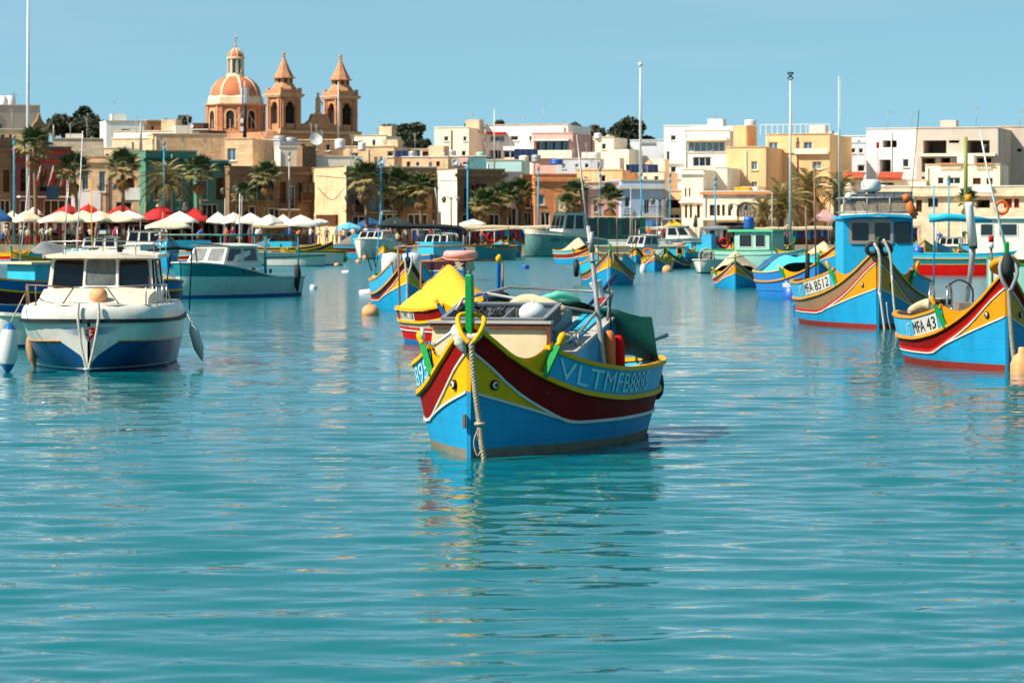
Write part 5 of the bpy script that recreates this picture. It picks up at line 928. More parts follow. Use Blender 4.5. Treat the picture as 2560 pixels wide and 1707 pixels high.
# green hulled trawler
tw, thh = motorboat('white topped trawler with weathered green hull and green deckhouse', 1312, 642, 66, 13.5, 4.0, 2.1, 1.35, hullm=paint('weathered_green_hull', '6f9a94', .6, dirt='c9c8b8', damt=.6, scale=1.5), bottom=NAVY, cab=(3.0, 5.4, 1.5, 2.1, .5), canopy=(5.2, 13.4, 3.6, CREAM), name='trawler', cat='trawler', group=None)
b = MB(); b.bb(-1.3, 1.3, 5.4, 11.5, 1.4, 3.5); b.build('deckhouse', paint('deep_green_house', '1f6f66', .4), tw)
for k in range(5): MB().bb(1.302, 1.33, 5.8 + 1.1 * k, 6.5 + 1.1 * k, 2.0, 3.2).build('deckhouse_window', GLASS, tw)
rail(tw, [(0, -.3, 2.75), (1.3, 1.6, 2.75), (1.7, 3.0, 2.7)], [((1.2, 1.6, 2.0), (1.3, 1.6, 2.75)), ((.1, -.1, 2.1), (0, -.3, 2.75))], .03, PLASTW); rail(tw, [(1.7, 11.5, 2.2), (1.8, 13.4, 2.2)], [], .03, PLASTW)
MB().grid([[(x * 1.9, y, 4.25) for x in (-1, 1)] for y in (1.5, 5.5)], False).build('flybridge_top', PLASTW, tw)
for x in (-1.4, 1.4):
    for y in (2.6, 5.2): pole(tw, [(x, y, 3.6), (x, y, 4.25)], .04, PLASTW, 'flybridge_post')
vs, fs, wd = text_geo('MFA 7 005 VLT', .32, .01); MB().add([thh.p(.14 + x / 13.5, 1.35 + z, 1, .02) for x, z in vs], fs).build('number_lettering', INK, tw)
thh.strip(lambda u: thh.g(u) + .04, lambda u: thh.g(u) + .42 * max(0, 1 - u * 1.6), 0, .6, n=14, rows=2, thick=.05).build('bulwark', CREAMW, tw)
wc, wch = motorboat('white cruiser VLTMFA6798 with green lower hull behind the small boats', 1785, 642, -78, 10.5, 3.2, 1.7, 1.5, hullm=HULLW, bottom=NAVY, cab=(1.6, 4.2, 1.3, 1.1, .9), canopy=(1.8, 4.6, 3.4, HULLW))
wch.strip(lambda u: .08, lambda u: .85, n=14, rows=2, off=.012).build('green_band', TEAL, wc)
vs, fs, wd = text_geo('VLTMFA6798', .3, .01); MB().add([wch.p(.40 - x / 10.5, 1.15 + z, -1, .02) for x, z in vs], fs).build('number_lettering', INK, wc)
motorboat('small white cabin boat with orange cover under the yellow parasol', 1560, 652, 40, 6.0, 2.2, 1.1, .9, cab=(1.2, 3.2, .95, 1.0, .5), canopy=(3.0, 5.8, 2.6, WHITE))
rb = motorboat('white rubber dinghy hull with round fan at its stern', 1752, 684, 20, 4.2, 1.8, .8, .7, group='small tenders', name='tender', cat='tender')[0]
b = MB(); b.torus((0, 0, 1.0), .42, .05, 20, 7, ax='y'); b.torus((0, 0, 1.0), .2, .03, 16, 6, ax='y')
for k in range(8): a = k * math.pi / 4; b.tube([(0, 0, 1.0), (.42 * math.cos(a), 0, 1 + .42 * math.sin(a))], .015, 4)
b.build('round_basket', ROPE, None, world(rb, (.2, .4, 0)), 0, 'round basket reel standing in the white dinghy', 'basket')
motorboat('white runabout behind the red boat at right', 2362, 655, 12, 5.5, 2.1, 1.2, 1.0, cab=(1.5, 3.2, .85, .8, .4))
# floating jetty
Yj = 288; jt_ = thing('floating_jetty', 'pale floating jetty with people at the left quay', 'jetty', (WX(832, Yj), Yj, 0)); MB().bb(0, 3.4, 0, 14, .62, .95).build('jetty_deck', plaster('jetty_concrete', 'cdb898'), jt_)
for x in (.2, 1.7, 3.2): MB().bb(x - .2, x + .2, .3, 13, -.5, .62).build('jetty_float', RUBBER, jt_)
# buoys
def buoy(px, wl, r, m, label, sz=1.0, form='ball'):
    Y = YW(wl); b = MB()
    if form == 'ball': b.ball((0, 0, r * .35 * sz), r, 16, 10, sz); b.tube([(0, 0, r * 1.3 * sz), (0, 0, r * 1.5 * sz)], r * .18, 8)
    elif form == 'drum': b.lathe([(.001, -r), (r * .9, -r), (r, -r * .8), (r * .96, 0), (r, r * .7), (r * .85, r), (.001, r * 1.02)], 14, M=Matrix.Rotation(R(random.uniform(8, 25)), 4, 'Y'))
    elif form == 'cone': b.lathe([(.001, -.2), (r, -.1), (r, .05), (r * .25, r * 1.5), (r * .2, r * 1.9), (.001, r * 1.95)], 14)
    elif form == 'lying': b.lathe([(.001, -r * 1.6), (r * .9, -r * 1.5), (r, -r), (r * .95, 0), (r, r), (r * .9, r * 1.5), (.001, r * 1.6)], 14, M=Matrix.Rotation(R(82), 4, 'Y'))
    return b.build('buoy', m, None, (WX(px, Y), Y, 0), 0, label, 'buoy', 'floating buoys')
buoy(926, 788, .27, BUOYO, 'large round peach buoy left of the yellow covered boat', .9)
buoy(783, 722, .16, PLASTW, 'white drum buoy standing in open water at left', 1, 'drum'); buoy(864, 682, .14, PLASTW, 'white float lying between the drum and small buoys', 1, 'lying')
buoy(896, 657, .2, BUOYO, 'pale round buoy near the floating jetty'); buoy(842, 664, .2, BUOYO, 'small pale buoy left of the pair by the jetty', .7); buoy(730, 663, .2, BUOYO, 'pale yellow buoy beside the black rimmed tender')
buoy(860, 650, .36, paint('sea_green_buoy', '5fa088'), 'green conical buoy at the left quay', 1, 'cone'); buoy(912, 648, .2, BUOYO, 'pale oval buoy under the floating jetty end', 1.2)
buoy(918, 735, .2, PLASTW, 'white float lying by the small maroon boat', 1, 'lying'); buoy(1313, 672, .25, PLASTB, 'blue drum buoy alone in open water right of centre', 1, 'drum'); buoy(1408, 645, .32, PLASTB, 'blue barrels lying at the trawler waterline', 1, 'lying')
buoy(1426, 659, .28, RED, 'red buoy left of the taupe banded boat', .7); buoy(1608, 680, .2, PLASTW, 'white float at the taupe banded boat stern', 1.8)
# ------------------------------------------------------------------ land
Q = 1.0            # quay level
def hillz(Y): return float(np.interp(Y, [296, 330, 360, 400, 450, 520, 900], [Q - .06, Q - .06, 2.2, 5.5, 9.5, 13.0, 13.5]))
xs = [-260, -120, -70, -45, -25, -10, 5, 20, 40, 65, 120, 260]
MB().grid([[(x, y, hillz(y) + (0 if y < 335 else .6 * math.sin(x * .07 + y * .05))) for x in xs] for y in (302, 318, 335, 350, 370, 390, 410, 430, 450, 480, 520, 600, 900)]).build('hillside', mat('dry_hillside', '8a7a56', .95, .3, .05, dirt='4a5a30', damt=.6), None, label='dry hillside rising behind the waterfront', cat='hillside', kind='structure')
QM = stone('quay_stone', 'b8a183', blocks=(1.4, .45), dirt='3a3226', damt=.6)
MB().bb(-260, 260, 300.0, 334, -3, Q).build('quay', QM, None, label='stone quay with a paved top along the far shore', cat='quay', kind='structure')
# ------------------------------------------------------------------ buildings
FRW = plaster('window_frame_white', 'd5d0c4', damt=.1); SHUT = paint('brown_shutter', '5e3a24', .6); DOORB = paint('dark_door', '2a2320', .5); BLUEW = paint('blue_joinery', '2f6f98', .5); REDW = paint('red_joinery', '9a2a20', .5); IRON = paint('iron_railing', '24262a', .5); TILE = mat('red_roof_tile', 'd05a38', .8, .25, 8, dirt='7a3020', damt=.4)
LSC = stone('coping_stone', 'd8bf9c'); LS2_ = stone('roof_hut_stone', 'dcc4a2')
class House:
    def __init__(s, label, pl, pr, yt, Y, phi, m, depth=9, zb=None, opens=(), name='house', cat='house', group=None, parapet=.5, cornice=None, trim=None, win=BGLASS, frame=FRW):
        phi = -17 if -13 <= phi < -1 else phi; c, sn = math.cos(R(phi)), math.sin(R(phi)); s.c, s.s, s.Y, s.phi = c, sn, Y, phi
        ax = WX(pl, Y); s.ax = ax; s.root = thing(name, label, cat, (ax, Y, 0), R(phi), group); s.m = m; s.w = s.u(pr); s.zt = WZ(yt, Y); s.zb = (hillz(Y) - .8 if zb is None else zb); s.depth = depth
        w_ = s.w; zt, zb_ = s.zt, s.zb; holes = []
        for o in opens:
            x0, y0, x1, y1 = o[:4]; u0, u1 = s.u(x0), s.u(x1); um = (u0 + u1) / 2; Yp = Y + um * sn; holes.append((max(u0, .05), min(u1, w_ - .05), max(WZ(y1, Yp), zb_ + .02), min(WZ(y0, Yp), zt - .05), o[4], o[5:]))
        mb = MB(); us = sorted({0, w_} | {h[0] for h in holes} | {h[1] for h in holes}); zs = sorted({zb_, zt} | {h[2] for h in holes} | {h[3] for h in holes})
        for i in range(len(us) - 1):
            for j in range(len(zs) - 1):
                a, b_ = (us[i] + us[i + 1]) / 2, (zs[j] + zs[j + 1]) / 2
                if any(h[0] < a < h[1] and h[2] < b_ < h[3] for h in holes): continue
                mb.add([(us[i], 0, zs[j]), (us[i + 1], 0, zs[j]), (us[i + 1], 0, zs[j + 1]), (us[i], 0, zs[j + 1])], [(0, 1, 2, 3)])
        rz = zt - parapet
        mb.add([(0, 0, zb_), (0, depth, zb_), (0, depth, zt), (0, 0, zt)], [(0, 3, 2, 1)]); mb.add([(w_, 0, zb_), (w_, depth, zb_), (w_, depth, zt), (w_, 0, zt)], [(0, 1, 2, 3)]); mb.add([(0, depth, zb_), (w_, depth, zb_), (w_, depth, zt), (0, depth, zt)], [(0, 3, 2, 1)])
        k = .22; mb.add([(0, 0, zt), (w_, 0, zt), (w_, depth, zt), (0, depth, zt), (k, k, zt), (w_ - k, k, zt), (w_ - k, depth - k, zt), (k, depth - k, zt), (k, k, rz), (w_ - k, k, rz), (w_ - k, depth - k, rz), (k, depth - k, rz)],
            [(0, 1, 5, 4), (1, 2, 6, 5), (2, 3, 7, 6), (3, 0, 4, 7), (4, 5, 9, 8), (5, 6, 10, 9), (6, 7, 11, 10), (7, 4, 8, 11), (8, 9, 10, 11)])
        for h in holes:
            d = 6.0 if h[4] == 'v' else .22; a, b_, z0, z1 = h[:4]
            mb.add([(a, 0, z0), (b_, 0, z0), (b_, 0, z1), (a, 0, z1), (a, d, z0), (b_, d, z0), (b_, d, z1), (a, d, z1)], [(0, 4, 5, 1), (1, 5, 6, 2), (2, 6, 7, 3), (3, 7, 4, 0)] + ([(4, 7, 6, 5)] if h[4] == 'v' else []))
        s.wall = mb.build('wall', m, s.root)
        hr_ = random.Random(label)
        cpm = m if trim is None else trim
        if w_ > 2 and zt - zb_ > 2:
            MB().bb(-.06, w_ + .06, -.07, .26, zt + .003, zt + .12).build('coping', hr_.choice((cpm, FRW, LSC)), s.root); MB().bb(-.06, .2, .262, depth, zt + .003, zt + .12).build('coping', cpm, s.root)
            if hr_.random() < .6:
                x = w_ * hr_.choice((.04, .96, .5)) ; MB().tube([(x, -.07, zb_), (x, -.07, zt - .3)], .055, 6).build('drainpipe', hr_.choice((FRW, GALV, SHUT)), s.root)
            for q in range(hr_.randint(0, 2)):
                x, y, hgt = w_ * hr_.uniform(.15, .85), depth * hr_.uniform(.2, .6), hr_.uniform(1.6, 3.2); a_ = MB(); a_.tube([(x, y, rz), (x, y, rz + hgt)], .03, 4)
                for k_ in range(4): a_.tube([(x - .35 + .05 * k_, y, rz + hgt - .12 * k_), (x + .35 - .05 * k_, y, rz + hgt - .12 * k_)], .015, 3)
                a_.build('aerial', GALV, s.root)
            if w_ > 4 and hr_.random() < .5:
                x = w_ * hr_.uniform(.2, .7); MB().bb(x, x + 1.7, depth * .45, depth * .45 + 1.8, rz, zt + hr_.uniform(.5, 1.4)).build('stair_hut', hr_.choice((m, LS2_, FRW)), s.root)
        for h in holes: s.fill(h, win, frame)
        for z_, pr_, hh_, mm in (cornice or ()):
            z_ = WZ(z_, Y); MB().bb(-pr_, w_ + pr_, -pr_, .1, z_ - hh_ / 2, z_ + hh_ / 2).build('cornice', mm or m, s.root)
    def u(s, px):
        k = (px - CX) / F; return (k * s.Y - s.ax) / (s.c - k * s.s)
    def z(s, px, py): return WZ(py, s.Y + s.u(px) * s.s)
    def fill(s, h, win, frame):
        a, b_, z0, z1, kind, ex = h; R_ = s.root
        if kind == 'v': return
        pm = win; fm = frame
        if kind == 'd': pm = DOORB; fm = frame
        if kind == 's': pm = SHUT; fm = SHUT
        if kind == 'k': pm = GLASS
        if ex: pm = ex[0]
        if len(ex) > 1: fm = ex[1]
        nm = 'door' if kind == 'd' else ('shutter' if kind == 's' else 'window')
        p = MB().add([(a, .17, z0), (b_, .17, z0), (b_, .17, z1), (a, .17, z1)], [(0, 1, 2, 3)]).build(nm, pm, R_)
        t = min(.09, (b_ - a) * .12); f = MB()
        f.bb(a, a + t, .1, .2, z0, z1); f.bb(b_ - t, b_, .1, .2, z0, z1); f.bb(a + t, b_ - t, .1, .2, z1 - t, z1); f.bb(a + t, b_ - t, .1, .2, z0, z0 + t)
        n = 0 if kind == 'k' and b_ - a < 1 else max(1, int((b_ - a) / .8))
        for i in range(1, n + 1): x = a + (b_ - a) * i / (n + 1); f.bb(x - t * .35, x + t * .35, .12, .18, z0 + t, z1 - t)
        if kind == 's':
            for i in range(int((z1 - z0) / .22)): f.bb(a + t, b_ - t, .13, .168, z0 + .1 + i * .22, z0 + .15 + i * .22)
        f.build('frame', fm, p)
        if kind in 'wk': MB().bb(a - .08, b_ + .08, -.09, -.002, z0 - .1, z0).build('sill', FRW, p)
    def box(s, name, x0, y0, x1, y1, m, d0=-.3, d1=0.0, par=None):
        u0, u1 = s.u(x0), s.u(x1); return MB().bb(u0, u1, d0, d1, s.z((x0 + x1) / 2, y1), s.z((x0 + x1) / 2, y0)).build(name, m, par or s.root)
    def balcony(s, x0, yf, x1, yr, m=IRON, d=1.0, slab=FRW, solid=False):
        u0, u1 = s.u(x0), s.u(x1); zf, zr = s.z(x0, yf), s.z(x0, yr); o = MB().bb(u0, u1, -d, -.003, zf - .16, zf).build('balcony', slab, s.root)
        if solid: MB().bb(u0, u1, -d, -d + .12, zf + .002, zr).build('parapet', m, o); return
        f = MB(); f.bb(u0, u1, -d + .02, -d + .07, zr - .05, zr)
        for i in range(int((u1 - u0) / .18) + 1): f.bb(u0 + i * .18, u0 + i * .18 + .03, -d + .03, -d + .06, zf, zr - .05)
        f.bb(u0, u0 + .05, -d + .07, -.003, zr - .05, zr); f.bb(u1 - .05, u1, -d + .07, -.003, zr - .05, zr); f.build('railing', m, o)
def gallarija(H, x0, y0, x1, y1, m, d=.8):
    """closed timber balcony: panelled base, glazed upper part, sloping lid"""
    u0, u1 = H.u(x0), H.u(x1); z1, z0 = H.z(x0, y0), H.z(x0, y1); zm = z0 + (z1 - z0) * .42; o = MB().bb(u0, u1, -d, -.004, z0, zm).build('timber_balcony', m, H.root); MB().bb(u0 + .04, u1 - .04, -d + .05, -.005, zm + .002, z1 - .1).build('balcony_glazing', GLASS, o)
    n = max(2, int((u1 - u0) / .55)); f = MB()
    for i in range(n + 1): x = u0 + (u1 - u0) * i / n; f.bb(x - .04, x + .04, -d - .01, -d + .06, zm, z1 - .1)
    f.bb(u0, u1, -d - .01, -d + .06, (zm + z1) / 2 - .03, (zm + z1) / 2 + .03); f.build('balcony_frame', m, o); MB().bb(u0 - .08, u1 + .08, -d - .1, -.006, z1 - .1, z1).build('balcony_lid', m, o); MB().bb(u0 + .1, u1 - .1, -d * .7, -.006, z0 - .25, z0 - .003).build('balcony_bracket', H.m, o)
def arch(par, H, x0, y0, x1, y1, m, ring, d=-.04):
    """arched panel with a raised surround"""
    a, b_ = H.u(x0), H.u(x1); z0, z1 = H.z(x0, y1), H.z(x0, y0); r = (b_ - a) / 2; cx = (a + b_) / 2; zs = z1 - r
    pts = [(a, z0), (b_, z0)] + [(cx + r * math.cos(t), zs + r * math.sin(t)) for t in [math.pi * i / 12 for i in range(13)]]
    p = MB().prism(pts, d, d + .03).build('window', m, par)
    ro, out = r * 1.22, []
    inn = [(a, z0)] + [(cx - r * math.cos(t), zs + r * math.sin(t)) for t in [math.pi * i / 12 for i in range(13)]] + [(b_, z0)]; o2 = [(a - r * .22, z0)] + [(cx - ro * math.cos(t), zs + ro * math.sin(t)) for t in [math.pi * i / 12 for i in range(13)]] + [(b_ + r * .22, z0)]
    f = MB(); f.grid([[(x, d - .08, z) for x, z in o2], [(x, d - .08, z) for x, z in inn], [(x, d, z) for x, z in inn]], False); f.grid([[(x, .0, z) for x, z in o2], [(x, d - .08, z) for x, z in o2]], False); f.build('frame', ring, p); return p
LS = stone('honey_limestone', 'ecc59a'); LS2 = stone('pale_limestone', 'ead2b2'); LS3 = stone('weathered_shade_limestone', '8e7055', damt=.6); LS4 = stone('orange_limestone', 'd8905e'); PLW = plaster('white_plaster', 'f2ece4'); PLC = plaster('cream_plaster', 'f4e2c6'); PLY = plaster('yellow_plaster', 'f2c08a'); PLG = plaster('grey_plaster', 'c2c4c8'); PLGN = plaster('sea_green_plaster', '4f7c68'); PLP = plaster('pink_plaster', 'dca598'); CONC = plaster('raw_concrete', 'ccbcac', damt=.4); PLB = plaster('pale_blue_plaster', 'a8b8cc'); TURW = plaster('turquoise_wall', '4a7c84'); MAUV = plaster('mauve_plaster', '6c4c4c')  # weathered stone, mauve and sea green: front-row shade also darkened into the colour
S = 27
# --- front row, left to right
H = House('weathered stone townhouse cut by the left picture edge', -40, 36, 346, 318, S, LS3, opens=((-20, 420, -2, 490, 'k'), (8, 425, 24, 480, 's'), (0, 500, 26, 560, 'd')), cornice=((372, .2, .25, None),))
H = House('dark club house with red trim, arched windows and balcony', 38, 178, 368, 319, S, MAUV, opens=((50, 500, 80, 560, 'd'), (110, 500, 165, 560, 'd')), cornice=((380, .25, .35, REDW), (402, .15, .3, REDW)))
for x in (60, 104, 148): arch(H.root, H, x - 10, 420, x + 12, 478, GLASS, REDW)
H.balcony(42, 490, 172, 466); H.box('banner', 108, 466, 138, 500, paint('blue_banner', '1f4a7a', .7), -1.1, -1.06)
for i, (x, y) in enumerate(((80, 436), (112, 432), (142, 430))):
    f = thing('flag', ('left', 'middle', 'right')[i] + ' red and white flag on the club balcony', 'flag', world(H.root, (H.u(x), -.9, H.z(x, 470))), R(S), 'flags on the club balcony'); MB().tube([(0, 0, 0), (.5, -.3, 2.2)], .04, 5).build('flag_pole', PLASTW, f)
    MB().grid([[(.5 - .12 * k, -.3 + .05 * math.sin(k * 2), 2.1 - .35 * k - dz) for k in range(4)] for dz in (0, .45)], False).build('flag_cloth', WHITE, f); MB().grid([[(.48 - .12 * k, -.3 + .05 * math.sin(k * 2), 1.65 - .35 * k - dz) for k in range(4)] for dz in (0, .6)], False).build('flag_cloth', RED, f)
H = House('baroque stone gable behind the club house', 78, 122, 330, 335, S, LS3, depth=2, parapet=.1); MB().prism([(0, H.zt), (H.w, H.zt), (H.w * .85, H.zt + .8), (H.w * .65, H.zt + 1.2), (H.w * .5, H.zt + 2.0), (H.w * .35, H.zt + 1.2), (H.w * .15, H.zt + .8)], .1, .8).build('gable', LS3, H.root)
H = House('sunlit honey stone house with white shutters behind the palms', 178, 365, 392, 316, 4, LS, opens=((205, 430, 222, 475, 'w'), (248, 428, 264, 480, 'w'), (318, 445, 336, 480, 's'), (200, 505, 236, 560, 'd'), (290, 505, 330, 560, 'd')), cornice=((404, .2, .22, None),)); H.box('whitewash_panel', 178, 478, 252, 540, PLW, -.06, -.003); H.box('whitewash_panel', 310, 470, 364, 500, PLW, -.06, -.003)
House('crumbling stone wall above the honey stone house', 130, 258, 348, 332, 6, LS2, depth=3, parapet=.1)
H = House('sea green house with dark cornice', 364, 492, 378, 315, S, PLGN, opens=((385, 440, 402, 500, 'k'), (440, 440, 456, 500, 'k'), (395, 515, 430, 560, 'd')), cornice=((400, .22, .35, paint('green_cornice', '1f5a44', .6)),))
H = House('lower green house right of the sea green one', 492, 572, 402, 316, S, PLGN, opens=((505, 450, 520, 500, 'k'), (540, 445, 558, 500, 's'), (505, 510, 545, 560, 'd')), cornice=((412, .2, .3, paint('green_cornice', '')),))
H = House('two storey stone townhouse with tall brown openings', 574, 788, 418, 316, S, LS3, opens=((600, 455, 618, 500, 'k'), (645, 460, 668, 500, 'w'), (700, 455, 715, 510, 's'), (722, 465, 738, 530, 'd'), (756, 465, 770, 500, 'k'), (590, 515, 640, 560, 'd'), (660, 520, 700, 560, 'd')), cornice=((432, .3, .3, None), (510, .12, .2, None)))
H.balcony(690, 522, 740, 498); gallarija(H, 636, 452, 676, 500, paint('balcony_green', '2a4a3a', .5)); gallarija(H, 748, 456, 778, 500, paint('balcony_brown', '4a3020', .5))
House('big cream washed wall on the roof left of the dish', 698, 756, 368, 330, 10, PLC, depth=5, parapet=.2)
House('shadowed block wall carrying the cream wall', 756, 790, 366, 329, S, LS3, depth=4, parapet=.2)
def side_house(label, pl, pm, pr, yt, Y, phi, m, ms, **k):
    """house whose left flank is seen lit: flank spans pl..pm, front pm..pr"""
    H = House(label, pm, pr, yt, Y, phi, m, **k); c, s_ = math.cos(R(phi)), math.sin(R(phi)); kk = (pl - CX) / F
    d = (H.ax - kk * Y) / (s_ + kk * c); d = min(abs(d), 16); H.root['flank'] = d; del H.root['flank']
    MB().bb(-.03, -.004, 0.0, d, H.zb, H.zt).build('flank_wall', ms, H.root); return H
H = side_house('stone house with broad sunlit flank wall and dark front', 786, 866, 1092, 418, 312, 26, LS3, LS, depth=14, opens=((885, 490, 900, 530, 'w'), (925, 490, 940, 530, 'w'), (960, 470, 975, 520, 's'), (1010, 470, 1025, 520, 'k'), (1045, 470, 1060, 520, 's'), (880, 540, 915, 570, 'd'), (950, 535, 1000, 570, 'd'), (1020, 535, 1070, 570, 'd')), cornice=((434, .25, .3, None), (528, .12, .2, None)))  # front stone carries painted shade, flank keeps the plain stone
H.balcony(945, 526, 985, 506); gallarija(H, 1004, 466, 1034, 518, paint('balcony_green', '')); gallarija(H, 880, 484, 906, 530, paint('balcony_brown', '')); MB().bb(-.3, -.05, 2.0, 7.0, 3.0, 3.9).build('shop_sign', SHUT, H.root)
House('white roof room above the sunlit flank', 786, 905, 392, 330, 8, PLC, depth=5, parapet=.2)
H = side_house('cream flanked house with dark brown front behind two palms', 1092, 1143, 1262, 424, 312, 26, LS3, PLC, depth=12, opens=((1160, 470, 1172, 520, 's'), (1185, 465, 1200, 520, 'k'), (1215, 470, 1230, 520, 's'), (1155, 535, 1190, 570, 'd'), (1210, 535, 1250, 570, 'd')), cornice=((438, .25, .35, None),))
H.box('shop_sign', 1162, 508, 1176, 545, INK, -.6, -.5); gallarija(H, 1180, 460, 1206, 520, paint('balcony_red', '6a2018', .5))
H = House('narrow grey white house between brown fronts', 1258, 1306, 432, 316, S, PLG, opens=((1272, 470, 1286, 505, 'k'), (1270, 520, 1292, 565, 'd')))
H = House('narrow grey stone house beside the orange one', 1306, 1338, 436, 316, S, LS3, opens=((1314, 480, 1328, 520, 'k'), (1312, 530, 1330, 565, 'd')))
H = House('orange stone house with arched doorway and blue window', 1337, 1442, 437, 314, 6, LS4, opens=((1345, 486, 1361, 512, 'w', BLUEW, FRW), (1352, 530, 1375, 565, 'd')), cornice=((450, .2, .3, None),)); arch(H.root, H, 1390, 486, 1414, 545, PLC, LS4)
H = House('rose painted house half hidden by palms', 1470, 1553, 458, 315, 4, PLP, opens=((1484, 490, 1496, 530, 'w'), (1520, 490, 1534, 530, 'w'), (1485, 540, 1515, 570, 'k')), cornice=((470, .2, .25, FRW),))
H = House('pale blue house with white framed dark windows', 1553, 1662, 452, 314, 8, PLB, opens=((1562, 492, 1575, 518, 'k'), (1610, 498, 1624, 534, 'd', GLASS, FRW), (1565, 545, 1590, 570, 'd')), cornice=((468, .25, .35, FRW),)); H.balcony(1600, 536, 1650, 516)
H.box('name_board', 1557, 524, 1582, 536, PLG, -.1, -.004); vs, fs, wd = text_geo('DUNCLAR', .22, 0); MB().add([(H.u(1559) + x * .75 / wd, -.104, H.z(1559, 532) + z) for x, z in vs], fs).build('board_lettering', INK, H.root)
House('ochre balcony house between blue house and restaurant', 1658, 1712, 478, 318, -4, LS, opens=((1664, 500, 1700, 520, 'v'), (1668, 535, 1700, 565, 'd')))
H = House('cream restaurant with red sign and big arched window', 1757, 1930, 480, 312, -12, PLC, opens=((1774, 512, 1786, 540, 's'), (1792, 512, 1800, 540, 's'), (1805, 512, 1812, 540, 's'), (1820, 512, 1828, 540, 's'), (1905, 512, 1925, 540, 's'), (1790, 556, 1900, 575, 'v')), cornice=((484, .25, .25, LS4), (548, .5, .2, None)))
arch(H.root, H, 1846, 509, 1884, 541, mat('arched_window_pane', '8f8f90', .2, .2), SHUT)
for i in range(4): H.box('mullion', 1852 + i * 7.5, 512, 1853.4 + i * 7.5, 541, SHUT, -.09, -.045)
vs, fs, wd = text_geo('NOITEE WOC', .46, .01); k = (H.u(1886) - H.u(1842)) / wd; MB().add([(H.u(1842) + x * k, -.05, H.z(1842, 491) + z * .8) for x, z in vs], fs).build('sign_lettering', RED, H.root)
H = House('white balconied house left of the restaurant', 1704, 1758, 424, 315, -12, PLC, opens=((1712, 470, 1716, 492, 's'), (1722, 470, 1726, 492, 's'), (1712, 512, 1718, 545, 's'), (1724, 512, 1730, 545, 's'), (1742, 512, 1750, 545, 's')), cornice=((434, .2, .2, FRW), (505, .25, .2, FRW)))
# --- right: hotel
H = House('yellow hotel main block with blue windows', 1914, 2074, 337, 332, -10, PLY, opens=((1921, 355, 1945, 380, 'w'), (1990, 355, 1999, 373, 'w'), (2009, 355, 2031, 382, 'w'), (1926, 405, 1949, 440, 'w'), (2031, 404, 2054, 423, 'w'), (1928, 455, 1949, 474, 'w'), (2040, 445, 2054, 460, 'k')), cornice=((382, .15, .12, None),), depth=12)
H.balcony(1922, 441, 1954, 424); H.balcony(1988, 382, 2072, 372, PLC, .4, PLC, True)
f = MB(); u0, u1 = H.u(1900), H.u(2073); zt = H.zt; f.bb(u0, u1, .1, .18, zt + 1.0, zt + 1.08)
for i in range(13): x = u0 + (u1 - u0) * i / 12; f.bb(x - .04, x + .04, .1, .18, zt, zt + 1.0)
f.build('roof_railing', FRW, H.root)
H = House('cream stair tower of the yellow hotel', 1834, 1866, 314, 334, -10, PLY, depth=5)
H = House('projecting peach block of the hotel with two windows', 1816, 1915, 369, 325, -10, PLY, opens=((1878, 403, 1893, 425, 'w'), (1878, 454, 1893, 472, 'w')), depth=10)
H = House('beige flat roofed wing of the hotel with blue window', 1734, 1818, 420, 320, -10, PLC, opens=((1763, 455, 1788, 476, 'w'),), depth=8, parapet=.3)
House('yellow canopy shelter on the restaurant roof', 1836, 1872, 468, 314, -10, YELL, depth=2, zb=WZ(480, 314), parapet=.05)
H = House('white apartment block with glazed balcony floors', 1660, 1800, 316, 348, -6, PLW, opens=((1676, 338, 1690, 352, 'k'), (1666, 378, 1674, 402, 'k'), (1676, 416, 1690, 432, 'k'), (1676, 458, 1690, 473, 'k')), depth=10); H.box('band', 1664, 436, 1710, 448, FRW, -.25, -.003); H.box('band', 1664, 402, 1710, 410, FRW, -.25, -.003)
H = House('white stepped block with wide glazed loggias', 1711, 1824, 328, 342, -6, PLW, opens=((1720, 354, 1812, 380, 'w'), (1732, 392, 1778, 417, 'k')), depth=8); H.box('awning', 1715, 345, 1820, 352, PLC, -.7, -.003)
# --- right end
H = House('grey rendered houses right of the hotel', 2074, 2170, 358, 350, -6, PLG, opens=((2127, 371, 2138, 383, 'k'), (2147, 371, 2157, 383, 'k'), (2089, 412, 2109, 427, 'k'), (2143, 412, 2162, 430, 'k')), depth=8)
H = House('white modern block with square dark openings', 2166, 2292, 323, 340, -6, PLW, opens=((2206, 351, 2242, 369, 'v'), (2198, 399, 2228, 430, 'v'), (2257, 398, 2272, 418, 'k'), (2200, 450, 2215, 462, 'k')), depth=10)
H = House('unfinished concrete block with gaping dark bays', 2290, 2495, 321, 338, -6, CONC, opens=((2308, 351, 2366, 384, 'v'), (2372, 351, 2398, 358, 'v'), (2416, 351, 2474, 384, 'v'), (2304, 395, 2338, 430, 'v'), (2352, 395, 2375, 409, 'v'), (2405, 395, 2428, 409, 'v'), (2442, 395, 2478, 412, 'v'), (2304, 442, 2314, 462, 'v')), depth=10); H.box('floor_slab', 2300, 384, 2490, 391, PLC, -.6, -.003)
House('large blank rendered block at the right picture edge', 2494, 2620, 318, 345, -6, plaster('grey_beige_render', 'ccb8a8'), depth=12, opens=((2540, 370, 2556, 382, 'k'),))
H = House('cream house with balustraded terraces', 2313, 2500, 413, 326, -6, PLC, opens=((2344, 443, 2360, 461, 'k'), (2367, 443, 2402, 461, 'k'), (2432, 445, 2452, 461, 's'), (2466, 445, 2482, 461, 's')), depth=6)
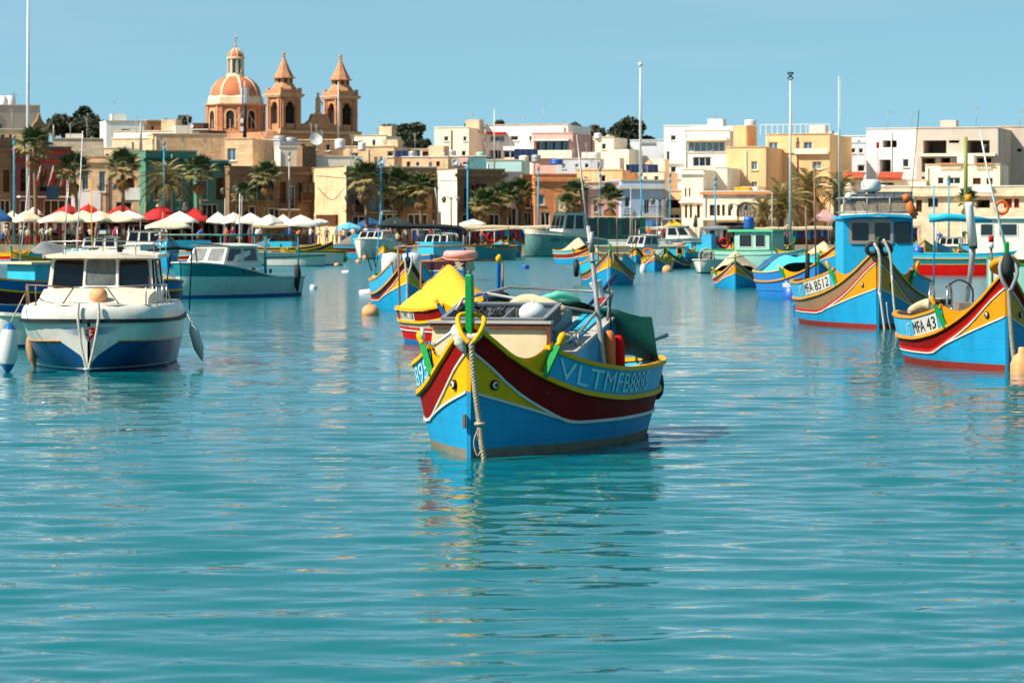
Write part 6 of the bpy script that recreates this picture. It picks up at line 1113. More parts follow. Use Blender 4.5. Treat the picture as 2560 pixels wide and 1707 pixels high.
for (a, b_) in ((2349, 2408), (2440, 2482)):
    for i in range(int((b_ - a) / 5)): x = H.u(a + i * 5 + 2); z0 = H.z(a, 423); MB().lathe([(.05, 0), (.08, .1), (.04, .25), (.07, .42), (.05, .5)], 6, (x, -.12, z0)).build('baluster', PLC, H.root)
    H.box('rail', a - 2, 408, b_ + 2, 411, LS4, -.3, -.004)
H = House('small house with red tiled awnings', 2076, 2315, 452, 328, -6, PLC, opens=((2127, 455, 2138, 464, 'k'), (2198, 455, 2235, 464, 'k')), depth=6)
for (a, b_) in ((2112, 2162), (2197, 2258)):
    u0, u1 = H.u(a), H.u(b_); z0, z1 = H.z(a, 448), H.z(a, 432); rows = []
    t_ = MB(); n = int((u1 - u0) / .22)
    for i in range(n):
        x = u0 + (u1 - u0) * (i + .5) / n; t_.tube([(x, -.9, z0), (x, .1, z1)], (u1 - u0) / n * .52, 7)
    t_.build('tile_awning', TILE, H.root)['kind'] = 'stuff'
H = House('long beige terrace wall above the right shore', 2180, 2620, 468, 322, -4, LS2, depth=5, opens=((2290, 500, 2305, 530, 's'), (2320, 496, 2345, 518, 's', SHUT), (2440, 500, 2475, 520, 'v'), (2510, 497, 2530, 520, 's', REDW, REDW), (2535, 497, 2548, 520, 's', REDW, REDW)), cornice=((488, .4, .3, None),)); H.box('white_parapet', 2398, 465, 2482, 482, PLW, -.35, -.004); arch(H.root, H, 2426, 546, 2452, 580, WOOD, LS2)
# --- upper terraces
def blk(label, pl, pr, yt, Y, m, phi=6, opens=(), depth=6, **k):
    if phi < 12: phi = -8
    if not opens and pr - pl > 36 and depth > 4:
        q = random.Random(label); x = pl + q.uniform(8, 16); opens = []
        while x < pr - 14: opens.append((x, yt + q.uniform(9, 13), x + q.uniform(7, 11), yt + q.uniform(20, 26), q.choice('kwsk'))); x += q.uniform(18, 34)
    return House(label, pl, pr, yt, Y, phi, m, opens=opens, depth=depth, **k)
H = blk('tall grey cream block with two chimney pots at far left', -20, 100, 264, 372, plaster('warm_grey_render', 'b9a698'), 18, ((0, 310, 6, 325, 'k'),), 10)
for x in (16, 34): MB().lathe([(.55, 0), (.55, 1.2), (.35, 1.25), (.35, .9)], 10, (H.u(x), 3, H.zt)).build('chimney', PLW, H.root)
blk('low stone house under the tall far left block', -10, 58, 324, 345, LS, 14)
blk('white rooftop house with railings', 265, 366, 304, 372, PLW, 14, ((303, 322, 326, 328, 'k'),)); blk('white terrace wall below the rooftop house', 284, 480, 330, 352, PLW, 10, depth=2, parapet=.1)
blk('orange ruined stone block', 366, 414, 302, 380, LS4, 16); blk('dark shed roof left of the church dome', 415, 520, 326, 392, SHUT, 10)
blk('weathered honey stone terrace house', 280, 384, 348, 344, LS2, 8, ((302, 385, 322, 392, 'k'),)); blk('long sunlit stone house below the dome', 382, 566, 336, 340, LS, 12, ((502, 396, 524, 400, 'w'),)); blk('tan house with paned window under the dome', 562, 632, 348, 334, LS, 4, ((568, 371, 590, 402, 'w'),)); blk('grey green roof house right of the tan house', 628, 700, 352, 340, PLG, 6); blk('stone roof rooms behind the satellite dish', 690, 860, 352, 352, LS3, 8); blk('row of pale roof rooms right of the church', 858, 985, 368, 346, LS, 8, ((874, 382, 896, 396, 'k'), (968, 378, 990, 392, 'k')))
blk('low yellow wall on the skyline beside the round tree', 885, 965, 340, 410, PLC, 4); blk('long low roofs with panels below the round tree', 960, 1098, 375, 350, LS2, 6, ((1056, 378, 1096, 394, 's'),)); blk('stone parapets above the dark front', 1005, 1120, 394, 334, LS, 8)
blk('cream cube house with three small windows', 1086, 1172, 320, 378, PLC, 4, ((1110, 341, 1121, 353, 'k'), (1158, 341, 1166, 353, 'k'), (1154, 377, 1164, 391, 'k')), 8); blk('pink roof wall left of the turquoise wall', 1112, 1172, 392, 336, PLP, 8); blk('dark turquoise roof wall left of the aqua sheet', 1170, 1216, 392, 335, TURW, 8, depth=3); blk('pale aqua sheeted roof wall', 1216, 1304, 402, 333, plaster('pale_aqua_sheet', 'a4c6c2'), 8, depth=3)
H = blk('long white villa with red awning', 1214, 1420, 314, 382, PLW, 2, ((1225, 340, 1261, 354, 'w'), (1276, 340, 1296, 352, 'k'), (1323, 340, 1329, 353, 'k'), (1222, 376, 1252, 396, 'v'), (1258, 376, 1290, 396, 'k')), 10); H.box('awning', 1222, 331, 1266, 336, RED, -.9, -.003)
H = blk('pink terrace floor of the white villa', 1330, 1432, 334, 374, PLP, 2, ((1338, 352, 1422, 378, 'v'),), 8); H.box('terrace_front', 1338, 376, 1432, 396, PLC, -.5, -.003); H.box('sunblind', 1334, 348, 1426, 353, FRW, -.9, -.003)
for i in range(4): H.box('glazed_door', 1342 + i * 20, 354, 1358 + i * 20, 378, BGLASS, .8, .9)
blk('white flat roofs before the dark cypress trees', 1390, 1500, 398, 346, PLG, 4); blk('yellow roof house right of the flat roofs', 1440, 1556, 426, 332, PLY, 4, ((1502, 438, 1514, 455, 'k'), (1460, 442, 1470, 447, 'k')))
blk('tall cream house with two windows among trees', 1482, 1534, 344, 362, PLC, -4, ((1504, 359, 1515, 374, 'k'), (1503, 402, 1515, 413, 'k'))); blk('lower cream house with shaded doorway', 1532, 1572, 374, 360, PLC, -4, ((1538, 402, 1552, 422, 'k'),)); blk('grey rendered house with long slit', 1575, 1664, 352, 366, PLG, -2, ((1604, 356, 1642, 365, 'v'),)); H = blk('low house with curved stone gable and solar panels', 1566, 1660, 430, 336, PLC, 0); MB().prism([(H.w * .4, H.zt), (H.w * .75, H.zt), (H.w * .68, H.zt + .8), (H.w * .6, H.zt + 1.3), (H.w * .5, H.zt + .9)], .1, .5).build('gable', LS, H.root)
blk('distant white houses right of the hotel roof', 2070, 2168, 342, 385, PLW, -4)
blk('pale roofs filling behind the left palms', 150, 300, 372, 338, LS2, 8)
# ------------------------------------------------------------------ parish church with dome and two bell towers
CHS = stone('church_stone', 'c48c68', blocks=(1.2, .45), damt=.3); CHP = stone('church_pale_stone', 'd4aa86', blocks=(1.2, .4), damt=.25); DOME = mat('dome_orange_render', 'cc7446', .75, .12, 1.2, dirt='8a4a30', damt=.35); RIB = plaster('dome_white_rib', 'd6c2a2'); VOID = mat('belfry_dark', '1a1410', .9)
PH = 38.7; Yf = 470
ch_root = thing('church', 'orange domed church with two pointed bell towers on the skyline', 'church', (WX(800, Yf), Yf, 0), R(PH))
zf = lambda py, Y=Yf: WZ(py, Y)
hw = 5.1; tw2 = 1.92
MB().bb(-hw - tw2, hw + tw2, .3, 26, 6, zf(330)).build('nave', CHS, ch_root)
fz = zf(326)
MB().bb(-hw + tw2, hw - tw2, 0, 1.2, 6, fz).build('facade', CHS, ch_root)
MB().bb(-hw - tw2 - .3, hw + tw2 + .3, -.35, .3, fz - .55, fz - .1).build('facade_cornice', CHP, ch_root)
b = MB(); b.prism([(-3.3, fz), (3.3, fz), (3.3, fz + .9), (2.2, fz + 1.0), (1.5, fz + 1.5), (1.1, fz + 2.4), (-1.1, fz + 2.4), (-1.5, fz + 1.5), (-2.2, fz + 1.0), (-3.3, fz + .9)], .1, .9); b.build('gable', CHS, ch_root)
st = MB(); st.lathe([(.5, 0), (.45, .3), (.35, .35), (.42, .9), (.36, 1.6), (.4, 2.2), (.2, 2.55), (.15, 2.65), (.22, 2.9), (.15, 3.1), (.01, 3.2)], 10, (0, .5, fz + 2.4)); st.tube([(.3, .5, fz + 4.4), (.62, .3, fz + 4.0), (.4, .2, fz + 3.7)], [.13, .11, .08], 6); st.build('statue', CHP, ch_root)
b = MB(); b.lathe([(.5, 0), (.35, .6), (.01, 1.6)], 8, (1.6, .5, fz + 1.0)); b.build('finial', CHP, ch_root)
def tower(cx):
    z0, z1 = 6, fz; t = MB(); t.box(cx, tw2, (z0 + z1) / 2, 2 * tw2, 2 * tw2, z1 - z0); b0 = t.build('bell_tower', CHS, ch_root)
    zb, zc = fz, zf(245); w_ = tw2 * .93
    # belfry stage: four corner piers and lintels so the arches are open
    m = MB()
    for sx in (-1, 1):
        for sy in (-1, 1): m.box(cx + sx * (w_ - .42), tw2 + sy * (w_ - .42), (zb + zc) / 2, .84, .84, zc - zb)
    for a in range(4):
        M = Matrix.Translation((cx, tw2, 0)) @ Matrix.Rotation(a * math.pi / 2, 4, 'Z'); r = .72; zs = zc - 1.35
        pts = [(-r, zs)] + [(-r * math.cos(t_), zs + r * math.sin(t_)) for t_ in [math.pi * i / 10 for i in range(11)]] + [(r, zs)]
        top = [(-.86, zc), (.86, zc), (.86, zs), (r, zs)] + [(r * math.cos(t_), zs + r * math.sin(t_)) for t_ in [math.pi * i / 10 for i in range(1, 10)]] + [(-r, zs), (-.86, zs)]
        m.prism(top, -w_ + .08, -w_ + .6, M)
        m.box(0, -w_ + .3, zb + .45, 1.5, .3, .9, M=M)
    m.build('belfry', CHS, b0)
    MB().box(cx, tw2, (zb + zc) / 2, 2.3, 2.3, zc - zb - .1).build('belfry_dark_fill', VOID, b0)  # near-black block painting in the shaded inside of the belfry
    bl_ = MB(); bl_.lathe([(.42, 0), (.36, .1), (.25, .5), (.12, .62), (.001, .64)], 10, (cx, tw2 - w_ + .55, zc - 2.2)); bl_.build('bell', mat('bronze_bell', '4a4030', .4, metal=.7), b0)
    for sx in (-1, 1):
        for sy in (-1, 1):
            for (dx, dy) in ((sx * (w_ - .42), sy * (w_ + .02)), (sx * (w_ + .02), sy * (w_ - .42))): MB().box(cx + dx, tw2 + dy, (zb + zc) / 2 + .1, .36, .36, zc - zb - .5).build('pilaster', CHS, b0)
    k = MB(); k.box(cx, tw2, zc + .12, 2 * w_ + .55, 2 * w_ + .55, .24); k.box(cx, tw2, zc + .36, 2 * w_ + .8, 2 * w_ + .8, .24); k.build('tower_cornice', CHP, b0)
    d = MB()
    for a in range(4):
        M = Matrix.Translation((cx, tw2, 0)) @ Matrix.Rotation(a * math.pi / 2, 4, 'Z')
        for i in range(9): d.box(-w_ + i * w_ / 4, -w_ - .3, zc + .16, .14, .12, .14, M=M)
    d.build('dentils', CHP, b0)['kind'] = 'stuff'
    q = MB(); q.box(cx, tw2, zc + .8, 2 * w_ + .1, 2 * w_ + .1, .66)
    for sx in (-1, 1):
        for sy in (-1, 1): q.box(cx + sx * w_ * .93, tw2 + sy * w_ * .93, zc + .92, .42, .42, .9)
    q.build('parapet', CHS, b0)
    zo = zc + 1.1; o = MB(); o.lathe([(1.95, 0), (1.9, .15), (1.5, .75), (1.32, .95), (1.32, 1.6)], 8, (cx, tw2, zo), sm=False); o.build('octagon_stage', CHS, b0)
    for i in range(8): a = math.pi / 8 + i * math.pi / 4; MB().box(cx + 1.25 * math.cos(a), tw2 + 1.25 * math.sin(a), zo + 1.32, .08, .3, .5, a).build('louvre', VOID, b0)
    zs = zo + 1.6; MB().lathe([(1.32, 0), (1.78, .08), (1.78, .2), (1.5, .25), (.85, 1.5), (.25, 2.9), (.14, 3.2), (.24, 3.35), (.12, 3.5), (.24, 3.7), (.14, 3.95), (.01, 4.1)], 8, (cx, tw2, zs), sm=False).build('spire', CHS, b0)
tower(-hw); tower(hw)
# dome
dy = 22.2; drm = 4.5; z0 = zf(336, 484); zc = zf(259, 484)
def octa(r, z): return [(r * math.cos(math.pi / 8 + i * math.pi / 4), dy + r * math.sin(math.pi / 8 + i * math.pi / 4), z) for i in range(8)]
b = MB(); b.grid([octa(drm, z0 - 6), octa(drm, zc)], False, cv=True); drum = b.build('dome_drum', CHS, ch_root)
b = MB(); b.grid([octa(drm, zc - .3), octa(drm + .4, zc - .2), octa(drm + .45, zc), octa(drm - .2, zc + .02)], False, cv=True); b.build('drum_cornice', CHP, drum)
for i in range(8):
    a = i * math.pi / 4; M = Matrix.Translation((0, dy, 0)) @ Matrix.Rotation(a, 4, 'Z') ; ap = drm * math.cos(math.pi / 8)
    M = M @ Matrix.Translation((0, -ap, 0)); r = .62; zb_ = z0 + .9; zs = zc - 1.7
    pts = [(-r, zb_), (r, zb_)] + [(r * math.cos(t), zs + r * math.sin(t)) for t in [math.pi * j / 10 for j in range(11)]]
    wn = MB().prism(pts, -.03, .05, M).build('drum_window', VOID, drum)
    inn = [(-r, zb_)] + [(-r * math.cos(t), zs + r * math.sin(t)) for t in [math.pi * j / 10 for j in range(11)]] + [(r, zb_)]; ot = [(-r - .3, zb_)] + [(-(r + .3) * math.cos(t), zs + (r + .3) * math.sin(t)) for t in [math.pi * j / 10 for j in range(11)]] + [(r + .3, zb_)]
    MB().grid([[(x, 0, z) for x, z in ot], [(x, -.16, z) for x, z in ot], [(x, -.16, z) for x, z in inn], [(x, 0, z) for x, z in inn]], False, M).build('window_surround', CHP, wn)
    MB().box(0, -.05, (zb_ + zs) / 2 - .4, .12, .1, zs - zb_ - .6, M=M).build('glazing_bar', CHP, wn)
    for sx in (-1.35, 1.35): MB().box(sx, -.08, (z0 + zc) / 2, .42, .2, zc - z0 - .3, M=M).build('pilaster', CHS, drum)
zd = zf(238, 484)
b = MB(); b.grid([octa(drm - .15, zc), octa(drm - .25, zd - .3), octa(drm - .5, zd)], False, cv=True); b.build('attic_ring', RIB, drum)
Rd = 3.85; Hd = (zf(190, 484) - zd) * 1.02; prof = [(Rd * math.cos(t) ** .95, zd + Hd * 1.05 * math.sin(t)) for t in [i * R(78) / 10 for i in range(11)]]
b = MB(); b.grid([[(r * math.cos(math.pi / 8 + j * math.pi / 16), dy + r * math.sin(math.pi / 8 + j * math.pi / 16), z) for j in range(32)] for r, z in prof], True, cv=True); dome = b.build('dome', DOME, drum)
for i in range(8): a = math.pi / 8 + i * math.pi / 4; MB().ribbon([((r + .04) * math.cos(a), dy + (r + .04) * math.sin(a), z) for r, z in prof], .38, .16).build('dome_rib', RIB, dome)
zl = prof[-1][1]; rl = 1.12
b = MB(); b.lathe([(1.55, -.15), (1.55, .1), (1.3, .15), (1.3, .4)], 8, (0, dy, zl)); b.build('lantern_base', RIB, dome)
for i in range(8): a = math.pi / 8 + i * math.pi / 4; MB().box(rl * math.cos(a), dy + rl * math.sin(a), zl + 1.45, .26, .34, 2.2, a).build('lantern_pier', RIB, dome)
b = MB(); b.lathe([(.9, .4), (.9, 2.5)], 8, (0, dy, zl)); b.build('lantern_glazing', BGLASS, dome)
b = MB(); b.lathe([(1.15, 2.5), (1.45, 2.6), (1.45, 2.8), (1.25, 2.85)], 8, (0, dy, zl)); b.build('lantern_cornice', RIB, dome)
b = MB(); b.lathe([(1.22, 2.85), (1.14, 3.35), (.85, 3.8), (.45, 4.1), (.12, 4.2)], 16, (0, dy, zl)); cup = b.build('cupola', DOME, dome)
for i in range(8): a = math.pi / 8 + i * math.pi / 4; MB().ribbon([((r + .03) * math.cos(a), dy + (r + .03) * math.sin(a), zl + z) for r, z in [(1.22, 2.85), (1.14, 3.35), (.85, 3.8), (.45, 4.1), (.14, 4.2)]], .2, .1).build('cupola_rib', RIB, dome)
b = MB(); b.lathe([(.14, 4.2), (.1, 4.6), (.2, 4.75), (.08, 4.95)], 8, (0, dy, zl)); b.tube([(0, dy, zl + 4.9), (0, dy, zl + 6.3)], .07, 5); b.tube([(-.4, dy, zl + 5.8), (.4, dy, zl + 5.8)], .07, 5); b.build('cross', CHP, cup) if False else b.build('finial_cross', CHP, dome)
# ------------------------------------------------------------------ life on the quay
ORD = 'first second third fourth fifth sixth seventh eighth ninth tenth eleventh twelfth thirteenth fourteenth fifteenth sixteenth seventeenth eighteenth nineteenth twentieth'.split()
def ordw(i):
    if i < 20: return ORD[i]
    t = {2: 'twenty', 3: 'thirty', 4: 'forty', 5: 'fifty', 6: 'sixty', 7: 'seventy', 8: 'eighty', 9: 'ninety'}
    k = i + 1; return (t[k // 10] + ('-' + ORD[k % 10 - 1] if k % 10 else 'th')).replace('yth', 'ieth')
# ---- parasols
def parasol(px, ya, ye, hwp, Y, m, label, rz=None, group='market parasols', pole_to=Q):
    hw_ = hwp * Y / F; za, ze = WZ(ya, Y), WZ(ye, Y); t = thing('parasol', label, 'parasol', (WX(px, Y), Y, pole_to), R(rz if rz is not None else random.uniform(0, 60)), group); za -= pole_to; ze -= pole_to
    rows = []; n = 8
    for k in range(6):
        q = k / 5; row = []
        for j in range(n * 3):
            a = 2 * math.pi * j / (n * 3); sq = 1 / max(abs(math.cos(a)), abs(math.sin(a))) if n == 8 else 1; sq = .55 * sq + .45
            sag = .06 * math.cos(a * 4 + math.pi) * q; row.append((hw_ * .86 * sq * q * math.cos(a) + 1e-4, hw_ * .86 * sq * q * math.sin(a), za + (ze - za) * q ** 1.12 + sag))
        rows.append(row)
    rows.append([(p[0] * 1.005, p[1] * 1.005, p[2] - .2) for p in rows[-1]])
    MB().grid(rows, True, cv=True).build('canopy', m, t); MB().tube([(0, 0, 0), (0, 0, za + .12)], .045, 6).build('pole', WOOD, t)
    rb = MB()
    for j in range(8): a = 2 * math.pi * j / 8; rb.tube([(0, 0, za - .25), (hw_ * .82 * math.cos(a), hw_ * .82 * math.sin(a), ze - .03)], .02, 4)
    rb.build('ribs', WOOD, t); return t
PCR = mat('cream_parasol_cloth', 'f2dcb4', .85, .05, 2); PRD = mat('red_parasol_cloth', 'c01a1c', .85, .06, 2); PWH = mat('white_parasol_cloth', 'e8ddcf', .85, .04, 2); PYL = mat('yellow_parasol_cloth', 'f8b41a', .85, .05, 2); PBL = mat('blue_parasol_cloth', '1f5a8a', .85, .06, 2); PDG = mat('dark_green_parasol_cloth', '1c2e2c', .85, .08, 2); PSB = mat('pale_blue_parasol_cloth', '5fc0e0', .85, .08, 2)
for i, (x, ya, ye, hp, Y) in enumerate(((31, 527, 545, 26, 309), (68, 526, 550, 40, 304), (152, 528, 551, 62, 300.8), (208, 526, 546, 40, 306), (250, 527, 549, 44, 303), (297, 527, 549, 54, 304), (420, 545, 566, 66, 301))):
    parasol(x, ya, ye, hp, Y, PCR, ORD[i] + ' cream parasol from the left along the quay' if i < 6 else 'wide low cream parasol standing in front of the red ones', group='cream market parasols')
for i, (x, ya, ye, hp, Y) in enumerate(((171, 511, 534, 38, 312), (221, 510, 533, 36, 314), (306, 511, 535, 46, 312), (402, 513, 546, 56, 308), (486, 519, 549, 48, 308))): parasol(x, ya, ye, hp, Y, PRD, ORD[i] + ' red parasol from the left on the quay', group='red market parasols')
for i, (x, ya, ye, hp, Y) in enumerate(((86, 516, 534, 24, 314), (322, 526, 545, 48, 306), (449, 528, 553, 56, 305), (545, 530, 552, 34, 307), (584, 531, 553, 36, 306), (626, 532, 554, 42, 305), (674, 536, 558, 36, 304), (708, 536, 558, 34, 306), (752, 537, 561, 50, 304), (799, 547, 556, 24, 308))): parasol(x, ya, ye, hp, Y, PWH, ORD[i] + ' white parasol from the left on the quay', group='white market parasols')
parasol(-8, 516, 548, 42, 303, PBL, 'deep blue parasol cut by the left picture edge'); parasol(872, 556, 570, 34, 303, PSB, 'faded light blue parasol beside the stone flank wall'); parasol(986, 541, 560, 52, 306, PDG, 'large dark green parasol under the palms'); parasol(925, 544, 560, 30, 311, PBL, 'dark blue parasol left of the dark green one'); parasol(1182, 548, 560, 36, 306, PWH, 'single off white parasol at the clothes stalls')
parasol(1582, 543, 566, 34, 305, PYL, 'left yellow parasol of the two'); parasol(1684, 549, 566, 30, 306, PYL, 'right yellow parasol of the two'); parasol(1560, 549, 564, 30, 311, PBL, 'dark blue parasol behind the left yellow one'); parasol(1625, 549, 564, 28, 312, PBL, 'dark blue parasol between the yellow ones'); parasol(2062, 522, 548, 40, 308, mat('dusty_pink_cloth', 'c89a94', .85), 'dusty pink parasol left of the wheelhouse boat')
for i, (x, y0, y1, m) in enumerate(((1739, 537, 568, DKCAN), (461, 506, 528, PWH), (395, 508, 526, PWH), (446, 515, 528, CAN_T))):
    Y = 309; t = thing('folded_parasol', ('dark folded parasol before the restaurant', 'tall white folded parasol between red ones', 'small white folded parasol behind a red one', 'small olive folded parasol between red ones')[i], 'parasol', (WX(x, Y), Y, Q)); z0, z1 = WZ(y1, Y) - Q, WZ(y0, Y) - Q
    MB().lathe([(.04, z1), (.1, z1 - .12), (.2, z0 + .5), (.27, z0 + .15), (.18, z0)], 8).build('canopy', m, t); MB().tube([(0, 0, 0), (0, 0, z1 + .08)], .035, 5).build('pole', WOOD, t)
# ---- stalls
SHC = mat('painted_shade_sheet', '463a34', .9, .3, 1.5)  # dark sheet standing in for the deep shade under the parasols
def stall(x0, x1, yr, Y, m, label, back=None, goods=None, front=None, h0=None):
    a, b_ = WX(x0, Y), WX(x1, Y); zr = WZ(yr, Y) - Q; t = thing('market_stall', label, 'market stall', (a, Y, Q), 0, 'market stalls along the quay'); wd = b_ - a
    n = max(3, int(wd / 1.4)); rows = [[(wd * i / n, y, zr - .05 * math.sin(i * 2.1) - (.15 if y < 0 else 0)) for i in range(n + 1)] for y in (-.5, 0, 1.2, 2.4)]; MB().grid(rows, False).build('awning', m, t)
    MB().grid([[(p[0], p[1], p[2] - .18) for p in rows[0]], rows[0]], False).build('valance', m, t)
    for i in range(0, n + 1, 2):
        for y in (0, 2.3): MB().tube([(wd * i / n, y, 0), (wd * i / n, y, zr)], .03, 5).build('post', GALV, t)
    if back: MB().grid([[(wd * i / 20, 2.2 + .06 * math.sin(i * 3), z) for i in range(21)] for z in (0, zr - .1)], False).build('back_cloth', back, t)
    MB().bb(.2, wd - .2, .3, 1.3, .0, .8).build('counter', mat('stall_counter_cloth', '5a3a30', .9, .3, 3), t)
    if goods:
        for gi, gm in enumerate(goods):
            g_ = MB(); k = len(goods); rr = random.Random(gi * 7 + x0)
            for j in range(gi, int(wd / .42), k):
                x = .25 + j * .42; hh_ = rr.uniform(.7, 1.15); ww = rr.uniform(.16, .24)
                g_.add([(x - ww * .4, .05, zr - .22), (x + ww * .4, .05, zr - .22), (x + ww, .02, zr - .4), (x + ww * .7, .08, zr - .22 - hh_), (x - ww * .7, .0, zr - .22 - hh_), (x - ww, .02, zr - .4)], [(0, 1, 2, 3, 4, 5)])
            o = g_.build('hanging_clothes', gm, t); o['kind'] = 'stuff'
    return t
cl = lambda n, c: mat('garment_' + n, c, .9, .15, 6)
CLO = [cl('blue', '2a4a9a'), cl('purple', '6a3a7a'), cl('aqua', '3a90a8'), cl('red', '9a1c24'), cl('white', 'e8e4e0'), cl('navy', '1a2440')]
stall(1030, 1150, 566, 303, BEIGE, 'beige awning stall right of the dark green parasol', DKCAN, CLO[:3]); stall(1148, 1270, 564, 304, BEIGE, 'cream awning stall hung with blue and purple clothes', cl('navy', ''), CLO[:4]); stall(1272, 1405, 564, 304, BEIGE, 'cream awning stall left of the trawler', DKCAN, [CLO[0], CLO[3]])
stall(1600, 1700, 566, 303, BEIGE, 'stall of red and blue clothes under the yellow parasols', cl('maroon', '5a1420'), [CLO[3], CLO[2], CLO[0]]); stall(1752, 1818, 566, 302, GREY, 'stall hung with white and blue shirts', DKCAN, [CLO[4], CLO[4], CLO[0]]); stall(1815, 1882, 564, 303, DKCAN, 'black topped stall with grey curtains', cl('grey', '6a6462')); stall(1884, 1960, 568, 303, BEIGE, 'stall with dark red curtains', cl('maroon', ''), [CLO[3], cl('grey', '')]); stall(1960, 2080, 566, 304, BEIGE, 'beige stall behind the mint cabin boat', cl('maroon', ''), CLO[:3])
stall(632, 775, 560, 303, BEIGE, 'stall with sagging beige sheets below the white parasols', mat('tan_sheet', 'd9ae74', .9, .08, 2)); stall(0, 260, 548, 309, BEIGE, 'shaded food stall behind the left parasols', SHC, [CLO[4], CLO[3]]); stall(262, 520, 548, 310, BEIGE, 'long shaded stall behind the red parasols', SHC, [CLO[5], CLO[3]]); stall(522, 640, 552, 310, BEIGE, 'shaded stall behind the first white parasols', SHC, [CLO[5], CLO[4]]); stall(850, 960, 572, 306, PBL, 'blue covered stall near the jetty', DKCAN, CLO[:4]); stall(2140, 2300, 560, 306, BEIGE, 'low stall right of the wheelhouse', DKCAN, CLO[:3])
# ---- vehicles
def van(px, Y, rz, L, Wd, Hh, m, label, kind='van'):
    t = thing('parked_van' if kind == 'van' else 'parked_car', label, kind, (WX(px, Y), Y, Q), R(rz), 'vehicles behind the stalls')
    pr = [(-L / 2, .35), (L / 2, .35), (L / 2, .95), (L * .36, 1.05), (L * .26, Hh), (-L * .48, Hh), (-L / 2, 1.0)] if kind == 'van' else [(-L / 2, .35), (L / 2, .35), (L / 2, .8), (L * .28, .9), (L * .14, Hh), (-L * .28, Hh), (-L * .46, .92), (-L / 2, .85)]
    MB().prism(pr, -Wd / 2, Wd / 2).build('body', m, t)
    for y in (-Wd / 2 - .008, Wd / 2 + .008):
        w_ = MB(); zz0, zz1 = (1.08, Hh - .15) if kind == 'van' else (.95, Hh - .1)
        segs = ((-L * .44, -L * .12), (-L * .08, L * .14), (L * .17, L * .26)) if kind == 'van' else ((-L * .36, -L * .06), (-L * .03, L * .16))
        for a, b_ in segs: MB().add([(a, y, zz0), (b_ + .15, y, zz0), (b_, y, zz1), (a + .05, y, zz1)], [(0, 1, 2, 3) if y < 0 else (3, 2, 1, 0)]).build('window', GLASS, t)
    for x in (-L * .32, L * .32):
        for y in (-Wd / 2, Wd / 2):
            wl = MB().tube([(x, y - .1, .32), (x, y + .1, .32)], .32, 14).build('wheel', RUBBER, t); MB().tube([(x, y - .11, .32), (x, y + .11, .32)], .17, 10).build('rim', STEEL, wl)
    for y in (-Wd * .36, Wd * .36): MB().box(L / 2 + .01, y, .72, .03, .25, .14).build('headlight', PLASTW, t)
for a in ((190, 313, 180, 4.6, 1.9, 2.0, WHITE, 'white delivery van under the left cream parasols'), (238, 313.5, 0, 4.2, 1.8, 1.9, GREY, 'grey van right of the white delivery van')): van(*a)
for a in ((95, 312, 0, 4, 1.7, 1.45, paint('silver_car', '9aa4a8', .3), 'silver car at the left end of the quay', 'car'), (385, 315, 180, 4, 1.7, 1.45, GREY, 'grey car behind the wide cream parasol', 'car'), (470, 315, 0, 4, 1.7, 1.45, BLACK, 'black car behind the red parasols', 'car'), (560, 314, 180, 4.1, 1.7, 1.5, WHITE, 'white car behind the first white parasols', 'car')): van(*a)
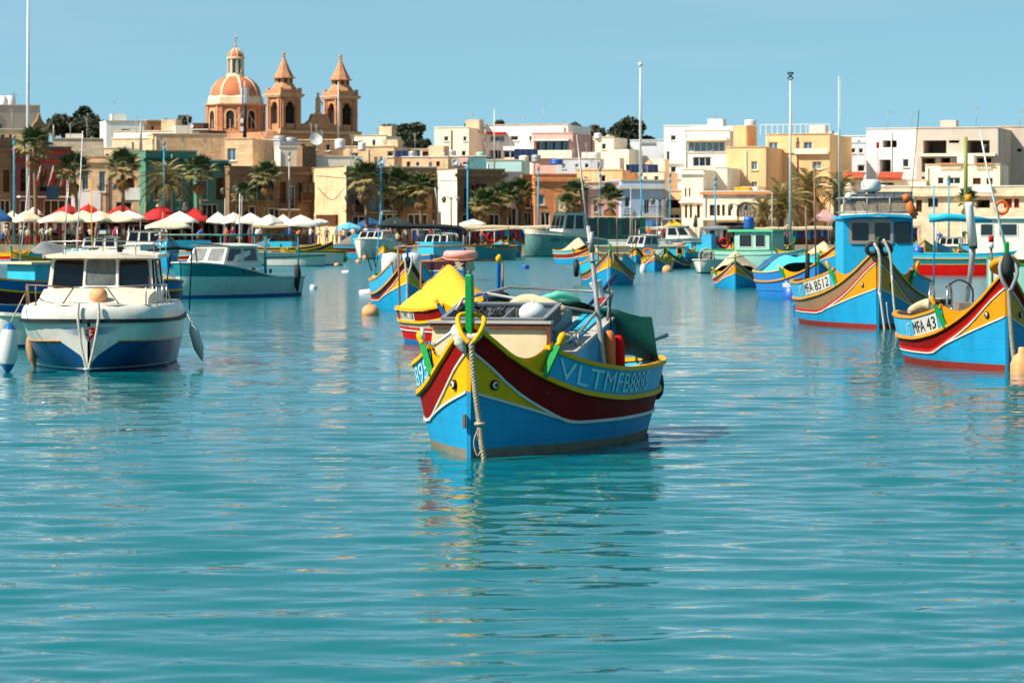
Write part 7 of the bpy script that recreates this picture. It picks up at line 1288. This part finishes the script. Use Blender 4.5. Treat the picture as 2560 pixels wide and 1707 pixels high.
# ---- people: one continuous skinned body per pose
SKIN = [mat('skin_light', 'd8a184', .6, .05), mat('skin_tan', 'b07a58', .6, .05)]; HAIRM = [mat('hair_dark', '2a1c14', .8), mat('hair_grey', '9a948c', .8), mat('hair_fair', 'a88454', .8)]; SHOE = mat('shoe_dark', '1c1a1a', .6)
def body(pose):
    J = dict(pel=(0, 0, .95), chest=(0, 0, 1.28), neck=(0, 0, 1.47), jaw=(0, -.03, 1.56), skull=(0, .01, 1.68), nose=(0, -.1, 1.62))
    for s_, n in ((-1, 'l'), (1, 'r')):
        J['sh' + n] = (s_ * .19, 0, 1.40); J['hip' + n] = (s_ * .1, 0, .90)
        el, ha = (s_ * .26, .03, 1.12), (s_ * .27, -.06, .86); kn, an, to = (s_ * .11, -.02, .50), (s_ * .11, .02, .08), (s_ * .12, -.14, .03)
        if pose == 'walking':
            kn = (s_ * .1, -.16 * s_, .51); an = (s_ * .1, .24 if s_ > 0 else -.26, .12 if s_ > 0 else .08); to = (s_ * .1, an[1] - .16, .03); ha = (s_ * .25, .22 * s_ - .05, .92); el = (s_ * .25, .1 * s_ + .03, 1.13)
        if pose == 'reaching': el = (s_ * .24, -.18, 1.2); ha = (s_ * .2, -.42, 1.22)
        if pose == 'sitting': kn = (s_ * .13, -.42, .92); an = (s_ * .13, -.42, .46); to = (s_ * .13, -.58, .42); el = (s_ * .25, -.04, 1.12); ha = (s_ * .15, -.3, 1.05)
        if pose == 'bending': pass
        J.update({'el' + n: el, 'ha' + n: ha, 'fi' + n: tuple(np.array(ha) + np.array((0, -.03, -.09 if pose not in ('reaching', 'sitting') else .0)) + np.array((0, -.06 if pose in ('reaching', 'sitting') else 0, 0))), 'kn' + n: kn, 'an' + n: an, 'to' + n: to})
    if pose == 'bending':
        for k in list(J):
            if k[:2] in ('ch', 'ne', 'ja', 'sk', 'no', 'sh', 'el', 'ha', 'fi'):
                x, y, z = J[k]; d = z - .95; J[k] = (x, y * .7 - d * .72, .95 + d * .68) if k[:2] not in ('el', 'ha', 'fi') else (x, -.40 - (1.2 - z) * .15, z - .12)
    if pose == 'sitting': J = {k: (p[0], p[1], p[2] - .42) for k, p in J.items()}
    E = [('pel', 'chest', 1), ('chest', 'neck', 1), ('neck', 'jaw', 0), ('jaw', 'skull', 3), ('jaw', 'nose', 0)]
    for n in 'lr': E += [('chest', 'sh' + n, 1), ('sh' + n, 'el' + n, 1), ('el' + n, 'ha' + n, 0), ('ha' + n, 'fi' + n, 0), ('pel', 'hip' + n, 2), ('hip' + n, 'kn' + n, 2), ('kn' + n, 'an' + n, 2), ('an' + n, 'to' + n, 4)]
    rad = dict(pel=(.15, .11), chest=(.165, .115), neck=(.06, .06), jaw=(.075, .085), skull=(.085, .1), nose=(.02, .02), sh=(.07, .07), el=(.045, .045), ha=(.035, .03), fi=(.035, .02), hip=(.095, .1), kn=(.065, .065), an=(.045, .045), to=(.04, .03))
    ks = list(J); me = bpy.data.meshes.new('p'); me.from_pydata([J[k] for k in ks], [(ks.index(a), ks.index(b_)) for a, b_, _ in E], []); o = bpy.data.objects.new('p', me); COL.objects.link(o)
    md = o.modifiers.new('s', 'SKIN')
    for i, k in enumerate(ks):
        me.skin_vertices[0].data[i].radius = rad.get(k) or rad[k[:-1]]; me.skin_vertices[0].data[i].use_root = (k == 'pel')
    sb = o.modifiers.new('u', 'SUBSURF'); sb.levels = 1
    bpy.context.view_layer.update(); r = bpy.data.meshes.new_from_object(o.evaluated_get(bpy.context.evaluated_depsgraph_get())); bpy.data.objects.remove(o)
    A = np.array([J[a] for a, _, _ in E]); B_ = np.array([J[b_] for _, b_, _ in E]); mi = []
    for p in r.polygons:
        c = np.array(p.center); d = B_ - A; t = np.clip(((c - A) * d).sum(1) / (d * d).sum(1), 0, 1); dist = np.linalg.norm(A + d * t[:, None] - c, axis=1); k = int(dist.argmin()); m_ = E[k][2]
        if m_ == 3 and c[1] < J['skull'][1] - .045 and c[2] < J['skull'][2] + .03: m_ = 0
        mi.append(m_)
    for m_ in (SKIN[0], CLO[4], CLO[5], HAIRM[0], SHOE): r.materials.append(m_)
    r.polygons.foreach_set('material_index', mi); r.polygons.foreach_set('use_smooth', [True] * len(mi)); r.name = 'person_' + pose; return r
POSES = {p: body(p) for p in ('standing', 'walking', 'reaching', 'sitting', 'bending')}
SHIRTS = dict(white='eae6e0', red='b01820', pink='e03a80', blue='3a6ab8', black='1c1c20', grey='8a8a8c', orange='e0702a', green='2a7a4a', navy='1c2a48', cream='d8c8a0'); TROU = dict(dark='1c1e26', blue='2c4468', red='b81c1c', khaki='8a7450', grey='606468')
pplist = []
rp = random.Random(4)
for (x0, x1, n, Y0, Y1, z) in ((2, 130, 12, 301, 304, Q), (140, 330, 15, 301, 305, Q), (335, 500, 8, 301, 305, Q), (560, 700, 8, 301, 304, Q), (700, 822, 7, 301, 304, Q), (838, 905, 7, 290, 299, .96), (910, 1090, 9, 301, 304, Q), (1130, 1210, 3, 301, 303, Q), (1590, 1740, 4, 301, 303, Q), (1765, 1990, 7, 301, 302.5, Q), (2300, 2420, 2, 301, 303, Q)):
    for i in range(n): pplist.append((x0 + (x1 - x0) * (i + rp.uniform(.15, .85)) / n, rp.uniform(Y0, Y1), z))
pplist.sort()
for i, (px, Y, z) in enumerate(pplist):
    pose = rp.choice(['standing', 'standing', 'walking', 'walking', 'reaching', 'sitting', 'bending']); sh = rp.choice(list(SHIRTS)); tr = rp.choice(list(TROU)); lb = f'{pose} person in {sh} top and {tr} trousers, {ordw(i)} along the quay from the left'
    o = place(POSES[pose], 'person', None, (WX(px, Y), Y, z), R(rp.choice([rp.uniform(-60, 60), rp.uniform(90, 270)])), lb, 'person', 'people on the quay'); k = rp.uniform(.95, 1.06); o.scale = (k, k, k)
    for j, m_ in enumerate((rp.choice(SKIN), mat('shirt_' + sh, SHIRTS[sh], .85, .08), mat('trousers_' + tr, TROU[tr], .85, .08), rp.choice(HAIRM), SHOE)): o.material_slots[j].link = 'OBJECT'; o.material_slots[j].material = m_
    if pose == 'sitting': c_ = thing('stool', f'stool under the {ordw(i)} person along the quay', 'stool', (WX(px, Y), Y, z), 0, 'stools on the quay'); MB().lathe([(.001, .43), (.18, .43), (.18, .40), (.001, .39)], 10).build('seat', WOOD, c_); [MB().tube([(.12 * math.cos(a), .12 * math.sin(a), .4), (.17 * math.cos(a), .17 * math.sin(a), 0)], .018, 4).build('leg', WOOD, c_) for a in (.8, 2.4, 3.9, 5.5)]
    if rp.random() < .15: MB().lathe([(.22, 0), (.2, .02), (.1, .03), (.09, .11), (.001, .13)], 10, (0, 0, (1.72 if pose != 'sitting' else 1.3))).build('hat', BEIGE, o) if pose != 'bending' else None
# ---- street lamps and masts
LB = paint('lamp_post_blue', '3aa6cc', .45)
def lamp_post(px, yt, Y, label, m=LB, zb=Q):
    zt = WZ(yt, Y) - zb; t = thing('lamp_post', label, 'lamp post', (WX(px, Y), Y, zb), 0, 'tall lamp posts'); MB().tube([(0, 0, 0), (0, 0, zt * .5), (0, 0, zt)], [.10, .085, .06], 8).build('post', m, t)
    MB().lathe([(.09, -.5), (.13, -.45), (.12, -.2), (.07, -.15)], 8, (0, 0, zt)).build('collar', m, t); MB().lathe([(.06, 0), (.13, .1), (.15, .35), (.06, .5), (.001, .52)], 8, (0, 0, zt)).build('lamp_head', GREY, t)
for i, (x, y, Y) in enumerate(((35, 350, 306), (410, 365, 308), (952, 402, 306), (1169, 412, 306), (1346, 428, 307), (1500, 430, 307), (1603, 442, 308), (1675, 444, 309), (1788, 452, 308), (2372, 450, 306))): lamp_post(x, y, Y, ('leftmost tall blue lamp post' if i == 0 else ordw(i) + ' tall blue lamp post from the left'))
lamp_post(723, 390, 308, 'slim grey lamp post before the stone townhouse', GALV)
def lantern(px, yt, Y, label, sc_=1.0):
    zt = WZ(yt, Y) - Q; t = thing('street_lantern', label, 'street lantern', (WX(px, Y), Y, Q), 0, 'twin armed black lanterns'); MB().lathe([(.16, 0), (.14, .6), (.07, .8), (.06, zt)], 8).build('post', IRON, t)
    for s_ in (-1, 1): MB().tube(crom([(0, 0, zt - .3), (s_ * .35, 0, zt), (s_ * .7, 0, zt - .05)], 6), .035, 5).build('arm', IRON, t); MB().lathe([(.12, -.55), (.26, -.15), (.2, -.05), (.05, .1)], 6, (s_ * .7, 0, zt - .05)).build('lantern_head', mat('lantern_glass', '5a564c', .3), t)
for i, (x, y, Y) in enumerate(((267, 460, 306), (575, 470, 306), (885, 488, 306), (1128, 492, 306), (1650, 496, 305), (1845, 510, 306))): lantern(x, y, Y, ordw(i) + ' black twin lantern from the left')
def mast(px, yt, yb, Y, r, m, label, top=None):
    z0, z1 = WZ(yb, Y), WZ(yt, Y); t = thing('mast', label, 'mast', (WX(px, Y), Y, z0), 0, 'poles and masts'); MB().tube([(0, 0, 0), (0, 0, (z1 - z0) * .6), (0, 0, z1 - z0)], [r, r * .8, r * .5], 8).build('mast_pole', m, t)
    if top == 'ball': MB().ball((0, 0, z1 - z0 + r * 1.2), r * 1.6, 8, 6).build('mast_head', m, t)
    if top == 'x':
        b = MB(); k = .28
        for (a, c_, e, f) in ((-k, .1, k, .66), (-k, .66, k, .1), (-k, .66, k, .66), (-k * .6, .0, k * .6, .0)): b.tube([(a, 0, z1 - z0 + c_), (e, 0, z1 - z0 + f)], .065, 4)
        b.build('topmark', INK, t)
mast(70, -30, 600, 315, .20, PLASTW, 'very tall white flagpole at the left running out of the picture'); mast(1601, 166, 470, 320, .15, PLASTW, 'tall white mast with ball top above the blue house', 'ball'); mast(1976, 200, 610, 298, .13, PLASTW, 'tall white pole with crossed topmark right of centre', 'x'); mast(2100, 198, 570, 300, .035, PLASTW, 'thin white whip mast right of the hotel'); mast(1236, 272, 430, 330, .09, PLASTW, 'white pole before the long white villa'); mast(846, 205, 352, 400, .11, PLASTW, 'white pole standing before the right bell tower'); mast(352, 305, 395, 338, .16, GALV, 'leaning grey pole above the white terrace wall'); mast(134, 312, 350, 345, .12, GALV, 'short grey pole beside the dark trees'); mast(962, 294, 340, 420, .04, GALV, 'thin antenna above the round tree')
for i, (px, yb, yt, Y, dx) in enumerate(((45, 700, 440, 150, 28), (160, 690, 450, 190, 8), (232, 640, 512, 220, 14), (405, 600, 530, 250, 2), (603, 600, 490, 240, 2), (560, 640, 495, 250, 2), (1575, 640, 470, 200, 2), (1640, 640, 500, 290, 3), (1930, 640, 480, 200, 0), (1660, 610, 470, 296, 0))):
    z0, z1 = max(-.3, WZ(yb, Y)), WZ(yt, Y); MB().tube([(0, 0, 0), (dx * Y / F, 0, z1 - z0)], [.032, .018], 6).build('boat_mast', PLASTW if i != 9 else BLACK, None, (WX(px, Y), Y, z0), 0, ('slanted white boat mast at far left', 'second white boat mast from the left', 'short slanted white mast behind the cruiser roof', 'thin white rod before the wide cream parasol', 'white mast of the teal cruiser group', 'thin dark mast left of it among the white parasols', 'thin mast above the small boats right of centre', 'thin mast before the blue house door', 'thin mast left of the mint cabin', 'black mast standing before the yellow parasols')[i], 'mast', 'boat masts')
# ---- roof clutter
def on(px, py, Y): return W(px, py, Y)
def tank(px, py, Y, r, h_, m, label): p = on(px, py, Y); MB().lathe([(.001, 0), (r, 0), (r * 1.02, h_ * .3), (r, h_ * .32), (r * 1.02, h_ * .65), (r, h_ * .9), (r * .4, h_), (.001, h_)], 12).build('water_tank', m, None, p, 0, label, 'water tank', 'roof water tanks')
TANKS = ((700, 362, 345, .75, 1.0, GALV, 'wide grey tank left on the roof by the dish'), (728, 364, 345, .7, .9, GALV, 'grey roof tank right of the wide one'), (850, 375, 340, .55, 1.2, PLASTW, 'white upright tank right of the big dish'), (1032, 396, 338, .45, .8, GALV, 'galvanised tank under the cream cube house'), (1100, 392, 345, .5, .9, PLC, 'beige tank left of the pink wall'), (1126, 394, 342, .5, .8, PLASTW, 'white tank above the pink wall'), (1310, 410, 340, .5, .9, PLC, 'beige tank among the solar panels'), (1340, 408, 338, .5, .9, GALV, 'grey tank right of the solar panels'), (1391, 412, 338, .7, .6, PLASTB, 'blue low tank on the white flat roof'), (1202, 394, 345, .5, .6, MINT, 'pale green tank beside the turquoise wall'), (1495, 348, 362, .45, .7, PLASTW, 'white tank on the tall cream house'), (1523, 350, 362, .4, .6, GALV, 'grey tank on the tall cream house'), (1876, 316, 334, .6, .7, PLASTW, 'white tank beside the hotel stair tower'), (2075, 346, 384, .6, .8, PLASTW, 'white tank on the skyline right of the hotel'), (905, 378, 344, .4, 1.0, PLASTW, 'white tall roof vent right of the church'))
for a in TANKS: tank(*a)
def dish(px, py, Y, r, label, az=20):
    p = on(px, py, Y); t = thing('satellite_dish', label, 'satellite dish', p, R(az)); M = Matrix.Translation((0, -.2, r * 1.3)) @ Matrix.Rotation(R(65), 4, 'X')
    MB().lathe([(.001, 0), (r * .5, r * .07), (r, r * .28)], 18, M=M).build('dish_bowl', PLASTW, t); MB().tube([(0, .1, 0), (0, 0, r * 1.3)], .05, 6).build('dish_mount', GALV, t); MB().tube([(0, -.2, r * .5), (0, -.2 - r * .9, r * 1.1)], .02, 4).build('dish_arm', GALV, t)
dish(787, 372, 338, .72, 'big white satellite dish before the church'); dish(474, 326, 385, .38, 'small satellite dish left of the dome'); dish(2084, 346, 383, .4, 'small dish on the skyline right of the hotel')
def solar(px0, py0, px1, py1, nx, ny, Y, label):
    t = thing('solar_array', label, 'solar panels', on(px0, py1, Y), 0); wd = (px1 - px0) * Y / F; hh_ = (py1 - py0) * Y / F; SP = mat('solar_cell', '1d2c4c', .15, .1, 8); a = R(40)
    for i in range(nx):
        for j in range(ny):
            M = Matrix.Translation((wd * (i + .5) / nx, hh_ * (j + .5) / ny * .84, hh_ * (j + .5) / ny)) @ Matrix.Rotation(R(50), 4, 'X'); o = MB().box(0, 0, 0, wd / nx * .94, hh_ / ny * 1.22, .04, M=M).build('panel', SP, t); MB().box(0, 0, -.012, wd / nx, hh_ / ny * 1.29, .04, M=M).build('panel_frame', STEEL, o)
    for x in (.05, wd / 2, wd - .05): MB().bb(x - .03, x + .03, hh_ * .8, hh_ * .86, 0, hh_ * .95).build('leg', GALV, t)
solar(988, 376, 1050, 392, 4, 1, 342, 'row of solar panels below the round tree'); solar(987, 364, 1014, 374, 2, 1, 352, 'pair of small solar panels higher up the slope'); solar(1286, 372, 1345, 406, 4, 2, 340, 'double row of solar panels below the white villa'); solar(1566, 411, 1600, 431, 3, 2, 333.5, 'left solar array above the blue house'); solar(1606, 411, 1646, 431, 3, 2, 333.5, 'right solar array above the blue house')
pm = on(612, 346, 345); t = thing('phone_mast', 'phone mast with white panels before the dome', 'phone mast', pm); MB().tube([(0, 0, 0), (0, 0, 3.6)], .2, 8).build('mast_pole', IRON, t); MB().tube([(0, 0, 3.6), (0, 0, 6.2)], .09, 6).build('mast_pole', GALV, t)
for i in range(3): a = R(-90 + 120 * i + 15); MB().box(.35 * math.cos(a), .35 * math.sin(a), 4.6, .28, .16, 1.7, a + R(90)).build('antenna_panel', PLG, t)
for z in (1.0, 1.9): MB().box(-.3, -.15, z, .35, .3, .5).build('equipment_box', PLASTW, t)
for s_ in (-1, 1): MB().tube([(0, 0, 3.2), (s_ * 2.2, .5, 0)], .035, 5).build('stay', GALV, t)
for i, (px, py, Y) in enumerate(((310, 388, 338), (318, 382, 340), (486, 394, 331), (898, 410, 330), (1140, 414, 330), (955, 412, 331))): b = MB(); b.box(0, 0, .35, .9, .35, .7); b.lathe([(.001, .0), (.26, 0), (.26, .02)], 12, M=Matrix.Translation((-.12, -.19, .35)) @ Matrix.Rotation(R(90), 4, 'X')); b.build('air_conditioner', PLASTW, None, on(px, py, Y), 0, ordw(i) + ' rooftop air conditioner box from the left', 'air conditioner', 'roof air conditioners')
# hanging cables across the fronts
for i, pts in enumerate((((545, 436, 312), (610, 437, 310), (690, 405, 316)), ((790, 440, 310), (900, 448, 309), (1090, 452, 309)), ((1100, 452, 309), (1250, 452, 310), (1345, 465, 311)), ((795, 470, 309.5), (830, 500, 309.5), (862, 470, 309.5)), ((1345, 460, 311), (1400, 480, 311), (1500, 500, 311)))):
    P = [W(*p) for p in pts]; MB().tube(crom([tuple(p) for p in P], 14), .035, 4).build('overhead_cable', RUBBER, None, label=('sagging cable above the green house', 'cable along the dark stone front', 'cable across the brown fronts', 'looped cable on the sunlit flank wall', 'cable across the orange house')[i], cat='cable')
# ------------------------------------------------------------------ palms and trees
PAL1 = mat('palm_leaf_green', '566230', .6, .25, 2); PAL2 = mat('palm_leaf_olive', '968448', .65, .25, 2); PALD = mat('palm_leaf_dry', '96683a', .85, .25, 2); TRK = mat('palm_trunk', '8a6c4e', .95, .3, 6, bump=1, bscale=14); BARK = mat('tree_bark', '4a3c2e', .95, .25, 4, bump=.8, bscale=10)
def fan_frond(seed, dead=False):
    r = random.Random(seed); v, f = [], []; st = 1.0; mb = MB(); mb.tube([(0, 0, 0), (.5, 0, .05), (st, 0, 0)], [.03, .025, .02], 3)
    n = 15
    for i in range(n):
        a = R(-105 + 210 * i / (n - 1)) ; ln = (.95 - .22 * abs(i - 7) / 7) * r.uniform(.85, 1.1); w_ = .075; d = (math.cos(a), math.sin(a)); dr = -.28 * ln * (2.2 if dead else 1) * r.uniform(.6, 1.3)
        nx, ny = -d[1] * w_, d[0] * w_; base = (st, 0, 0); mid = (st + d[0] * ln * .55, d[1] * ln * .55, .05 + dr * .2); tip = (st + d[0] * ln, d[1] * ln, dr)
        mb.add([base, (mid[0] + nx, mid[1] + ny, mid[2] - .03), tip, (mid[0] - nx, mid[1] - ny, mid[2] - .03), (mid[0], mid[1], mid[2] + .02)], [(0, 1, 4), (1, 2, 4), (2, 3, 4), (3, 0, 4)])
    return mb.mesh('fan_frond')
def date_frond(seed):
    r = random.Random(seed); mb = MB(); P = crom([(0, 0, 0), (.9, 0, .5), (1.9, 0, .55), (2.9, 0, .0), (3.5, 0, -.7)], 16); mb.tube(P, [.04] + [.03] * 10 + [.015] * 5, 3)
    for i in range(2, 16):
        for s_ in (-1, 1):
            ln = .55 * math.sin(math.pi * (i + 2) / 20) + .12; p = Vector(P[i]); q = p + Vector((.28, s_ * ln, -.18 * r.uniform(.5, 1.6))); k = Vector((.085, 0, 0)); mb.add([tuple(p - k), tuple(p + k), tuple(q)], [(0, 1, 2)])
    return mb.mesh('date_frond')
FANS = [fan_frond(i) for i in range(4)]; DEADF = [fan_frond(20 + i, True) for i in range(2)]; DATES = [date_frond(i) for i in range(3)]
for m_ in FANS: m_.materials.append(PAL1)
FAN2 = [m_.copy() for m_ in FANS]
for m_ in FAN2: m_.materials.clear(); m_.materials.append(PAL2)
for m_ in DEADF: m_.materials.append(PALD)
for m_ in DATES: m_.materials.append(PAL2)
def palm(px, yc, rp_, Y, label, kind='fan', lean=0, seed=0, zb=Q):
    r = random.Random(seed); zc = WZ(yc, Y) - zb; t = thing('palm_tree', label, 'palm tree', (WX(px, Y), Y, zb), R(r.uniform(0, 360)), 'palms along the promenade'); sz = rp_ * Y / F
    n = 22; P = [(lean * (k / n) ** 2, 0, zc * k / n) for k in range(n + 1)]; rr = [(.17 + .09 * (1 - k / n) ** 3) * (1 + .07 * (k % 2)) * (1 if kind == 'fan' else 1.5) for k in range(n + 1)]; MB().tube(P, rr, 9).build('trunk', TRK, t)
    top = Vector((lean, 0, zc))
    if kind == 'fan':
        k = sz / 1.75
        for i in range(30):
            el = R(-32 + 115 * (i / 29) ** .9 + r.uniform(-8, 8)); az = i * 2.399 + r.uniform(-.3, .3); o = place(r.choice(FANS if i > 9 else FAN2), 'frond', t, top); o.rotation_euler = (r.uniform(-.3, .3), -el, az); s_ = k * r.uniform(.85, 1.1) * (1 if i > 6 else .95); o.scale = (s_, s_, s_)
        for i in range(13):
            el = R(-75 + r.uniform(-10, 22)); az = i * 2.399; o = place(r.choice(DEADF), 'dry_frond', t, top - Vector((0, 0, .25 * sz))); o.rotation_euler = (0, -el, az); s_ = k * r.uniform(.7, .95); o.scale = (s_, s_, s_)
    else:
        k = sz / 2.7
        for i in range(52):
            el = R(-35 + 110 * (i / 51) + r.uniform(-6, 6)); az = i * 2.399; o = place(r.choice(DATES), 'frond', t, top); o.rotation_euler = (r.uniform(-.2, .2), -el, az); s_ = k * r.uniform(.85, 1.1); o.scale = (s_, s_, s_)
        MB().ball((lean, 0, zc - .2), .55, 10, 7, 1.2).build('crown_boss', TRK, t)
PL = ((90, 366, 52, 306, 'fan'), (196, 428, 52, 307, 'fan'), (308, 420, 50, 308, 'fan'), (417, 466, 58, 309, 'date'), (504, 432, 46, 308, 'fan'), (602, 486, 36, 307, 'fan'), (667, 442, 44, 308, 'fan'), (918, 448, 50, 307, 'fan'), (998, 468, 52, 308, 'fan'), (1053, 474, 46, 307, 'fan'), (1208, 512, 44, 307, 'fan'), (1262, 494, 44, 308, 'fan'), (1311, 484, 40, 309, 'fan'), (1452, 486, 42, 309, 'fan'), (1532, 500, 42, 307, 'fan'), (1420, 512, 30, 305, 'fan'), (1952, 528, 60, 308, 'date'), (2030, 488, 58, 310, 'date'), (2086, 492, 52, 311, 'date'), (2425, 500, 34, 307, 'fan'), (1920, 540, 40, 307, 'date'))
order = sorted(range(len(PL)), key=lambda i: PL[i][0])
for i, a in enumerate(PL): palm(*a[:4], (('leftmost tall' if a[0] == 90 else ordw(order.index(i))) + (' fan palm' if a[4] == 'fan' else ' feathery date palm') + ' counting palms from the left'), a[4], random.uniform(-.5, .5), 30 + i)
LF = [mat('tree_leaf_dark', '2c3820', .7, .3, 1.5), mat('tree_leaf_mid', '465030', .7, .3, 1.5), mat('tree_leaf_brown', '5a4a30', .75, .3, 1.5)]
def tree(px, yt, yb, hwp, Y, label, n=2600, seed=0, flat=False, mats=(0, 1), lobes=9):
    r = np.random.default_rng(seed); z0 = min(hillz(Y), WZ(yb, Y)) - .3; H = WZ(yt, Y) - z0; hw_ = hwp * Y / F; t = thing('pine_tree' if flat else 'evergreen_tree', label, 'tree', (WX(px, Y), Y, z0), 0, 'trees on the skyline'); zb = WZ(yb, Y) - z0; ch_ = H - zb
    b = MB(); b.tube([(0, 0, 0), (.1, 0, H * .5), (0, .1, H * .85)], [hw_ * .10 + .12, hw_ * .07 + .08, .05], 7); tr = b.build('trunk', BARK, t); cs = []
    for k in range(lobes):
        a = r.uniform(0, 6.28); q = r.uniform(.1, .72) ** .7; zz = zb + ch_ * r.uniform(.12, .78); c = np.array((hw_ * q * math.cos(a), hw_ * q * math.sin(a) * .8, zz)); cs.append((c, r.uniform(.36, .6) * (1 - q * .35)))
        MB().tube([(0, 0, zb * .7 + H * .1), tuple(c * np.array((.5, .5, 1)) - np.array((0, 0, ch_ * .15))), tuple(c)], [.12, .08, .03], 5).build('limb', BARK, tr)
    for mi_, m_ in enumerate(mats):
        V = []
        nn = n // len(mats)
        for (c, rr_) in cs:
            k = nn // len(cs); d = r.normal(size=(k, 3)); d /= np.linalg.norm(d, axis=1)[:, None]; rad_ = (r.uniform(.35, 1.0, k) ** .5)[:, None]; p = c + d * rad_ * np.array((hw_ * rr_ * 1.25, hw_ * rr_ * 1.25, (ch_ * .42 if not flat else ch_ * .3) * rr_ * 2)); V.append(p)
        P = np.concatenate(V); k = len(P); s_ = (.2 + .16 * r.random(k))[:, None]; u = r.normal(size=(k, 3)); u /= np.linalg.norm(u, axis=1)[:, None]; w_ = r.normal(size=(k, 3)); w_ -= (w_ * u).sum(1)[:, None] * u; w_ /= np.linalg.norm(w_, axis=1)[:, None]
        vv = np.stack([P - u * s_ * 1.3, P + w_ * s_ * .6, P + u * s_ * 1.3, P - w_ * s_ * .6], 1).reshape(-1, 3); me = bpy.data.meshes.new('crown'); me.from_pydata(vv.tolist(), [], np.arange(k * 4).reshape(-1, 4).tolist()); me.materials.append(LF[m_]); o = place(me, 'crown', t); o['kind'] = 'stuff'
tree(214, 266, 288, 20, 400, 'flat topped pine standing above the left trees', 900, 1, True, (0,), 6); tree(165, 288, 338, 46, 396, 'left dark bushy tree of the left skyline group', 2400, 2, mats=(0, 2)); tree(212, 286, 340, 46, 398, 'middle dark bushy tree below the flat pine', 2600, 3); tree(248, 306, 345, 26, 394, 'right bushy tree beside the white rooftop house', 1600, 4); tree(134, 300, 330, 14, 400, 'small sparse tree beside the baroque gable', 500, 5, lobes=5); tree(448, 290, 325, 24, 405, 'thin sparse tree left of the dome', 700, 6, mats=(2, 0), lobes=7); tree(425, 296, 322, 10, 405, 'tiny tree beside the thin sparse one', 300, 7, lobes=4)
tree(1008, 308, 362, 56, 420, 'big round dark tree in the middle skyline', 4200, 8, lobes=16); tree(1030, 352, 380, 40, 400, 'low shrub bank under the round tree', 1800, 9); tree(1192, 310, 395, 32, 410, 'tall dark tree right of the cream cube house', 2600, 10, mats=(0, 2)); tree(890, 330, 350, 10, 480, 'small tree at the right tower foot', 400, 11, lobes=4); tree(1450, 314, 400, 34, 405, 'left brown green tree right of the pink villa', 2800, 12, mats=(0, 2)); tree(1488, 318, 400, 32, 408, 'right brown green tree left of the tall cream house', 2600, 13, mats=(2, 0)); tree(1568, 300, 372, 42, 410, 'sparse tall tree left of the white mast', 1500, 14, mats=(0, 1), lobes=10); tree(1625, 340, 362, 30, 412, 'low tree line right of the white mast', 900, 15, lobes=7); tree(1248, 304, 318, 10, 430, 'tiny tree top above the white villa', 250, 16, lobes=4)
